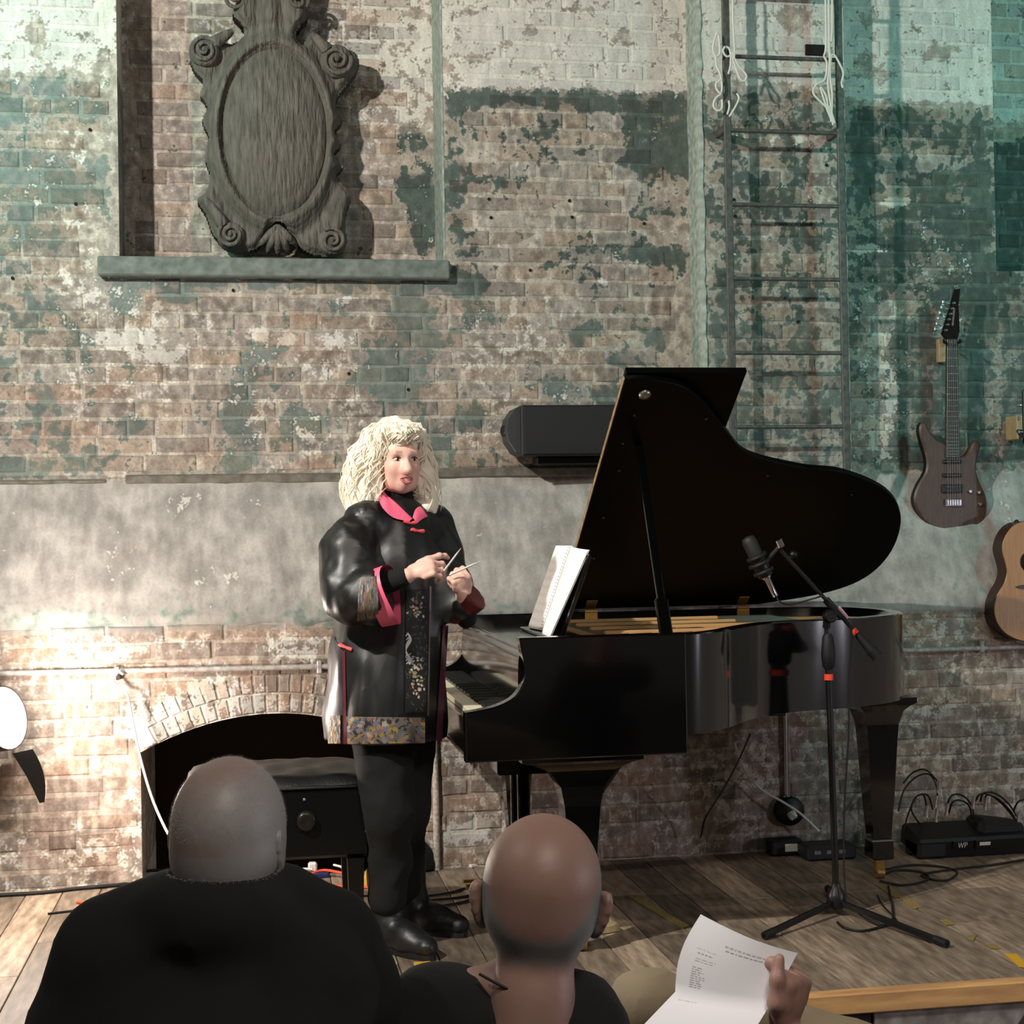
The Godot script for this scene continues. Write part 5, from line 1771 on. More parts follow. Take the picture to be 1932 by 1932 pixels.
# ---------------------------------------------------------------- pipes, sockets, lamp
func build_services() -> void:
	var mb := MB.new()
	var z := PLINTH_Z + 0.018
	mb.tube(PackedVector3Array([Vector3(-2.4, 0.812, z), Vector3(-0.9, 0.808, z), Vector3(0.3, 0.796, z), Vector3(1.6, 0.789, z), Vector3(2.7, 0.787, z), Vector3(3.9, 0.789, z)]), 0.0105, 10)
	var o := thing("conduit_pipe", "long pale metal conduit pipe running along the brick plinth", "pipe")
	put("tube", mb.done(), M.pipe, o)
	for x in [-0.5, 0.25, 2.95]:
		mb = MB.new()
		mb.box(Vector3(x, 0.795, PLINTH_Z + 0.012), Vector3(0.02, 0.05, 0.034), 0.004)
		put("pipe_clip", mb.done(), M.pipe, o)
	# vertical drop to a round black socket
	o = thing("socket_drop", "vertical steel conduit ending in a round black wall socket", "socket")
	var a := at_z(1482, 1330, z)
	var b := at_z(1484, 1500, z)
	mb = MB.new()
	mb.rod(Vector3(b.x, 0.786, z), b, 0.0095, 10)
	put("tube", mb.done(), M.steel, o)
	mb = MB.new()
	mb.rod(b, b + Vector3(0, -0.02, 0), 0.016, 12)
	put("collar", mb.done(), M.steel, o)
	var c := at_z(1490, 1530, PLINTH_Z + 0.03)
	mb = MB.new()
	mb.lathe([Vector2(0.058, -0.04), Vector2(0.058, 0.01), Vector2(0.05, 0.02), Vector2(0.0, 0.022)], 20, Transform3D(Basis(Vector3.RIGHT, PI / 2), c))
	put("box", mb.done(), M.black_paint, o)
	mb = MB.new()
	mb.box(c + Vector3(0.0, -0.012, 0.028), Vector3(0.034, 0.034, 0.022), 0.006, Basis(Vector3.BACK, 0.5))
	put("plug", mb.done(), M.white_plastic, o)
	# pale vertical pipe at the foot of the plinth near the arch
	mb = MB.new()
	var p := at_z(822, 1500, PLINTH_Z + 0.014)
	mb.tube(PackedVector3Array([Vector3(p.x, 0.0, p.z), Vector3(p.x + 0.002, 0.3, p.z), Vector3(p.x - 0.004, 0.6, p.z), Vector3(p.x, 0.79, p.z)]), 0.013, 10)
	tag(put("stand_pipe", mb.done(), M.old_white), "short pale painted vertical pipe on plinth beside the woman's legs", "pipe")
	# lamp hung from the conduit
	o = thing("flood_lamp", "bright white round flood lamp clamped low on the plinth pipe", "lamp")
	var at := Vector3(-0.845, 0.685, 0.62)
	var dir := Vector3(0.86, 0.2, 0.47).normalized()
	var bas := Basis.looking_at(dir, Vector3.UP) * Basis(Vector3.RIGHT, -PI / 2)
	var xf := Transform3D(bas, at)
	mb = MB.new()
	mb.lathe([Vector2(0.04, -0.24), Vector2(0.075, -0.22), Vector2(0.11, -0.06), Vector2(0.112, 0.004), Vector2(0.107, 0.004), Vector2(0.103, -0.02)], 28, xf)
	put("can", mb.done(), M.black_metal, o)
	mb = MB.new()
	mb.lathe([Vector2(0.104, -0.02), Vector2(0.09, -0.004), Vector2(0.05, 0.006), Vector2(0.0, 0.01)], 28, xf)
	put("lens", mb.done(), M.lamp_glow, o)
	# one shading flap, folded down on the audience side
	mb = MB.new()
	var low := (Vector3.DOWN - dir * Vector3.DOWN.dot(dir)).normalized()
	var hinge := at + low * 0.113 - dir * 0.006 + Vector3(0.045, 0.0, 0.03)
	var drop := Vector3(0.28, -0.92, -0.22).normalized()
	var along := Vector3(0.8, 0.2, 0.5).normalized()
	var flap: Array = []
	for j in 8:
		var line := PackedVector3Array()
		for i in 7:
			var u := i / 6.0 * 2.0 - 1.0
			var v := j / 7.0
			line.append(hinge + along * (u * 0.045 * (1.0 - 0.75 * v * v) + 0.015 * sin(v * PI)) + drop * v * 0.2)
		flap.append(line)
	mb.patch(flap)
	put("barn_door", mb.done(), M.lamp_door, o)
	mb = MB.new()
	mb.tube(curve([xf * Vector3(0.118, -0.1, 0), Vector3(-0.98, 0.8, 0.5), Vector3(-0.95, 0.83, 0.3), Vector3(-0.95, 0.81, 0.26)], 5), 0.008, 8)
	put("yoke", mb.done(), M.black_metal, o)
	var bulb := OmniLight3D.new()
	bulb.name = "bulb_light"
	o.add_child(bulb)
	bulb.position = at + dir * 0.05
	bulb.light_color = Color(1.0, 0.93, 0.88)
	bulb.light_energy = 1.5
	bulb.light_size = 0.06
	bulb.omni_range = 20.0
	bulb.omni_attenuation = 2.0
	bulb.shadow_enabled = true
	# white flex from the pipe down to the floor
	mb = MB.new()
	var flex: Array = []
	for q in [[232, 1272, 0.27], [222, 1268, 0.28], [214, 1285, 0.28], [228, 1300, 0.28], [240, 1310, 0.29], [250, 1360, 0.3], [265, 1430, 0.32], [285, 1500, 0.36], [308, 1555, 0.4], [330, 1595, 0.45], [345, 1620, 0.48]]: flex.append(at_z(q[0], q[1], q[2]))
	mb.tube(curve(flex, 5), 0.0052, 8)
	tag(put("white_flex", mb.done(), M.white_plastic), "white lamp flex hanging from the pipe past the dark arch", "cable")
	mb = MB.new()
	flex = []
	for q in [[1386, 1400, 0.3], [1395, 1432, 0.3], [1412, 1465, 0.3], [1440, 1492, 0.31], [1475, 1512, 0.33], [1510, 1535, 0.34], [1545, 1568, 0.34]]: flex.append(at_z(q[0], q[1], q[2]))
	mb.tube(curve(flex, 5), 0.005, 8)
	tag(put("white_flex", mb.done(), M.white_plastic), "white cable looping across the bricks under the piano tail", "cable")
	mb = MB.new()
	flex = []
	for q in [[1415, 1385, 0.8], [1400, 1420, 0.7], [1375, 1470, 0.55], [1345, 1520, 0.42], [1330, 1545, 0.36], [1322, 1580, 0.32]]: flex.append(at_z(q[0], q[1], q[2]))
	mb.tube(curve(flex, 4), 0.0032, 6)
	tag(put("black_flex", mb.done(), M.rubber), "thin black cable dropping from under the piano to the wall", "cable")

# ---------------------------------------------------------------- people
func joined_mesh(list: Array) -> ArrayMesh:
	var st := SurfaceTool.new()
	st.begin(Mesh.PRIMITIVE_TRIANGLES)
	for m in list: st.append_from(m, 0, Transform3D.IDENTITY)
	return st.commit()
func skin_mat() -> StandardMaterial3D:
	var m := mat(Color.WHITE, 0.48)
	m.vertex_color_use_as_albedo = true
	m.subsurf_scatter_enabled = true
	m.subsurf_scatter_strength = 0.04
	return m

# A hand: d from wrist to knuckles, n out of its back, s towards the thumb; curls bend the finger joints towards the palm.
func add_hand(f: Field, wrist: Vector3, d: Vector3, n: Vector3, s: Vector3, curl: Array, k: float, thumb: Array, c: Color) -> Array:
	d = d.normalized()
	s = (s - d * s.dot(d)).normalized()
	n = (n - d * n.dot(d) - s * n.dot(s)).normalized()
	f.egg(wrist + d * 0.045 * k, Vector3(0.024, 0.046, 0.0155) * k, Basis(s, d, n), c)
	f.egg(wrist + d * 0.062 * k + s * 0.002, Vector3(0.036, 0.034, 0.0145) * k, Basis(s, d, n), c)
	f.egg(wrist + d * 0.035 * k + s * 0.02 * k - n * 0.008 * k, Vector3(0.017, 0.028, 0.015) * k, Basis(s, d, n), c)
	var tips: Array = []
	var len := [1.0, 1.1, 1.02, 0.82]
	for i in 4:
		var p := wrist + d * (0.088 - 0.004 * absf(i - 1.2)) * k + s * (0.029 - i * 0.0195) * k
		var a := 0.0
		var r := (0.0092 - 0.0006 * i) * k
		var spread := s * (0.12 - i * 0.08)
		var pts: Array = [p - d * 0.03 * k, p]
		var rad: Array = [r * 1.05, r * 1.12]
		for j in 3:
			a += curl[i][j]
			var dir := (d * cos(a) - n * sin(a) + spread * cos(a)).normalized()
			p += dir * [0.042, 0.026, 0.021][j] * len[i] * k
			pts.append(p)
			rad.append(r * [0.98, 0.9, 0.76][j])
		f.chain(pts, rad, c)
		tips.append(p)
	var t0 := wrist + d * 0.02 * k + s * 0.02 * k - n * 0.006 * k
	var tp: Array = [t0]
	for q in thumb: tp.append(t0 + (d * q[0] + s * q[1] - n * q[2]) * k)
	f.chain(tp, [0.014 * k, 0.0125 * k, 0.0105 * k, 0.0085 * k].slice(0, tp.size()), c)
	tips.append(tp[-1])
	return tips

const HAIR_LIGHT := Color(0.82, 0.72, 0.52)
func build_woman() -> void:
	var o := thing("person", "woman with long wavy blonde hair in black embroidered robe holding two sticks", "person")
	var zc := 1.32
	var W := func(px: float, py: float, dz: float) -> Vector3: return at_z(px, py, zc + dz)
	var skin := Color(0.80, 0.50, 0.40)
	# --- head
	var hc: Vector3 = W.call(750, 868, 0.0)
	var fw := Vector3(0.26, -0.05, 0.96).normalized()
	var rt := Vector3.UP.cross(fw).normalized()
	var hb := Basis(rt, fw.cross(rt), fw)
	var S := 0.9
	var H := func(x: float, y: float, z: float) -> Vector3: return hc + hb * (Vector3(x, y, z) * S)
	var f := Field.new()
	f.k = 0.02
	f.egg(H.call(0, 0.035, -0.012), Vector3(0.076, 0.095, 0.095) * S, hb)
	f.egg(H.call(0, -0.025, 0.02), Vector3(0.063, 0.085, 0.068) * S, hb)
	f.egg(H.call(0, -0.092, 0.052), Vector3(0.03, 0.024, 0.026) * S, hb)
	for s in [-1, 1]:
		f.egg(H.call(s * 0.034, -0.03, 0.054), Vector3(0.025, 0.028, 0.025) * S, hb)
		f.egg(H.call(s * 0.0105, -0.038, 0.093), Vector3(0.0085, 0.007, 0.01) * S, hb)
		f.egg(H.call(s * 0.031, 0.004, 0.1), Vector3(0.021, 0.0125, 0.019) * S, hb, Color.WHITE, true)
		f.egg(H.call(s * 0.038, -0.075, 0.032), Vector3(0.022, 0.03, 0.03) * S, hb)
		f.egg(H.call(s * 0.076, -0.005, -0.005), Vector3(0.009, 0.03, 0.018) * S, hb)
	f.cap(H.call(0, 0.008, 0.084), 0.0075, H.call(0, -0.034, 0.103), 0.0095)
	f.cap(H.call(-0.036, 0.024, 0.074), 0.011, H.call(0.036, 0.024, 0.074), 0.011)
	f.cap(H.call(0, -0.066, 0.076), 0.016, H.call(0, -0.072, 0.076), 0.016)
	f.cap(H.call(0, -0.08, -0.02), 0.05, H.call(-0.01, -0.2, -0.045), 0.052)
	var face := func(p: Vector3) -> Color:
		var q: Vector3 = (hb.transposed() * (p - hc)) / S
		var c := skin
		var cheek := maxf(0.0, 1.0 - Vector2((absf(q.x) - 0.036) / 0.024, (q.y + 0.03) / 0.026).length())
		c = c.lerp(Color(0.72, 0.3, 0.24), cheek * 0.5 if q.z > 0.03 else 0.0)
		if q.z > 0.05 and absf(q.y - 0.029) < 0.004 and absf(absf(q.x) - 0.031) < 0.017: c = Color(0.5, 0.32, 0.22)
		return c
	var head_mesh := f.mesh(0.0045, true, face)
	# --- hands
	var hand := Field.new()
	hand.k = 0.008
	var w1: Vector3 = W.call(768, 1087, 0.26)
	var k1: Vector3 = W.call(826, 1063, 0.27)
	hand.cap(W.call(742, 1095, 0.24), 0.027, w1, 0.0235, skin)
	add_hand(hand, w1, k1 - w1, Vector3(-0.05, 0.55, 0.82), Vector3(0, 0.83, -0.5), [[0.35, 0.5, 0.4], [0.75, 0.7, 0.4], [0.9, 0.8, 0.5], [1.0, 0.8, 0.5]], 0.92, [[0.03, 0.012, 0.02], [0.06, 0.012, 0.03], [0.085, 0.006, 0.034]], skin)
	var w2: Vector3 = W.call(873, 1122, 0.12)
	var k2: Vector3 = W.call(868, 1080, 0.15)
	hand.cap(W.call(876, 1146, 0.1), 0.026, w2, 0.023, skin)
	add_hand(hand, w2 - (k2 - w2).normalized() * 0.018, k2 - w2, Vector3(0.35, 0.1, 0.9), Vector3(0.9, 0.1, -0.35), [[1.1, 1.3, 0.8], [1.3, 1.4, 0.9], [1.4, 1.4, 0.9], [1.5, 1.4, 0.9]], 0.86, [[0.03, 0.012, 0.004], [0.062, 0.008, 0.012], [0.082, -0.008, 0.02]], skin)
	var hand_mesh := hand.mesh(0.0034, true)
	var under := Field.new()   # arms and trunk under the clothes
	under.k = 0.03
	under.chain([H.call(-0.01, -0.2, -0.045), W.call(742, 1020, 0.0), W.call(735, 1200, 0.0), W.call(728, 1380, 0.0)], [0.05, 0.09, 0.09, 0.1], skin)
	under.chain([W.call(742, 1000, 0.0), W.call(680, 1000, 0.08), W.call(652, 1110, 0.16), W.call(745, 1094, 0.242)], [0.06, 0.045, 0.036, 0.026], skin)
	under.chain([W.call(742, 1000, 0.0), W.call(812, 1000, -0.08), W.call(850, 1110, 0.02), W.call(877, 1148, 0.098)], [0.06, 0.042, 0.034, 0.025], skin)
	put("body", joined_mesh([head_mesh, hand_mesh, under.mesh(0.012, true)]), M.skin, o)
	for s in [-1, 1]:
		var mb := MB.new()
		mb.ball(H.call(s * 0.031, 0.003, 0.073), Vector3(0.0125, 0.0085, 0.011) * S, 12, hb)
		var eye := put("eye", mb.done(), M.eye_white, o)
		mb = MB.new()
		mb.ball(H.call(s * 0.031 + 0.001, 0.003, 0.0808), Vector3(0.0055, 0.0058, 0.004) * S, 10, hb)
		put("iris", mb.done(), M.iris, eye)
		mb = MB.new()
		mb.tube(curve([H.call(s * 0.017, 0.006, 0.081), H.call(s * 0.031, 0.0115, 0.0835), H.call(s * 0.046, 0.006, 0.074)], 4), [0.0012, 0.0018, 0.002, 0.0022, 0.0022, 0.0022, 0.002, 0.0018, 0.0012], 6)
		put("eyelid", mb.done(), M.lid_brown, o)
	var mb := MB.new()
	mb.tube(curve([H.call(-0.024, -0.064, 0.087), H.call(-0.008, -0.0575, 0.096), H.call(0, -0.059, 0.0975), H.call(0.008, -0.0575, 0.096), H.call(0.024, -0.064, 0.087)], 4), [0.001, 0.002, 0.0028, 0.0033, 0.0035, 0.0035, 0.0034, 0.0033, 0.0033, 0.0034, 0.0035, 0.0034, 0.0033, 0.0028, 0.0022, 0.0016, 0.001], 7)
	mb.tube(curve([H.call(-0.024, -0.064, 0.087), H.call(0, -0.0795, 0.0945), H.call(0.024, -0.064, 0.087)], 5), [0.001, 0.0025, 0.0036, 0.0042, 0.0045, 0.0045, 0.0045, 0.0042, 0.0036, 0.0025, 0.001], 7)
	put("lips", mb.done(), M.lips, o)
	mb = MB.new()
	mb.ball(H.call(0, -0.068, 0.0905), Vector3(0.015, 0.006, 0.005) * S, 10, hb)
	put("mouth", mb.done(), M.mouth, o)
	# --- hair
	var g := Field.new()
	g.k = 0.035
	g.ripple = noisy(26.0, 3, 41)
	g.ripple_scale = Vector3(1.0, 0.6, 1.0)
	g.ripple_depth = 0.014
	g.egg(H.call(0.0, 0.052, -0.03), Vector3(0.1, 0.1, 0.105) * S, hb)
	g.egg(H.call(0, -0.08, -0.075), Vector3(0.12, 0.14, 0.065) * S, hb)
	g.chain([H.call(-0.075, 0.06, -0.03), H.call(-0.108, -0.015, -0.03), H.call(-0.122, -0.09, -0.025), H.call(-0.138, -0.165, -0.01)], [0.042, 0.046, 0.052, 0.043])
	g.chain([H.call(-0.104, -0.07, 0.012), H.call(-0.112, -0.145, 0.02)], [0.03, 0.04])
	g.chain([H.call(0.072, 0.06, -0.03), H.call(0.094, -0.015, -0.03), H.call(0.104, -0.09, -0.02), H.call(0.112, -0.165, 0.0)], [0.038, 0.037, 0.04, 0.036])
	g.chain([H.call(0.09, -0.09, 0.01), H.call(0.096, -0.16, 0.02)], [0.022, 0.028])
	g.chain([H.call(-0.055, 0.092, 0.045), H.call(0.0, 0.104, 0.056), H.call(0.052, 0.09, 0.045)], [0.024, 0.025, 0.023])
	put("hair", g.mesh(0.0065), M.hair, o)
	# loose wavy locks over the mass
	var lr := RandomNumberGenerator.new()
	lr.seed = 8
	mb = MB.new()
	for i in 260:
		var a := lr.randf_range(-2.7, 2.7)
		var start := Vector3(sin(a) * 0.05, 0.125, cos(a) * 0.05 - 0.02)
		var fringe := absf(a) < 0.62
		var drop := lr.randf_range(0.06, 0.082) if fringe else lr.randf_range(0.16, 0.335)
		var pts: Array = []
		var ph := lr.randf() * TAU
		for j in 8:
			var t := j / 7.0
			var y := 0.14 - drop * t
			var out := Vector3(sin(a + sin(t * 11.0 + ph) * 0.09), 0.0, cos(a + sin(t * 11.0 + ph) * 0.09))
			var from: Vector3 = H.call(out.x * 0.24 - 0.004, y, out.z * 0.24 - 0.02)
			var to: Vector3 = H.call(0, y * 0.9, -0.02)
			pts.append(g.hit(from, (to - from).normalized(), 0.001 + 0.004 * sin(t * 16.0 + ph) + 0.01 * t * t * absf(sin(ph * 3.0))))
		var r := lr.randf_range(0.0012, 0.0028)
		mb.tube(curve(pts, 2), [r * 0.4, r * 0.7, r * 0.9, r, r, r, r, r, r, r, r * 0.95, r * 0.9, r * 0.75, r * 0.5, r * 0.2], 5, false)
	put("hair_locks", mb.done(), M.hair, o).set_meta("kind", "stuff")
	# --- black turtleneck showing at the neck and wrists
	f = Field.new()
	f.k = 0.02
	f.chain([H.call(0, -0.118, -0.012), H.call(0, -0.15, -0.03), H.call(-0.01, -0.24, -0.055)], [0.053, 0.06, 0.075])
	put("turtleneck", f.mesh(0.008), M.knit, o)
	for q in [[W.call(722, 1101, 0.225), 0.036, W.call(757, 1091, 0.255), 0.031], [W.call(880, 1165, 0.08), 0.034, W.call(875, 1140, 0.105), 0.029]]:
		f = Field.new()
		f.cap(q[0], q[1], q[2], q[3])
		put("undersleeve", f.mesh(0.007), M.knit, o)
	# --- robe
	var folds := noisy(7.0, 2, 42)
	var cuff_dir: Vector3 = (W.call(760, 1105, 0.26) - W.call(680, 1126, 0.21)).normalized()
	var sleeve := Field.new()
	sleeve.k = 0.05
	sleeve.ripple = folds
	sleeve.ripple_scale = Vector3(1.6, 1.0, 1.6)
	sleeve.ripple_depth = 0.013
	sleeve.chain([W.call(680, 990, 0.08), W.call(656, 1045, 0.13), W.call(652, 1100, 0.16), W.call(664, 1128, 0.19), W.call(704, 1124, 0.235), W.call(760, 1112, 0.29)], [0.062, 0.076, 0.07, 0.07, 0.07, 0.074])
	sleeve.cuts = [[W.call(728, 1119, 0.25), cuff_dir]]
	var robe := Field.new()
	robe.k = 0.06
	robe.ripple = folds
	robe.ripple_scale = Vector3(1.3, 0.45, 1.3)
	robe.ripple_depth = 0.012
	robe.low = W.call(725, 1406, 0.17).y
	robe.chain([W.call(742, 1000, 0.0), W.call(738, 1060, 0.0), W.call(735, 1150, 0.0), W.call(732, 1250, 0.0), W.call(728, 1340, 0.0), W.call(726, 1420, 0.0)], [0.1, 0.135, 0.155, 0.172, 0.18, 0.185])
	robe.cap(W.call(690, 985, 0.07), 0.066, W.call(806, 985, -0.07), 0.06)
	robe.chain([W.call(818, 992, -0.09), W.call(836, 1050, -0.04), W.call(848, 1100, 0.02), W.call(866, 1146, 0.075)], [0.058, 0.058, 0.055, 0.05])
	robe.cuts = []
	put("robe", robe.mesh(0.0095), M.satin, o)
	put("sleeve", sleeve.mesh(0.0085), M.satin, o)
	# strips laid on the cloth: hem band, front band, slit piping, collar, frogs
	var wrap := func(fld: Field, cols: Array, rows_n: int, cols_n: int, off: float) -> ArrayMesh:
		# cols: four corner pixels (top-left, top-right, bottom-right, bottom-left)
		var rows: Array = []
		for j in rows_n:
			var line := PackedVector3Array()
			for i in cols_n:
				var u := i / float(cols_n - 1)
				var v := j / float(rows_n - 1)
				var top: Vector2 = cols[0].lerp(cols[1], u)
				var bot: Vector2 = cols[3].lerp(cols[2], u)
				var px := top.lerp(bot, v)
				var from := at_z(px.x, px.y, zc + 0.45)
				line.append(fld.hit(from, (from - EYE).normalized(), off))
			rows.append(line)
		var m := MB.new()
		m.patch(rows)
		return m.done()
	put("hem_band", wrap.call(robe, [Vector2(653, 1352), Vector2(802, 1354), Vector2(802, 1402), Vector2(655, 1404)], 8, 22, 0.003), M.brocade, o)
	put("hem_band", wrap.call(robe, [Vector2(619, 1350), Vector2(642, 1350), Vector2(642, 1403), Vector2(619, 1403)], 8, 6, 0.003), M.brocade_pale, o)
	put("front_band", wrap.call(robe, [Vector2(766, 1112), Vector2(811, 1112), Vector2(806, 1345), Vector2(764, 1345)], 26, 8, 0.003), M.embroidery, o)
	put("front_edge", wrap.call(robe, [Vector2(811, 1106), Vector2(814, 1106), Vector2(809, 1350), Vector2(806, 1350)], 20, 3, 0.005), M.piping_grey, o)
	put("lining_edge", wrap.call(robe, [Vector2(836, 1180), Vector2(846, 1180), Vector2(834, 1398), Vector2(822, 1398)], 20, 4, 0.004), M.lining, o)
	put("slit_piping", wrap.call(robe, [Vector2(646, 1228), Vector2(651, 1228), Vector2(654, 1404), Vector2(648, 1404)], 20, 3, 0.005), M.maroon, o)
	put("side_panel", wrap.call(robe, [Vector2(628, 1200), Vector2(646, 1228), Vector2(647, 1350), Vector2(619, 1350)], 16, 5, 0.002), M.satin_grey, o)
	put("sleeve_band", wrap.call(sleeve, [Vector2(677, 1092), Vector2(712, 1086), Vector2(714, 1166), Vector2(674, 1172)], 12, 8, 0.004), M.brocade, o)
	for q in [[Vector2(640, 1216), Vector2(652, 1221), Vector2(664, 1226)], [Vector2(762, 983), Vector2(774, 987), Vector2(786, 985)], [Vector2(776, 999), Vector2(788, 1002), Vector2(800, 1002)]]:
		mb = MB.new()
		var pts: Array = []
		for p in q:
			var from := at_z(p.x, p.y, zc + 0.45)
			pts.append(robe.hit(from, (from - EYE).normalized(), 0.004))
		mb.tube(curve(pts, 3), [0.005, 0.0065, 0.0055, 0.004, 0.0055, 0.0065, 0.005], 7)
		put("frog_button", mb.done(), M.coral, o)
	# pink collar: two satin lapels standing off the cloth
	for q in [[[717, 928, 0.09], [725, 945, 0.11], [745, 963, 0.13], [775, 981, 0.13], 0.02], [[783, 982, 0.12], [788, 972, 0.1], [797, 966, 0.07], [803, 968, 0.04], 0.018]]:
		var rows: Array = []
		for j in 4:
			var line := PackedVector3Array()
			for i in 4:
				var p: Array = q[i]
				var px := float(p[0]) + (j - 1.5) * (-2.0 if q[4] == 0.02 else 3.0)
				var py := float(p[1]) + (j - 1.5) * (9.0 if q[4] == 0.02 else 7.0) * (1.0 if i < 3 else (0.2 if q[4] == 0.02 else 0.6)) * (0.5 if i == 0 and q[4] == 0.018 else 1.0)
				var from := at_z(px, py, zc + 0.45)
				line.append(robe.hit(from, (from - EYE).normalized(), 0.008 + 0.005 * sin(j * 1.0)))
			rows.append(curve(Array(line), 4))
		mb = MB.new()
		mb.patch(rows)
		put("collar", mb.done(), M.pink_satin, o)
	# turned-back pink cuff of the near sleeve, and the dark red one of the far sleeve
	var cc: Vector3 = W.call(728, 1122, 0.25)
	var cu := cuff_dir.cross(Vector3.UP).normalized()
	var cv := cu.cross(cuff_dir).normalized()
	var rows: Array = []
	for j in 5:
		var line := PackedVector3Array()
		for i in 25:
			var a := TAU * i / 24.0
			var r := 0.087 + 0.004 * sin(a * 3.0) + 0.001 * j
			line.append(cc - cuff_dir * (0.035 - 0.014 * j + 0.006 * sin(a * 2.0)) + (cu * cos(a) * 0.86 + cv * sin(a)) * r)
		rows.append(line)
	mb = MB.new()
	mb.patch(rows)
	put("cuff", mb.done(), M.pink_satin, o)
	f = Field.new()
	f.k = 0.01
	var q0: Vector3 = W.call(864, 1150, 0.075)
	var q1: Vector3 = W.call(888, 1132, 0.1)
	f.chain([q0, q1, W.call(896, 1126, 0.1)], [0.046, 0.044, 0.046])
	f.cuts = [[q1 + (q1 - q0).normalized() * 0.02, (q1 - q0).normalized()]]
	put("cuff", f.mesh(0.006), M.dark_red, o)
	# --- trousers and boots
	f = Field.new()
	f.k = 0.03
	f.ripple = noisy(9.0, 2, 44)
	f.ripple_depth = 0.008
	var n_foot := at_y(752, 1795, 0.0)
	var f_foot := at_y(800, 1758, 0.0)
	f.chain([W.call(722, 1390, 0.05), W.call(734, 1530, 0.08), Vector3(n_foot.x - 0.02, 0.28, n_foot.z - 0.02), Vector3(n_foot.x - 0.03, 0.16, n_foot.z - 0.02)], [0.1, 0.078, 0.064, 0.06])
	f.chain([W.call(764, 1390, -0.05), W.call(764, 1530, -0.04), Vector3(f_foot.x - 0.06, 0.28, f_foot.z - 0.01), Vector3(f_foot.x - 0.065, 0.14, f_foot.z - 0.01)], [0.1, 0.075, 0.062, 0.058])
	put("trousers", f.mesh(0.012), M.black_cloth, o)
	for q in [[n_foot, 0.62, -0.02], [f_foot, 0.9, -0.07]]:
		var c: Vector3 = q[0]
		var d := Vector3(sin(q[1]), 0, cos(q[1]))
		f = Field.new()
		f.k = 0.03
		f.ripple = noisy(16.0, 2, 45)
		f.ripple_depth = 0.004
		f.low = 0.018
		var heel := c - d * 0.06
		f.chain([heel + Vector3(0, 0.24, 0), heel + Vector3(0, 0.1, 0) + d * 0.01, heel + Vector3(0, 0.04, 0)], [0.058, 0.05, 0.042])
		f.chain([heel + Vector3(0, 0.06, 0), c + d * 0.05 + Vector3(0, 0.045, 0), c + d * 0.13 + Vector3(0, 0.034, 0)], [0.05, 0.045, 0.036])
		put("boot", f.mesh(0.008), M.boot, o)
		mb = MB.new()
		var ring := PackedVector3Array()
		var side := Vector3.UP.cross(d)
		for i in 20:
			var a := TAU * i / 20.0
			ring.append(c + d * (0.032 + cos(a) * 0.132) + side * sin(a) * (0.04 + 0.003 * cos(a)))
		var up := PackedVector3Array()
		for p in ring: up.append(p + Vector3(0, 0.024, 0))
		var rev_r := ring.duplicate()
		var rev_u := up.duplicate()
		rev_r.reverse()
		rev_u.reverse()
		mb.ring_join(rev_r, rev_u)
		mb.fan(rev_r, false)
		mb.fan(rev_u, true)
		put("boot_sole", mb.done(), M.rubber, o)
	# --- the two slim white sticks and a loose dark cord
	for q in [[[838, 1077, 0.33], [870, 1034, 0.36], "slim white pointed stick in the woman's upper hand"], [[848, 1085, 0.19], [906, 1059, 0.22], "slim white pointed stick in the woman's lower hand"]]:
		mb = MB.new()
		var a := at_z(q[0][0], q[0][1], zc + q[0][2] - 0.03)
		var e := at_z(q[1][0], q[1][1], zc + q[1][2] - 0.03)
		mb.tube(PackedVector3Array([a, a.lerp(e, 0.7), e]), [0.0032, 0.003, 0.0006], 8)
		tag(put("white_stick", mb.done(), M.white_plastic), q[2], "stick")

# ---------------------------------------------------------------- the audience, seen from behind
func chair(label: String, hip: Vector3, turn: float) -> void:
	var o := thing("audience_chair", label, "chair", Vector3(hip.x, -0.3, hip.z), turn)
	var mb := MB.new()
	mb.box(Vector3(0, 0.42, -0.02), Vector3(0.42, 0.04, 0.42), 0.015)
	put("seat", mb.done(), M.chair_black, o)
	mb = MB.new()
	mb.box(Vector3(0, 0.66, 0.22), Vector3(0.4, 0.2, 0.025), 0.01, Basis(Vector3.RIGHT, 0.15))
	put("backrest", mb.done(), M.chair_black, o)
	for x in [-0.19, 0.19]:
		for z in [-0.2, 0.19]:
			mb = MB.new()
			mb.rod(Vector3(x, 0.0, z * 1.1), Vector3(x, 0.42, z), 0.012, 8)
			put("leg", mb.done(), M.grey_metal, o)
		mb = MB.new()
		mb.rod(Vector3(x, 0.42, 0.19), Vector3(x, 0.72, 0.225), 0.011, 8)
		put("back_post", mb.done(), M.grey_metal, o)

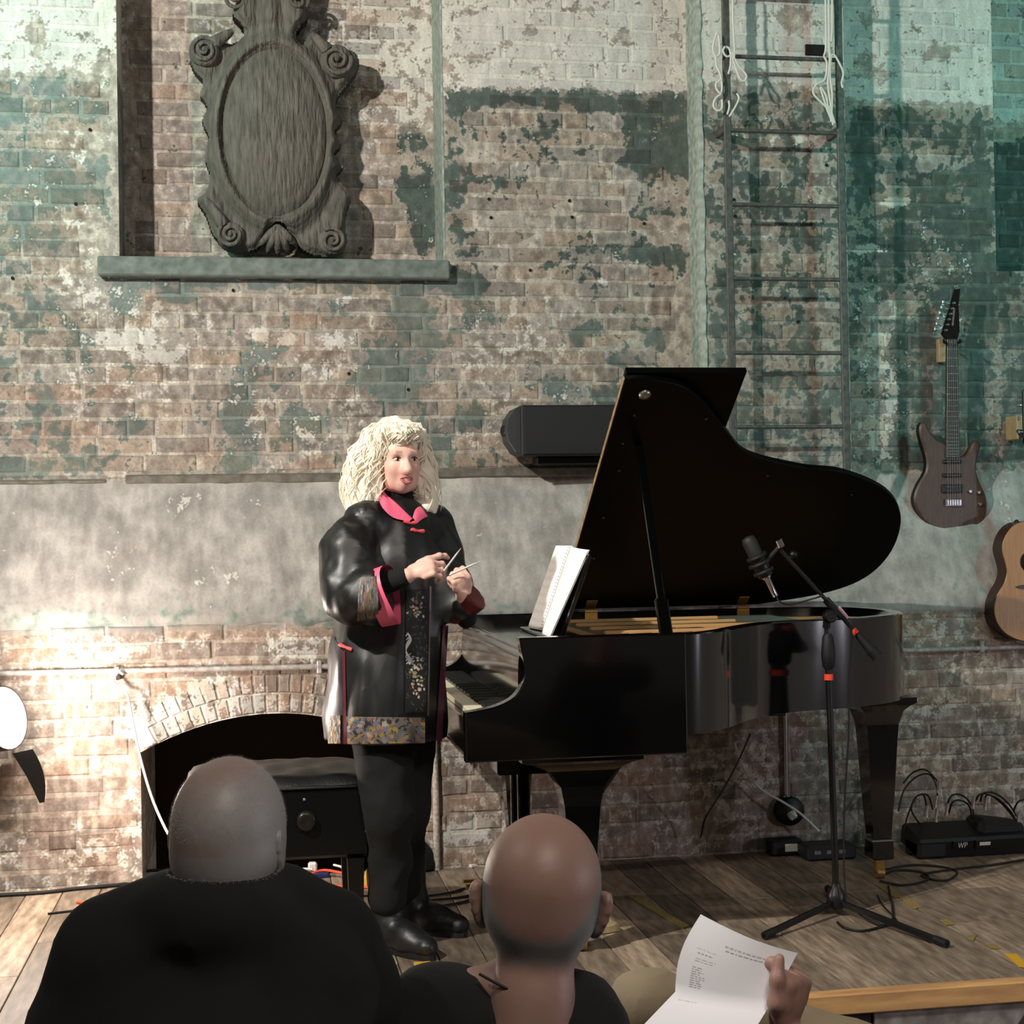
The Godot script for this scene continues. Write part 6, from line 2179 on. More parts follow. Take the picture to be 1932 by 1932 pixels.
# head seen from behind: frame hb (x right, y up, z face), centre hc
func man_head(hc: Vector3, hb: Basis, S: float, tone: Callable, ears: float, cell := 0.007, wide := 1.0) -> ArrayMesh:
	var f := Field.new()
	f.k = 0.022
	var H := func(x: float, y: float, z: float) -> Vector3: return hc + hb * (Vector3(x, y, z) * S)
	f.egg(H.call(0, 0.03, -0.012), Vector3(0.079 * wide, 0.096, 0.1) * S, hb)
	f.egg(H.call(0, -0.03, 0.02), Vector3(0.058 * wide, 0.085, 0.074) * S, hb)
	f.egg(H.call(0, -0.02, -0.05), Vector3(0.064, 0.055, 0.05) * S, hb)
	f.egg(H.call(0, -0.1, 0.06), Vector3(0.032, 0.025, 0.028) * S, hb)
	for s in [-1, 1]:
		f.egg(H.call(s * 0.036, -0.08, 0.035), Vector3(0.02, 0.03, 0.032) * S, hb)
		f.egg(H.call(s * 0.05 * wide, -0.01, -0.01), Vector3(0.025, 0.04, 0.05) * S, hb)
		f.egg(H.call(s * 0.03, 0.004, 0.104), Vector3(0.019, 0.011, 0.016) * S, hb, Color.WHITE, true)
	f.cap(H.call(0, 0.008, 0.088), 0.01, H.call(0, -0.036, 0.112), 0.014)
	f.cap(H.call(0, -0.066, 0.078), 0.016, H.call(0, -0.076, 0.078), 0.016)
	f.cap(H.call(-0.036, 0.026, 0.078), 0.012, H.call(0.036, 0.026, 0.078), 0.012)
	f.chain([H.call(0, -0.05, -0.02), H.call(0, -0.13, -0.035), H.call(0, -0.22, -0.05), H.call(0, -0.3, -0.05)], [0.056, 0.056, 0.066, 0.09])
	var a := f.mesh(cell, true, tone)
	var e := Field.new()
	e.k = 0.008
	for s in [-1, 1]:
		var eb: Basis = hb * Basis(Vector3.UP, -s * 0.62 * ears) * Basis(Vector3.RIGHT, -0.12)
		var ec: Vector3 = H.call(s * (0.07 + 0.012 * ears), -0.008, -0.012)
		e.egg(ec, Vector3(0.0055, 0.032, 0.019) * S, eb)
		e.egg(ec + eb * Vector3(0, -0.022, 0.004), Vector3(0.006, 0.013, 0.011) * S, eb)
		var pts: Array = []
		for i in 9:
			var t := -0.9 + i / 8.0 * 4.0
			pts.append(ec + eb * (Vector3(s * 0.002, 0.031 * cos(t - 0.4), -0.0185 * sin(t + 0.2)) * S))
		e.chain(pts, [0.0035, 0.004, 0.0042, 0.0042, 0.0042, 0.0042, 0.0042, 0.0042, 0.0038])
		e.egg(H.call(s * 0.068, -0.01, 0.0), Vector3(0.012, 0.026, 0.014) * S, hb)
	return joined_mesh([a, e.mesh(cell * 0.62, true, tone)])

# clothes for somebody seated: hip on the seat, f the way they face
func seated(o: Node3D, hip: Vector3, f: Vector3, sh: float, neck: Vector3, top_name: String, top_mat: Material, arms: Array, leg_mat: Material, broad := 0.175) -> void:
	var r := f.cross(Vector3.UP).normalized()
	var t := Field.new()
	t.k = 0.07
	t.ripple = noisy(8.0, 2, 52)
	t.ripple_depth = 0.008
	var mid := hip.lerp(neck, 0.5) - f * 0.03
	t.chain([hip + Vector3(0, 0.02, 0), mid, neck + Vector3(0, -0.15, 0) - f * 0.01], [0.15, 0.15, 0.125])
	t.cap(hip + r * 0.07, 0.13, hip - r * 0.07, 0.13)
	t.cap(neck + r * 0.08 + Vector3(0, -0.13, 0), 0.12, neck - r * 0.08 + Vector3(0, -0.13, 0), 0.12)
	t.cap(Vector3(neck.x, sh, neck.z) + r * broad * 0.9, 0.07, Vector3(neck.x, sh, neck.z) - r * broad * 0.9, 0.07)
	t.cap(neck + r * 0.05, 0.06, neck - r * 0.05, 0.06)
	for a in arms: t.chain(a[0], a[1])
	put(top_name, t.mesh(0.013), top_mat, o)
	var l := Field.new()
	l.k = 0.03
	for s in [-1, 1]:
		var knee: Vector3 = hip + f * 0.46 + r * s * 0.11 + Vector3(0, 0.02, 0)
		var ankle: Vector3 = Vector3(knee.x, -0.22, knee.z) + f * 0.02
		l.chain([hip + r * s * 0.08, knee, ankle], [0.095, 0.068, 0.05])
		var shoe := Field.new()
		shoe.k = 0.02
		shoe.low = -0.3
		shoe.chain([ankle + Vector3(0, -0.03, 0), ankle + Vector3(0, -0.045, 0) + f * 0.15], [0.045, 0.036])
		put("shoe", shoe.mesh(0.012), M.rubber, o)
	put("trousers", l.mesh(0.016), leg_mat, o)

func build_audience() -> void:
	# the man with short grey hair
	var d1 := 2.16
	var o := thing("person", "seated man with cropped grey hair in a black jumper", "person")
	var hc := at_d(436, 1592, d1)
	var fw := Vector3(0.3, 0.0, -0.95).normalized()
	var rt := Vector3.UP.cross(fw).normalized()
	var hb := Basis(rt, fw.cross(rt), fw) * Basis(Vector3.BACK, 0.02)
	var n := noisy(60.0, 3, 71)
	put("body", man_head(hc, hb, 0.98, func(p: Vector3) -> Color:
		var q: Vector3 = hb.transposed() * (p - hc)
		var skin := Color(0.25, 0.165, 0.135)
		var crown := 1.0 - smoothstep(0.035, 0.075, Vector2(q.x - 0.012, q.z + 0.045 - (q.y - 0.05) * 0.3).length() + n.get_noise_3dv(p) * 0.012) if q.y > 0.0 else 0.0
		var grey := Color(0.24, 0.235, 0.23)
		var t := smoothstep(-0.105, -0.085, q.y + n.get_noise_3dv(p) * 0.012)
		if q.z > 0.05 and q.y < 0.04: t = 0.0
		return skin.lerp(grey, t * (1.0 - 0.75 * crown)), 0.2), M.skin_rough, o)
	# cropped hair
	var g := RandomNumberGenerator.new()
	g.seed = 77
	var mb := MB.new()
	for i in 13000:
		var v := Vector3(g.randfn(), g.randfn(), g.randfn()).normalized()
		if v.z > 0.45 or v.y < -0.45: continue
		var bald := Vector2(v.x - 0.1, v.z + 0.35).length() < 0.42 and v.y > 0.2
		if bald and g.randf() > 0.25: continue
		var base := hc + hb * ((Vector3(0, 0.03, -0.012) + v * Vector3(0.078, 0.095, 0.099)) * 0.98)
		if v.y < -0.1: base = hc + hb * ((Vector3(0, -0.02, -0.03) + v * Vector3(0.079, 0.074, 0.076)) * 0.98)
		var up := (hb * (v + Vector3(g.randfn(), g.randfn(), g.randfn()) * 0.35)).normalized()
		var side := up.cross(Vector3(0.3, 0.5, 0.8)).normalized() * 0.00013
		mb.tri(base - side, base + side, base + up * g.randf_range(0.002, 0.0055))
	put("hair", mb.done(), M.grey_hair, o).set_meta("kind", "stuff")
	var neck := at_d(425, 1728, d1)
	var collar_ring: Array = []
	for i in 13: collar_ring.append(hc + hb * Vector3(0, -0.092, -0.03) + Vector3(cos(TAU * i / 12.0) * 0.062, 0.014 * sin(TAU * i / 12.0), sin(TAU * i / 12.0) * 0.062))
	var hip := Vector3(-0.07, 0.24, hc.z + 0.12)
	var f := Vector3(0.16, 0, -0.98).normalized()
	seated(o, hip, f, at_d(400, 1790, d1).y, neck, "jumper", M.jumper,
		[[collar_ring, [0.018, 0.018, 0.018, 0.018, 0.018, 0.018, 0.018, 0.018, 0.018, 0.018, 0.018, 0.018, 0.018]], [[at_d(215, 1800, d1), at_d(150, 1960, d1), at_d(165, 2120, d1 - 0.1), at_d(300, 2180, d1 + 0.25)], [0.068, 0.062, 0.055, 0.045]], [[at_d(590, 1795, d1), at_d(672, 1890, d1 + 0.06), at_d(700, 1985, d1 + 0.12), at_d(560, 2100, d1 + 0.3)], [0.062, 0.055, 0.055, 0.045]]], M.black_cloth, 0.16)
	chair("black chair under the man with cropped grey hair", hip, -0.16)
	# the bald man
	var d2 := 2.25
	o = thing("person", "seated bald man in black shirt with a dark cord necklace", "person")
	var hc2 := at_d(1020, 1702, d2)
	fw = Vector3(0.2, -0.06, -0.97).normalized()
	rt = Vector3.UP.cross(fw).normalized()
	var hb2 := Basis(rt, fw.cross(rt), fw) * Basis(Vector3.BACK, 0.1)
	put("body", man_head(hc2, hb2, 1.03, func(p: Vector3) -> Color:
		var q: Vector3 = hb2.transposed() * (p - hc2)
		var skin := Color(0.25, 0.15, 0.12)
		var edge := 0.07 - 1.5 * maxf(0.0, -q.z - 0.03) - 0.5 * maxf(0.0, q.z)
		var t := smoothstep(edge + 0.018, edge - 0.018, q.y + n.get_noise_3dv(p) * 0.016) * smoothstep(-0.085, -0.06, q.y + n.get_noise_3dv(p * 1.7) * 0.01)
		if q.z > 0.04 or absf(q.x) > 0.087: t = 0.0
		return skin.lerp(Color(0.165, 0.17, 0.165), t * 0.97), 1.0, 0.007, 1.06), M.skin_rough, o)
	neck = at_d(955, 1860, d2)
	hip = Vector3(hc2.x - 0.03, 0.22, hc2.z + 0.1)
	f = Vector3(0.12, 0, -0.99).normalized()
	seated(o, hip, f, at_d(900, 1935, d2).y, neck + Vector3(0, -0.06, 0), "shirt", M.jumper,
		[[[at_d(805, 1925, d2), at_d(760, 2020, d2 + 0.05), at_d(770, 2160, d2 + 0.1), at_d(880, 2240, d2 + 0.35)], [0.066, 0.055, 0.05, 0.042]], [[at_d(1092, 1945, d2 + 0.03), at_d(1100, 2060, d2 + 0.06), at_d(1100, 2200, d2 + 0.1), at_d(1040, 2260, d2 + 0.35)], [0.054, 0.052, 0.05, 0.042]]], M.black_cloth, 0.1)
	var nape := Field.new()
	nape.k = 0.03
	nape.chain([at_d(900, 1862, d2), at_d(985, 1870, d2 - 0.02), at_d(1050, 1905, d2 - 0.01)], [0.03, 0.05, 0.034])
	put("nape", nape.mesh(0.007), M.skin_plain, o)
	mb = MB.new()
	mb.tube(curve([at_d(905, 1838, d2 - 0.05), at_d(950, 1862, d2 - 0.083), at_d(1000, 1882, d2 - 0.083), at_d(1056, 1906, d2 - 0.055)], 6), 0.0022, 6)
	tag(put("cord_necklace", mb.done(), M.rubber), "thin black cord necklace around the bald man's neck", "necklace")
	chair("black chair under the seated bald man", hip, -0.12)
	# somebody at the side: hand with the programme and a pale trousered knee
	var d3 := 2.62
	o = thing("person", "listener in pale khaki trousers holding up a printed programme sheet", "person")
	var skin3 := Color(0.33, 0.19, 0.155)
	var hf := Field.new()
	hf.k = 0.008
	var w3 := at_d(1484, 1952, d3 - 0.17)
	var k3 := at_d(1500, 1872, d3 - 0.17)
	hf.chain([at_d(1600, 2120, d3 - 0.2), w3], [0.036, 0.027], skin3)
	add_hand(hf, w3, k3 - w3, Vector3(0.75, 0.1, 0.65), Vector3(-0.72, 0.2, 0.66), [[0.9, 1.1, 0.6], [1.0, 1.2, 0.6], [1.1, 1.2, 0.6], [1.2, 1.2, 0.6]], 1.0, [[0.035, 0.026, 0.0], [0.072, 0.03, 0.004], [0.102, 0.024, 0.01]], skin3)
	var shoulder := at_d(2150, 1750, d3 - 0.1)
	var head3 := shoulder + Vector3(0.13, 0.2, 0.0)
	hf.k = 0.01
	var hand_mesh := hf.mesh(0.0036, true)
	var limb := Field.new()
	limb.k = 0.03
	limb.chain([at_d(1560, 2060, d3 - 0.19), at_d(1640, 2150, d3 - 0.18), at_d(1880, 2110, d3 - 0.1), shoulder, head3 + Vector3(0, -0.12, 0)], [0.032, 0.038, 0.045, 0.055, 0.055], skin3)
	fw = Vector3(-0.35, 0.0, -0.93).normalized()
	rt = Vector3.UP.cross(fw).normalized()
	var hb3 := Basis(rt, fw.cross(rt), fw)
	put("body", joined_mesh([hand_mesh, limb.mesh(0.012, true), man_head(head3, hb3, 1.0, func(p: Vector3) -> Color: return Color(0.3, 0.2, 0.15) if (hb3.transposed() * (p - head3)).y > 0.06 else skin3, 0.6, 0.013)]), M.skin_rough, o)
	var hip3 := Vector3(shoulder.x + 0.05, 0.22, shoulder.z + 0.05)
	var top := Field.new()
	top.k = 0.06
	top.chain([hip3, hip3 + Vector3(0, 0.2, 0), shoulder + Vector3(0.1, -0.06, 0)], [0.15, 0.145, 0.12])
	top.chain([shoulder, at_d(1880, 2120, d3 - 0.1), at_d(1660, 2160, d3 - 0.14), at_d(1590, 2105, d3 - 0.15)], [0.07, 0.058, 0.05, 0.042])
	top.cap(shoulder, 0.07, shoulder + Vector3(0.3, 0.0, 0.05), 0.07)
	put("shirt", top.mesh(0.014), M.jumper, o)
	var leg := Field.new()
	leg.k = 0.04
	leg.ripple = noisy(9.0, 2, 55)
	leg.ripple_depth = 0.006
	leg.chain([hip3, at_d(1420, 1965, d3), at_d(1215, 1893, d3), at_d(1165, 2020, d3 + 0.05), Vector3(0.5, -0.2, 3.45)], [0.1, 0.085, 0.052, 0.056, 0.045])
	leg.chain([hip3, at_d(1500, 2140, d3 + 0.15), Vector3(0.85, 0.2, 3.3), Vector3(0.85, -0.22, 3.3)], [0.1, 0.08, 0.065, 0.05])
	put("trousers", leg.mesh(0.012), M.khaki, o)
	for e in [Vector3(0.5, -0.25, 3.45), Vector3(0.85, -0.26, 3.3)]:
		var shoe := Field.new()
		shoe.k = 0.02
		shoe.low = -0.3
		shoe.chain([e, e + Vector3(-0.06, -0.005, -0.14)], [0.045, 0.036])
		put("shoe", shoe.mesh(0.012), M.rubber, o)
	chair("black chair under the listener with the programme", hip3, 0.4)
	# the programme sheet, folded once
	var rows: Array = []
	var tl := at_d(1322, 1725, d3 - 0.14)
	var tr := at_d(1505, 1798, d3 - 0.17)
	var ml := at_d(1274, 1871, d3 - 0.16)
	var mr := at_d(1452, 1897, d3 - 0.19)
	var bl := at_d(1165, 1985, d3 - 0.24)
	var brr := at_d(1380, 2015, d3 - 0.26)
	for j in 17:
		var line := PackedVector3Array()
		for i in 13:
			var u := i / 12.0
			var v := j / 16.0
			var p: Vector3
			if v <= 0.5: p = tl.lerp(tr, u).lerp(ml.lerp(mr, u), v * 2.0) + Vector3(0, 0, 0.014) * sin(PI * u) * (1.0 - v * 2.0) + Vector3(-0.012, 0.002, 0) * sin(PI * v * 2.0) * (1.0 - u)
			else: p = ml.lerp(mr, u).lerp(bl.lerp(brr, u), v * 2.0 - 1.0)
			p += Vector3(0, 0.008, 0) * sin(PI * u) * (1.0 - v) * -0.6
			line.append(p)
		rows.append(line)
	mb = MB.new()
	mb.patch(rows)
	tag(put("programme_sheet", mb.done(), M.programme), "white printed programme sheet folded once and held in a hand", "paper")

func materials_people() -> void:
	M.skin = skin_mat()
	M.skin_rough = skin_mat()
	M.skin_rough.roughness = 0.5
	M.skin_plain = mat(Color(0.25, 0.15, 0.12).linear_to_srgb(), 0.5)
	M.eye_white = mat(Color(0.85, 0.82, 0.78), 0.25)
	M.iris = mat(Color(0.12, 0.14, 0.16), 0.2)
	M.lid_brown = mat(Color(0.42, 0.26, 0.2), 0.6)
	M.lips = mat(Color(0.74, 0.42, 0.39), 0.45)
	M.mouth = mat(Color(0.3, 0.12, 0.11), 0.6)
	M.hair = mat(Color(0.96, 0.93, 0.85), 0.55)
	M.hair.rim_enabled = true
	M.hair.rim = 0.3
	M.grey_hair = mat(Color(0.6, 0.59, 0.58), 0.8)
	M.knit = mat(Color(0.02, 0.02, 0.022), 0.9)
	M.satin = mat(Color(0.035, 0.038, 0.04), 0.46, 0.0, 0.6)
	M.satin_grey = mat(Color(0.2, 0.19, 0.22), 0.3)
	M.pink_satin = mat(Color(0.95, 0.42, 0.54), 0.4)
	M.coral = mat(Color(0.95, 0.36, 0.38), 0.5)
	M.maroon = mat(Color(0.4, 0.1, 0.16), 0.5)
	M.lining = mat(Color(0.3, 0.12, 0.2), 0.5)
	M.dark_red = mat(Color(0.36, 0.05, 0.06), 0.6)
	M.piping_grey = mat(Color(0.42, 0.36, 0.34), 0.6)
	M.black_cloth = mat(Color(0.028, 0.028, 0.03), 0.9)
	M.boot = mat(Color(0.09, 0.09, 0.098), 0.45)
	M.jumper = mat(Color(0.024, 0.024, 0.026), 0.95)
	M.chair_black = mat(Color(0.03, 0.03, 0.033), 0.5)
	M.khaki = mat(Color(0.46, 0.41, 0.33), 0.9)
	M.brocade = mat(Color.WHITE, 0.6)
	M.brocade.albedo_texture = brocade(false, 0.75)
	M.brocade_pale = mat(Color.WHITE, 0.5)
	M.brocade_pale.albedo_texture = brocade(false, 1.1)
	M.embroidery = mat(Color.WHITE, 0.6)
	M.embroidery.albedo_texture = brocade(true, 1.0)
	M.programme = mat(Color.WHITE, 0.9)
	M.programme.albedo_texture = programme_print()

func blob(im: Image, c: Vector2, r: Vector2, col: Color, turn := 0.0) -> void:
	for y in range(maxi(0, int(c.y - r.length())), mini(im.get_height(), int(c.y + r.length()) + 1)):
		for x in range(maxi(0, int(c.x - r.length())), mini(im.get_width(), int(c.x + r.length()) + 1)):
			var q := (Vector2(x, y) - c).rotated(-turn) / r
			if q.length_squared() < 1.0: im.set_pixel(x, y, col)
func brocade(dark: bool, gain: float) -> ImageTexture:
	var g := RandomNumberGenerator.new()
	g.seed = 5 if dark else 6
	var im: Image
	if dark:   # black band with embroidered sprays and a pale coiling beast
		im = Image.create(96, 480, false, Image.FORMAT_RGB8)
		im.fill(Color(0.07, 0.068, 0.06))
		for i in 130: blob(im, Vector2(g.randf_range(4, 92), g.randf_range(0, 480)), Vector2(g.randf_range(3, 9), 1.6), Color(0.36, 0.35, 0.28), g.randf() * PI)
		for c in [Vector2(46, 70), Vector2(52, 355), Vector2(40, 300)]:
			for i in 26: blob(im, c + Vector2(g.randfn() * 17, g.randfn() * 22), Vector2(6, 4), [Color(0.85, 0.72, 0.6), Color(0.72, 0.55, 0.45), Color(0.45, 0.5, 0.36), Color(0.8, 0.78, 0.7)][g.randi() % 4], g.randf() * PI)
		var p := Vector2(8, 170)
		for i in 40:
			p += Vector2(2.2 * cos(i * 0.22), 2.9)
			blob(im, p, Vector2(7, 4), Color(0.85, 0.85, 0.87), 0.8)
			if i % 4 == 0: blob(im, p + Vector2(-8, 5), Vector2(11, 3), Color(0.8, 0.8, 0.82), 2.4)
		for i in 16: blob(im, Vector2(26 + g.randfn() * 14, 268 + g.randfn() * 7), Vector2(8, 2.2), Color(0.75, 0.75, 0.78), g.randf_range(-0.8, 0.3))
	else:      # bright flowered ribbon
		im = Image.create(256, 96, false, Image.FORMAT_RGB8)
		im.fill(Color(0.4, 0.38, 0.36))
		var cols := [Color(0.78, 0.62, 0.28), Color(0.62, 0.6, 0.62), Color(0.5, 0.55, 0.6), Color(0.74, 0.56, 0.48), Color(0.8, 0.77, 0.72), Color(0.25, 0.24, 0.22), Color(0.6, 0.5, 0.52), Color(0.78, 0.7, 0.36)]
		for i in 120:
			var c: Color = cols[g.randi() % 8]
			blob(im, Vector2(g.randf_range(0, 256), g.randf_range(0, 96)), Vector2(g.randf_range(6, 14), g.randf_range(4, 9)), Color(minf(c.r * gain, 1), minf(c.g * gain, 1), minf(c.b * gain, 1)), g.randf() * PI)
		for i in 60: blob(im, Vector2(g.randf_range(0, 256), g.randf_range(0, 96)), Vector2(g.randf_range(3, 8), 1.6), Color(0.12, 0.12, 0.12), g.randf() * PI)
	return ImageTexture.create_from_image(im)
func programme_print() -> ImageTexture:   # blurred title, subtitle and a list, as far as the photograph shows them
	var im := Image.create(420, 600, false, Image.FORMAT_RGB8)
	im.fill(Color(0.9, 0.9, 0.92))
	var g := RandomNumberGenerator.new()
	g.seed = 12
	var words := func(x0: int, x1: int, y: int, h: int, c: Color) -> void:
		var x := x0
		while x < x1:
			var w := g.randi_range(6, 22)
			im.fill_rect(Rect2i(x, y, mini(w, x1 - x), h), c)
			x += w + 5
	words.call(140, 330, 66, 9, Color(0.72, 0.72, 0.74))
	words.call(150, 310, 84, 7, Color(0.66, 0.66, 0.68))
	words.call(50, 130, 112, 4, Color(0.78, 0.78, 0.8))
	words.call(60, 120, 128, 5, Color(0.62, 0.62, 0.64))
	words.call(60, 140, 150, 4, Color(0.72, 0.72, 0.74))
	words.call(60, 130, 160, 4, Color(0.68, 0.68, 0.7))
	for i in 10: words.call(58, g.randi_range(95, 120), 186 + i * 9, 4, Color(0.62, 0.62, 0.64))
	words.call(40, 120, 330, 4, Color(0.74, 0.74, 0.76))
	return ImageTexture.create_from_image(im)

# ---------------------------------------------------------------- things lying on the stage
func floor_cord(called: String, label: String, m: Material, pts: Array, r: float) -> void:
	var q: Array = []
	for p in pts: q.append(at_y(p[0], p[1], r + (p[2] if p.size() > 2 else 0.0)))
	var mb := MB.new()
	mb.tube(curve(q, 5), r, 6)
	tag(put(called, mb.done(), m), label, "cable")
func build_clutter() -> void:
	# black stage box with plugs by the wall
	var o := thing("stage_box", "black stage box full of plugged cables below the hanging guitars", "stage box")
	var a := at_y(1735, 1612, 0.0)
	var b := at_y(1925, 1606, 0.0)
	var c := (a + b) / 2 + Vector3(0.0, 0.0, -0.05)
	var mb := MB.new()
	mb.box(c + Vector3(-0.02, 0.055, 0.04), Vector3(0.46, 0.085, 0.17), 0.01, Basis(Vector3.RIGHT, 0.25))
	put("case", mb.done(), M.black_paint, o)
	mb = MB.new()
	mb.box(c + Vector3(-0.19, 0.035, 0.06), Vector3(0.12, 0.07, 0.14), 0.012)
	put("end_pod", mb.done(), M.rubber, o)
	mb = MB.new()
	mb.box(c + Vector3(0.12, 0.07, 0.02), Vector3(0.2, 0.11, 0.15), 0.02, Basis(Vector3.BACK, -0.15))
	put("far_pod", mb.done(), M.rubber, o)
	var tilt := Basis(Vector3.RIGHT, 0.25)
	for k in 2:
		mb = MB.new()
		mb.box(c + Vector3(-0.075 + k * 0.095, 0.05, 0.132), Vector3(0.07 if k == 0 else 0.075, 0.034, 0.003), 0.001, tilt)
		put("label_plate", mb.done(), M.black_metal, o)
	var t := TextMesh.new()
	t.text = "WP"
	t.font_size = 16
	t.pixel_size = 0.0017
	t.depth = 0.001
	var fo := SystemFont.new()
	fo.font_names = PackedStringArray(["Droid Sans"])
	t.font = fo
	var txt := put("lettering", t, M.white_plastic, o)
	txt.position = c + Vector3(-0.07, 0.05, 0.135)
	txt.basis = tilt
	mb = MB.new()
	mb.box(c + Vector3(0.022, 0.052, 0.1345), Vector3(0.045, 0.014, 0.002), 0.0005, tilt)
	put("faded_label", mb.done(), M.white_plastic, o)
	for q in [[1748, 1537], [1766, 1545], [1786, 1533], [1765, 1518], [1770, 1490], [1836, 1520], [1859, 1522], [1921, 1550], [1925, 1566]]:
		var p := at_z(q[0], q[1], c.z + 0.06)
		mb = MB.new()
		mb.rod(p, p + Vector3(0.004, 0.036, 0.0), 0.0075, 10)
		mb.rod(p + Vector3(0, -0.012, 0), p, 0.009, 10)
		put("jack_plug", mb.done(), M.chrome, o)
	for q in [[[1748, 1520], [1742, 1500], [1728, 1505], [1712, 1540], [1706, 1570]], [[1766, 1525], [1768, 1490], [1755, 1462], [1730, 1465], [1706, 1490], [1695, 1530]], [[1770, 1480], [1764, 1468], [1745, 1452], [1722, 1458], [1704, 1478]], [[1786, 1530], [1790, 1510], [1800, 1499], [1818, 1502], [1832, 1518], [1838, 1540]], [[1790, 1536], [1797, 1514], [1812, 1510], [1828, 1520], [1834, 1544]],
			[[1740, 1560], [1720, 1530], [1728, 1504], [1750, 1500], [1760, 1528]], [[1840, 1512], [1850, 1498], [1872, 1502], [1896, 1522], [1916, 1548]], [[1858, 1514], [1862, 1500], [1884, 1508], [1906, 1530], [1922, 1556]], [[1850, 1512], [1856, 1496], [1880, 1498], [1904, 1518], [1918, 1540]], [[1912, 1530], [1922, 1512], [1940, 1508]]]:
		var pts: Array = []
		for p in q: pts.append(at_z(p[0], p[1], c.z + 0.03 + 0.03 * sin(pts.size() * 1.3)))
		mb = MB.new()
		mb.tube(curve(pts, 5), 0.0036, 6)
		put("patch_lead", mb.done(), M.rubber, o)
	mb = MB.new()
	mb.tube(curve([at_y(1782, 1600, 0.012), at_y(1796, 1592, 0.02), at_y(1812, 1598, 0.016), at_y(1806, 1604, 0.008), at_y(1786, 1603, 0.008)], 5), 0.0085, 7)
	tag(put("red_lead", mb.done(), M.red_plastic), "short coiled red lead in front of the stage box", "cable")
	# adapters at the wall under the piano tail
	mb = MB.new()
	var d := at_y(1480, 1612, 0.0)
	o = thing("power_adapter", "small black power adapter with white label at plinth foot", "adapter")
	mb.box(d + Vector3(0.0, 0.033, 0), Vector3(0.13, 0.062, 0.08), 0.008)
	put("case", mb.done(), M.black_paint, o)
	mb = MB.new()
	mb.box(d + Vector3(0.02, 0.034, 0.041), Vector3(0.062, 0.03, 0.002), 0.0005)
	put("label_plate", mb.done(), M.white_plastic, o)
	o = thing("effects_unit", "flat grey black effects unit behind the microphone stand", "effects unit")
	d = at_y(1560, 1618, 0.0)
	mb = MB.new()
	mb.box(d + Vector3(0, 0.03, 0), Vector3(0.2, 0.056, 0.12), 0.008)
	put("case", mb.done(), M.speaker_box, o)
	for k in 3:
		mb = MB.new()
		mb.box(d + Vector3(-0.06 + k * 0.05, 0.034, 0.061), Vector3(0.026, 0.014, 0.002), 0.0005)
		put("button", mb.done(), M.grey_plastic, o)
	# cables on the boards
	floor_cord("floor_cable", "black cable coiled in loops behind the piano tail leg", M.rubber, [[1660, 1662], [1700, 1670], [1740, 1664], [1752, 1654], [1730, 1644], [1690, 1642], [1668, 1650]], 0.0045)
	floor_cord("floor_cable", "black cable running from tail leg towards the stage box", M.rubber, [[1672, 1640], [1720, 1632], [1780, 1636], [1806, 1646], [1790, 1660], [1762, 1660], [1740, 1650], [1800, 1640], [1870, 1632], [1932, 1622]], 0.0042)
	floor_cord("floor_cable", "black cable lying in twisted loops beside the woman's boots", M.rubber, [[770, 1680], [800, 1690], [850, 1684], [880, 1676], [895, 1690], [880, 1700], [840, 1708], [790, 1712], [760, 1712], [800, 1700], [860, 1694], [905, 1686]], 0.0042)
	floor_cord("floor_cable", "thin black cable crossing the boards beside the bench legs", M.rubber, [[505, 1700], [580, 1698], [640, 1692], [700, 1690], [740, 1690]], 0.0036)
	floor_cord("floor_cable", "dark cable curving away from the microphone stand base", M.rubber, [[1580, 1740], [1592, 1750], [1620, 1756], [1650, 1752], [1682, 1738], [1684, 1712], [1680, 1692], [1676, 1672]], 0.004)
	floor_cord("floor_cable", "black cable along the plinth towards the low arch", M.rubber, [[-20, 1668], [60, 1662], [140, 1664], [210, 1656], [270, 1644], [330, 1640]], 0.006)
	floor_cord("floor_cable", "black cable bundle strung loosely beside the arch", M.rubber, [[-20, 1690], [80, 1684], [150, 1676], [220, 1670], [290, 1660], [340, 1655]], 0.007)
	floor_cord("floor_cable", "grey cable lying in front of the arch cables", M.grey_metal, [[90, 1724], [160, 1716], [230, 1710], [300, 1702], [360, 1690]], 0.004)
	floor_cord("orange_cable", "orange extension cable under the bench", M.orange, [[490, 1668], [540, 1664], [590, 1668], [640, 1672], [695, 1674]], 0.0055)
	floor_cord("orange_cable", "orange extension cable rising behind the bench leg", M.orange, [[585, 1650, 0.01], [610, 1642, 0.02], [640, 1646, 0.02], [670, 1654, 0.01], [700, 1660]], 0.0055)
	floor_cord("orange_cable", "orange red cable end beside the white power strip", M.orange, [[145, 1702], [190, 1706], [230, 1704], [265, 1696], [250, 1688], [285, 1684], [330, 1680]], 0.0055)
	floor_cord("white_cable", "short white cord arching under the bench", M.white_plastic, [[538, 1662], [552, 1648, 0.02], [570, 1640, 0.03], [590, 1640, 0.03]], 0.005)
	floor_cord("white_cable", "short white cord end against the far bench leg", M.white_plastic, [[630, 1632, 0.03], [645, 1636, 0.03], [655, 1644, 0.02], [660, 1652]], 0.005)
	o = thing("power_strip", "white power strip on the boards beside the seated man's neck", "power strip")
	d = at_y(322, 1682, 0.0)
	mb = MB.new()
	mb.box(d + Vector3(0, 0.028, 0), Vector3(0.1, 0.05, 0.06), 0.008)
	put("case", mb.done(), M.white_plastic, o)
	mb = MB.new()
	mb.box(d + Vector3(-0.052, 0.028, 0.0), Vector3(0.006, 0.03, 0.03), 0.002)
	put("switch", mb.done(), M.red_plastic, o)
	o = thing("plug_block", "grey double adapter plug lying beside the orange cable", "plug")
	d = at_y(285, 1700, 0.0)
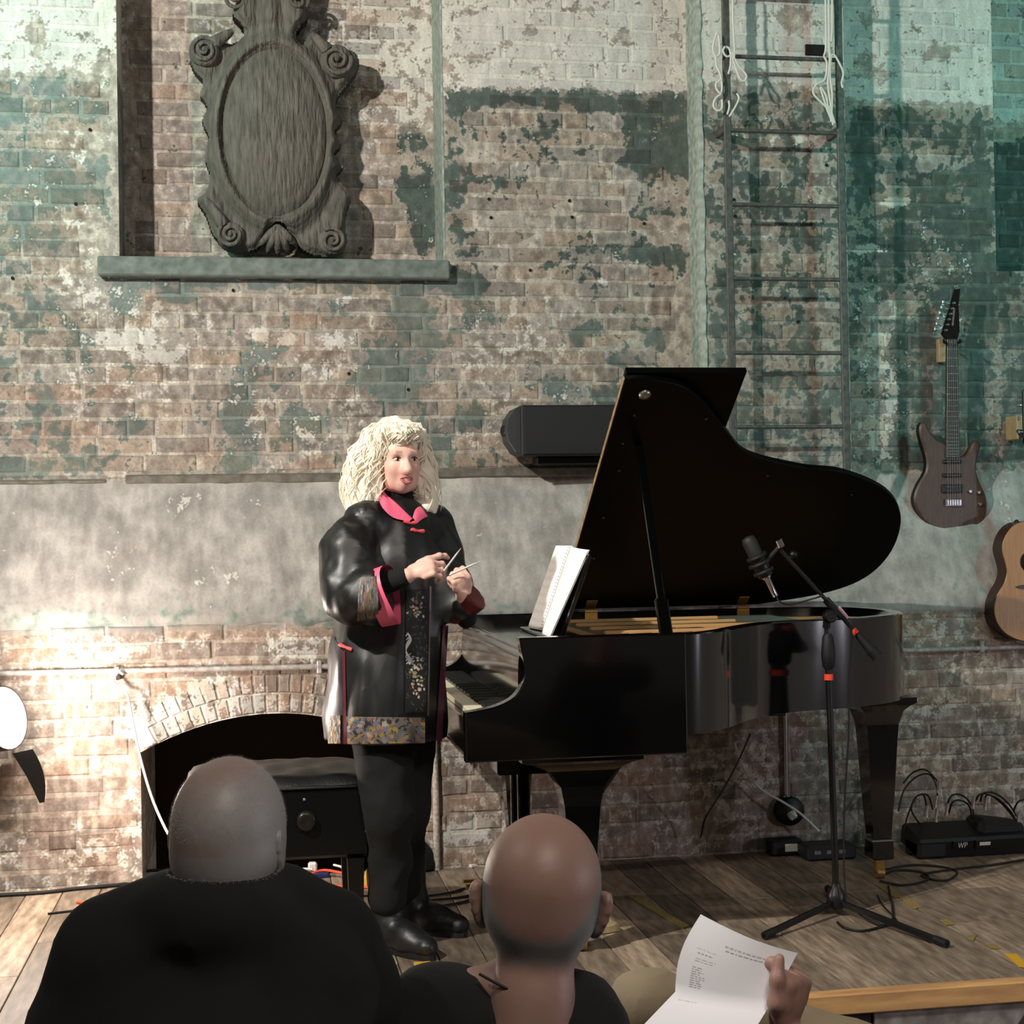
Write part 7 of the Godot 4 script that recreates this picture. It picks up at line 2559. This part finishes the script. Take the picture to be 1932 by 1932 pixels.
	mb = MB.new()
	mb.box(d + Vector3(0, 0.02, 0), Vector3(0.075, 0.036, 0.045), 0.008)
	put("case", mb.done(), M.grey_plastic, o)
	o = thing("white_plug", "white plug standing under the bench", "plug")
	d = at_y(590, 1654, 0.0)
	mb = MB.new()
	mb.box(d + Vector3(0, 0.03, 0), Vector3(0.034, 0.05, 0.03), 0.006)
	put("case", mb.done(), M.white_plastic, o)
	mb = MB.new()
	mb.box(d + Vector3(0.03, 0.01, 0.02), Vector3(0.06, 0.02, 0.03), 0.004)
	put("blue_collar", mb.done(), M.blue_plastic, o)
	o = thing("yellow_plug", "yellow cable plug between the bench leg and boot", "plug")
	d = at_y(693, 1672, 0.0)
	mb = MB.new()
	mb.tube(PackedVector3Array([d + Vector3(0, 0.0, 0), d + Vector3(0, 0.035, 0), d + Vector3(0.002, 0.06, 0)]), [0.011, 0.012, 0.006], 10)
	put("case", mb.done(), M.yellow, o)
	mb = MB.new()
	mb.box(at_y(510, 1690, 0.004), Vector3(0.05, 0.008, 0.02), 0.003)
	tag(put("paper_scrap", mb.done(), M.white_plastic), "small white scrap on the boards beside the seated man's collar", "scrap")
	mb = MB.new()
	var s0 := at_y(886, 1634, 0.006)
	var s1 := at_y(930, 1626, 0.006)
	mb.box((s0 + s1) / 2, Vector3(s0.distance_to(s1), 0.012, 0.02), 0.002, Basis(Vector3.UP, atan2(-(s1.z - s0.z), s1.x - s0.x)))
	tag(put("white_batten", mb.done(), M.white_plastic), "short white batten lying at the foot of the brick plinth", "batten")
	# soft dark bag by the plinth
	var f := Field.new()
	f.k = 0.03
	f.ripple = noisy(14.0, 2, 91)
	f.ripple_depth = 0.008
	f.low = 0.001
	d = at_y(795, 1640, 0.0)
	f.chain([d + Vector3(-0.07, 0.03, 0.03), d + Vector3(-0.02, 0.06, 0.02), d + Vector3(0.02, 0.025, 0.03)], [0.045, 0.05, 0.03])
	tag(put("dark_bag", f.mesh(0.01), M.black_cloth), "small soft black bag slumped at the plinth behind the boots", "bag")
	mb = MB.new()
	mb.box(at_y(1146, 1750, 0.014), Vector3(0.07, 0.026, 0.045), 0.003, Basis(Vector3.UP, 0.3))
	tag(put("wood_block", mb.done(), M.pale_wood), "small pale wood block on the boards beside the bald man's ear", "block")
	# worn yellow tape on the boards
	for q in [[[788, 1846], [822, 1846], [812, 1814], [780, 1816], "short bright yellow tape mark in front of the boots"], [[1650, 1668], [1662, 1668], [1705, 1692], [1688, 1694], "worn yellow tape flake beside the piano tail caster"], [[1700, 1696], [1716, 1694], [1740, 1712], [1722, 1716], "pale yellow tape strip along the board joint"], [[1772, 1736], [1786, 1734], [1802, 1744], [1784, 1746], "small yellow tape scrap midway along the board joint"],
			[[1822, 1768], [1842, 1764], [1836, 1776], [1826, 1772], "tiny torn yellow tape scrap near the front beam"], [[1858, 1782], [1880, 1782], [1888, 1790], [1868, 1790], "thin yellow tape fleck near the front beam"], [[1894, 1800], [1918, 1800], [1945, 1828], [1922, 1824], "bright yellow tape end beside the front beam"], [[1182, 1690], [1196, 1688], [1300, 1746], [1286, 1752], "long faded yellow tape line on the boards beside the bald man's ear"]]:
		mb = MB.new()
		var up := Vector3(0, 0.0012, 0)
		var p: Array = []
		for i in 4: p.append(at_y(q[i][0], q[i][1], 0.0006))
		var ctr: Vector3 = (p[0] + p[1] + p[2] + p[3]) / 4 - Vector3(0, 0.05, 0)
		mb.quad_out(p[0] + up, p[1] + up, p[2] + up, p[3] + up, ctr)
		for i in 4: mb.quad_out(p[i], p[(i + 1) % 4], p[(i + 1) % 4] + up, p[i] + up, ctr + Vector3(0, 0.05, 0))
		tag(put("floor_tape", mb.done(), M.tape if not "bright" in q[4] else M.yellow), q[4], "tape")
func materials_clutter() -> void:
	M.red_plastic = mat(Color(0.6, 0.12, 0.12), 0.5)
	M.blue_plastic = mat(Color(0.12, 0.16, 0.36), 0.5)
	M.yellow = mat(Color(0.78, 0.6, 0.14), 0.7)
	M.tape = grained(Color(0.42, 0.36, 0.22), Color(0.62, 0.54, 0.28), 0.05, 93, Vector3.ONE * 8.0, 0.8)
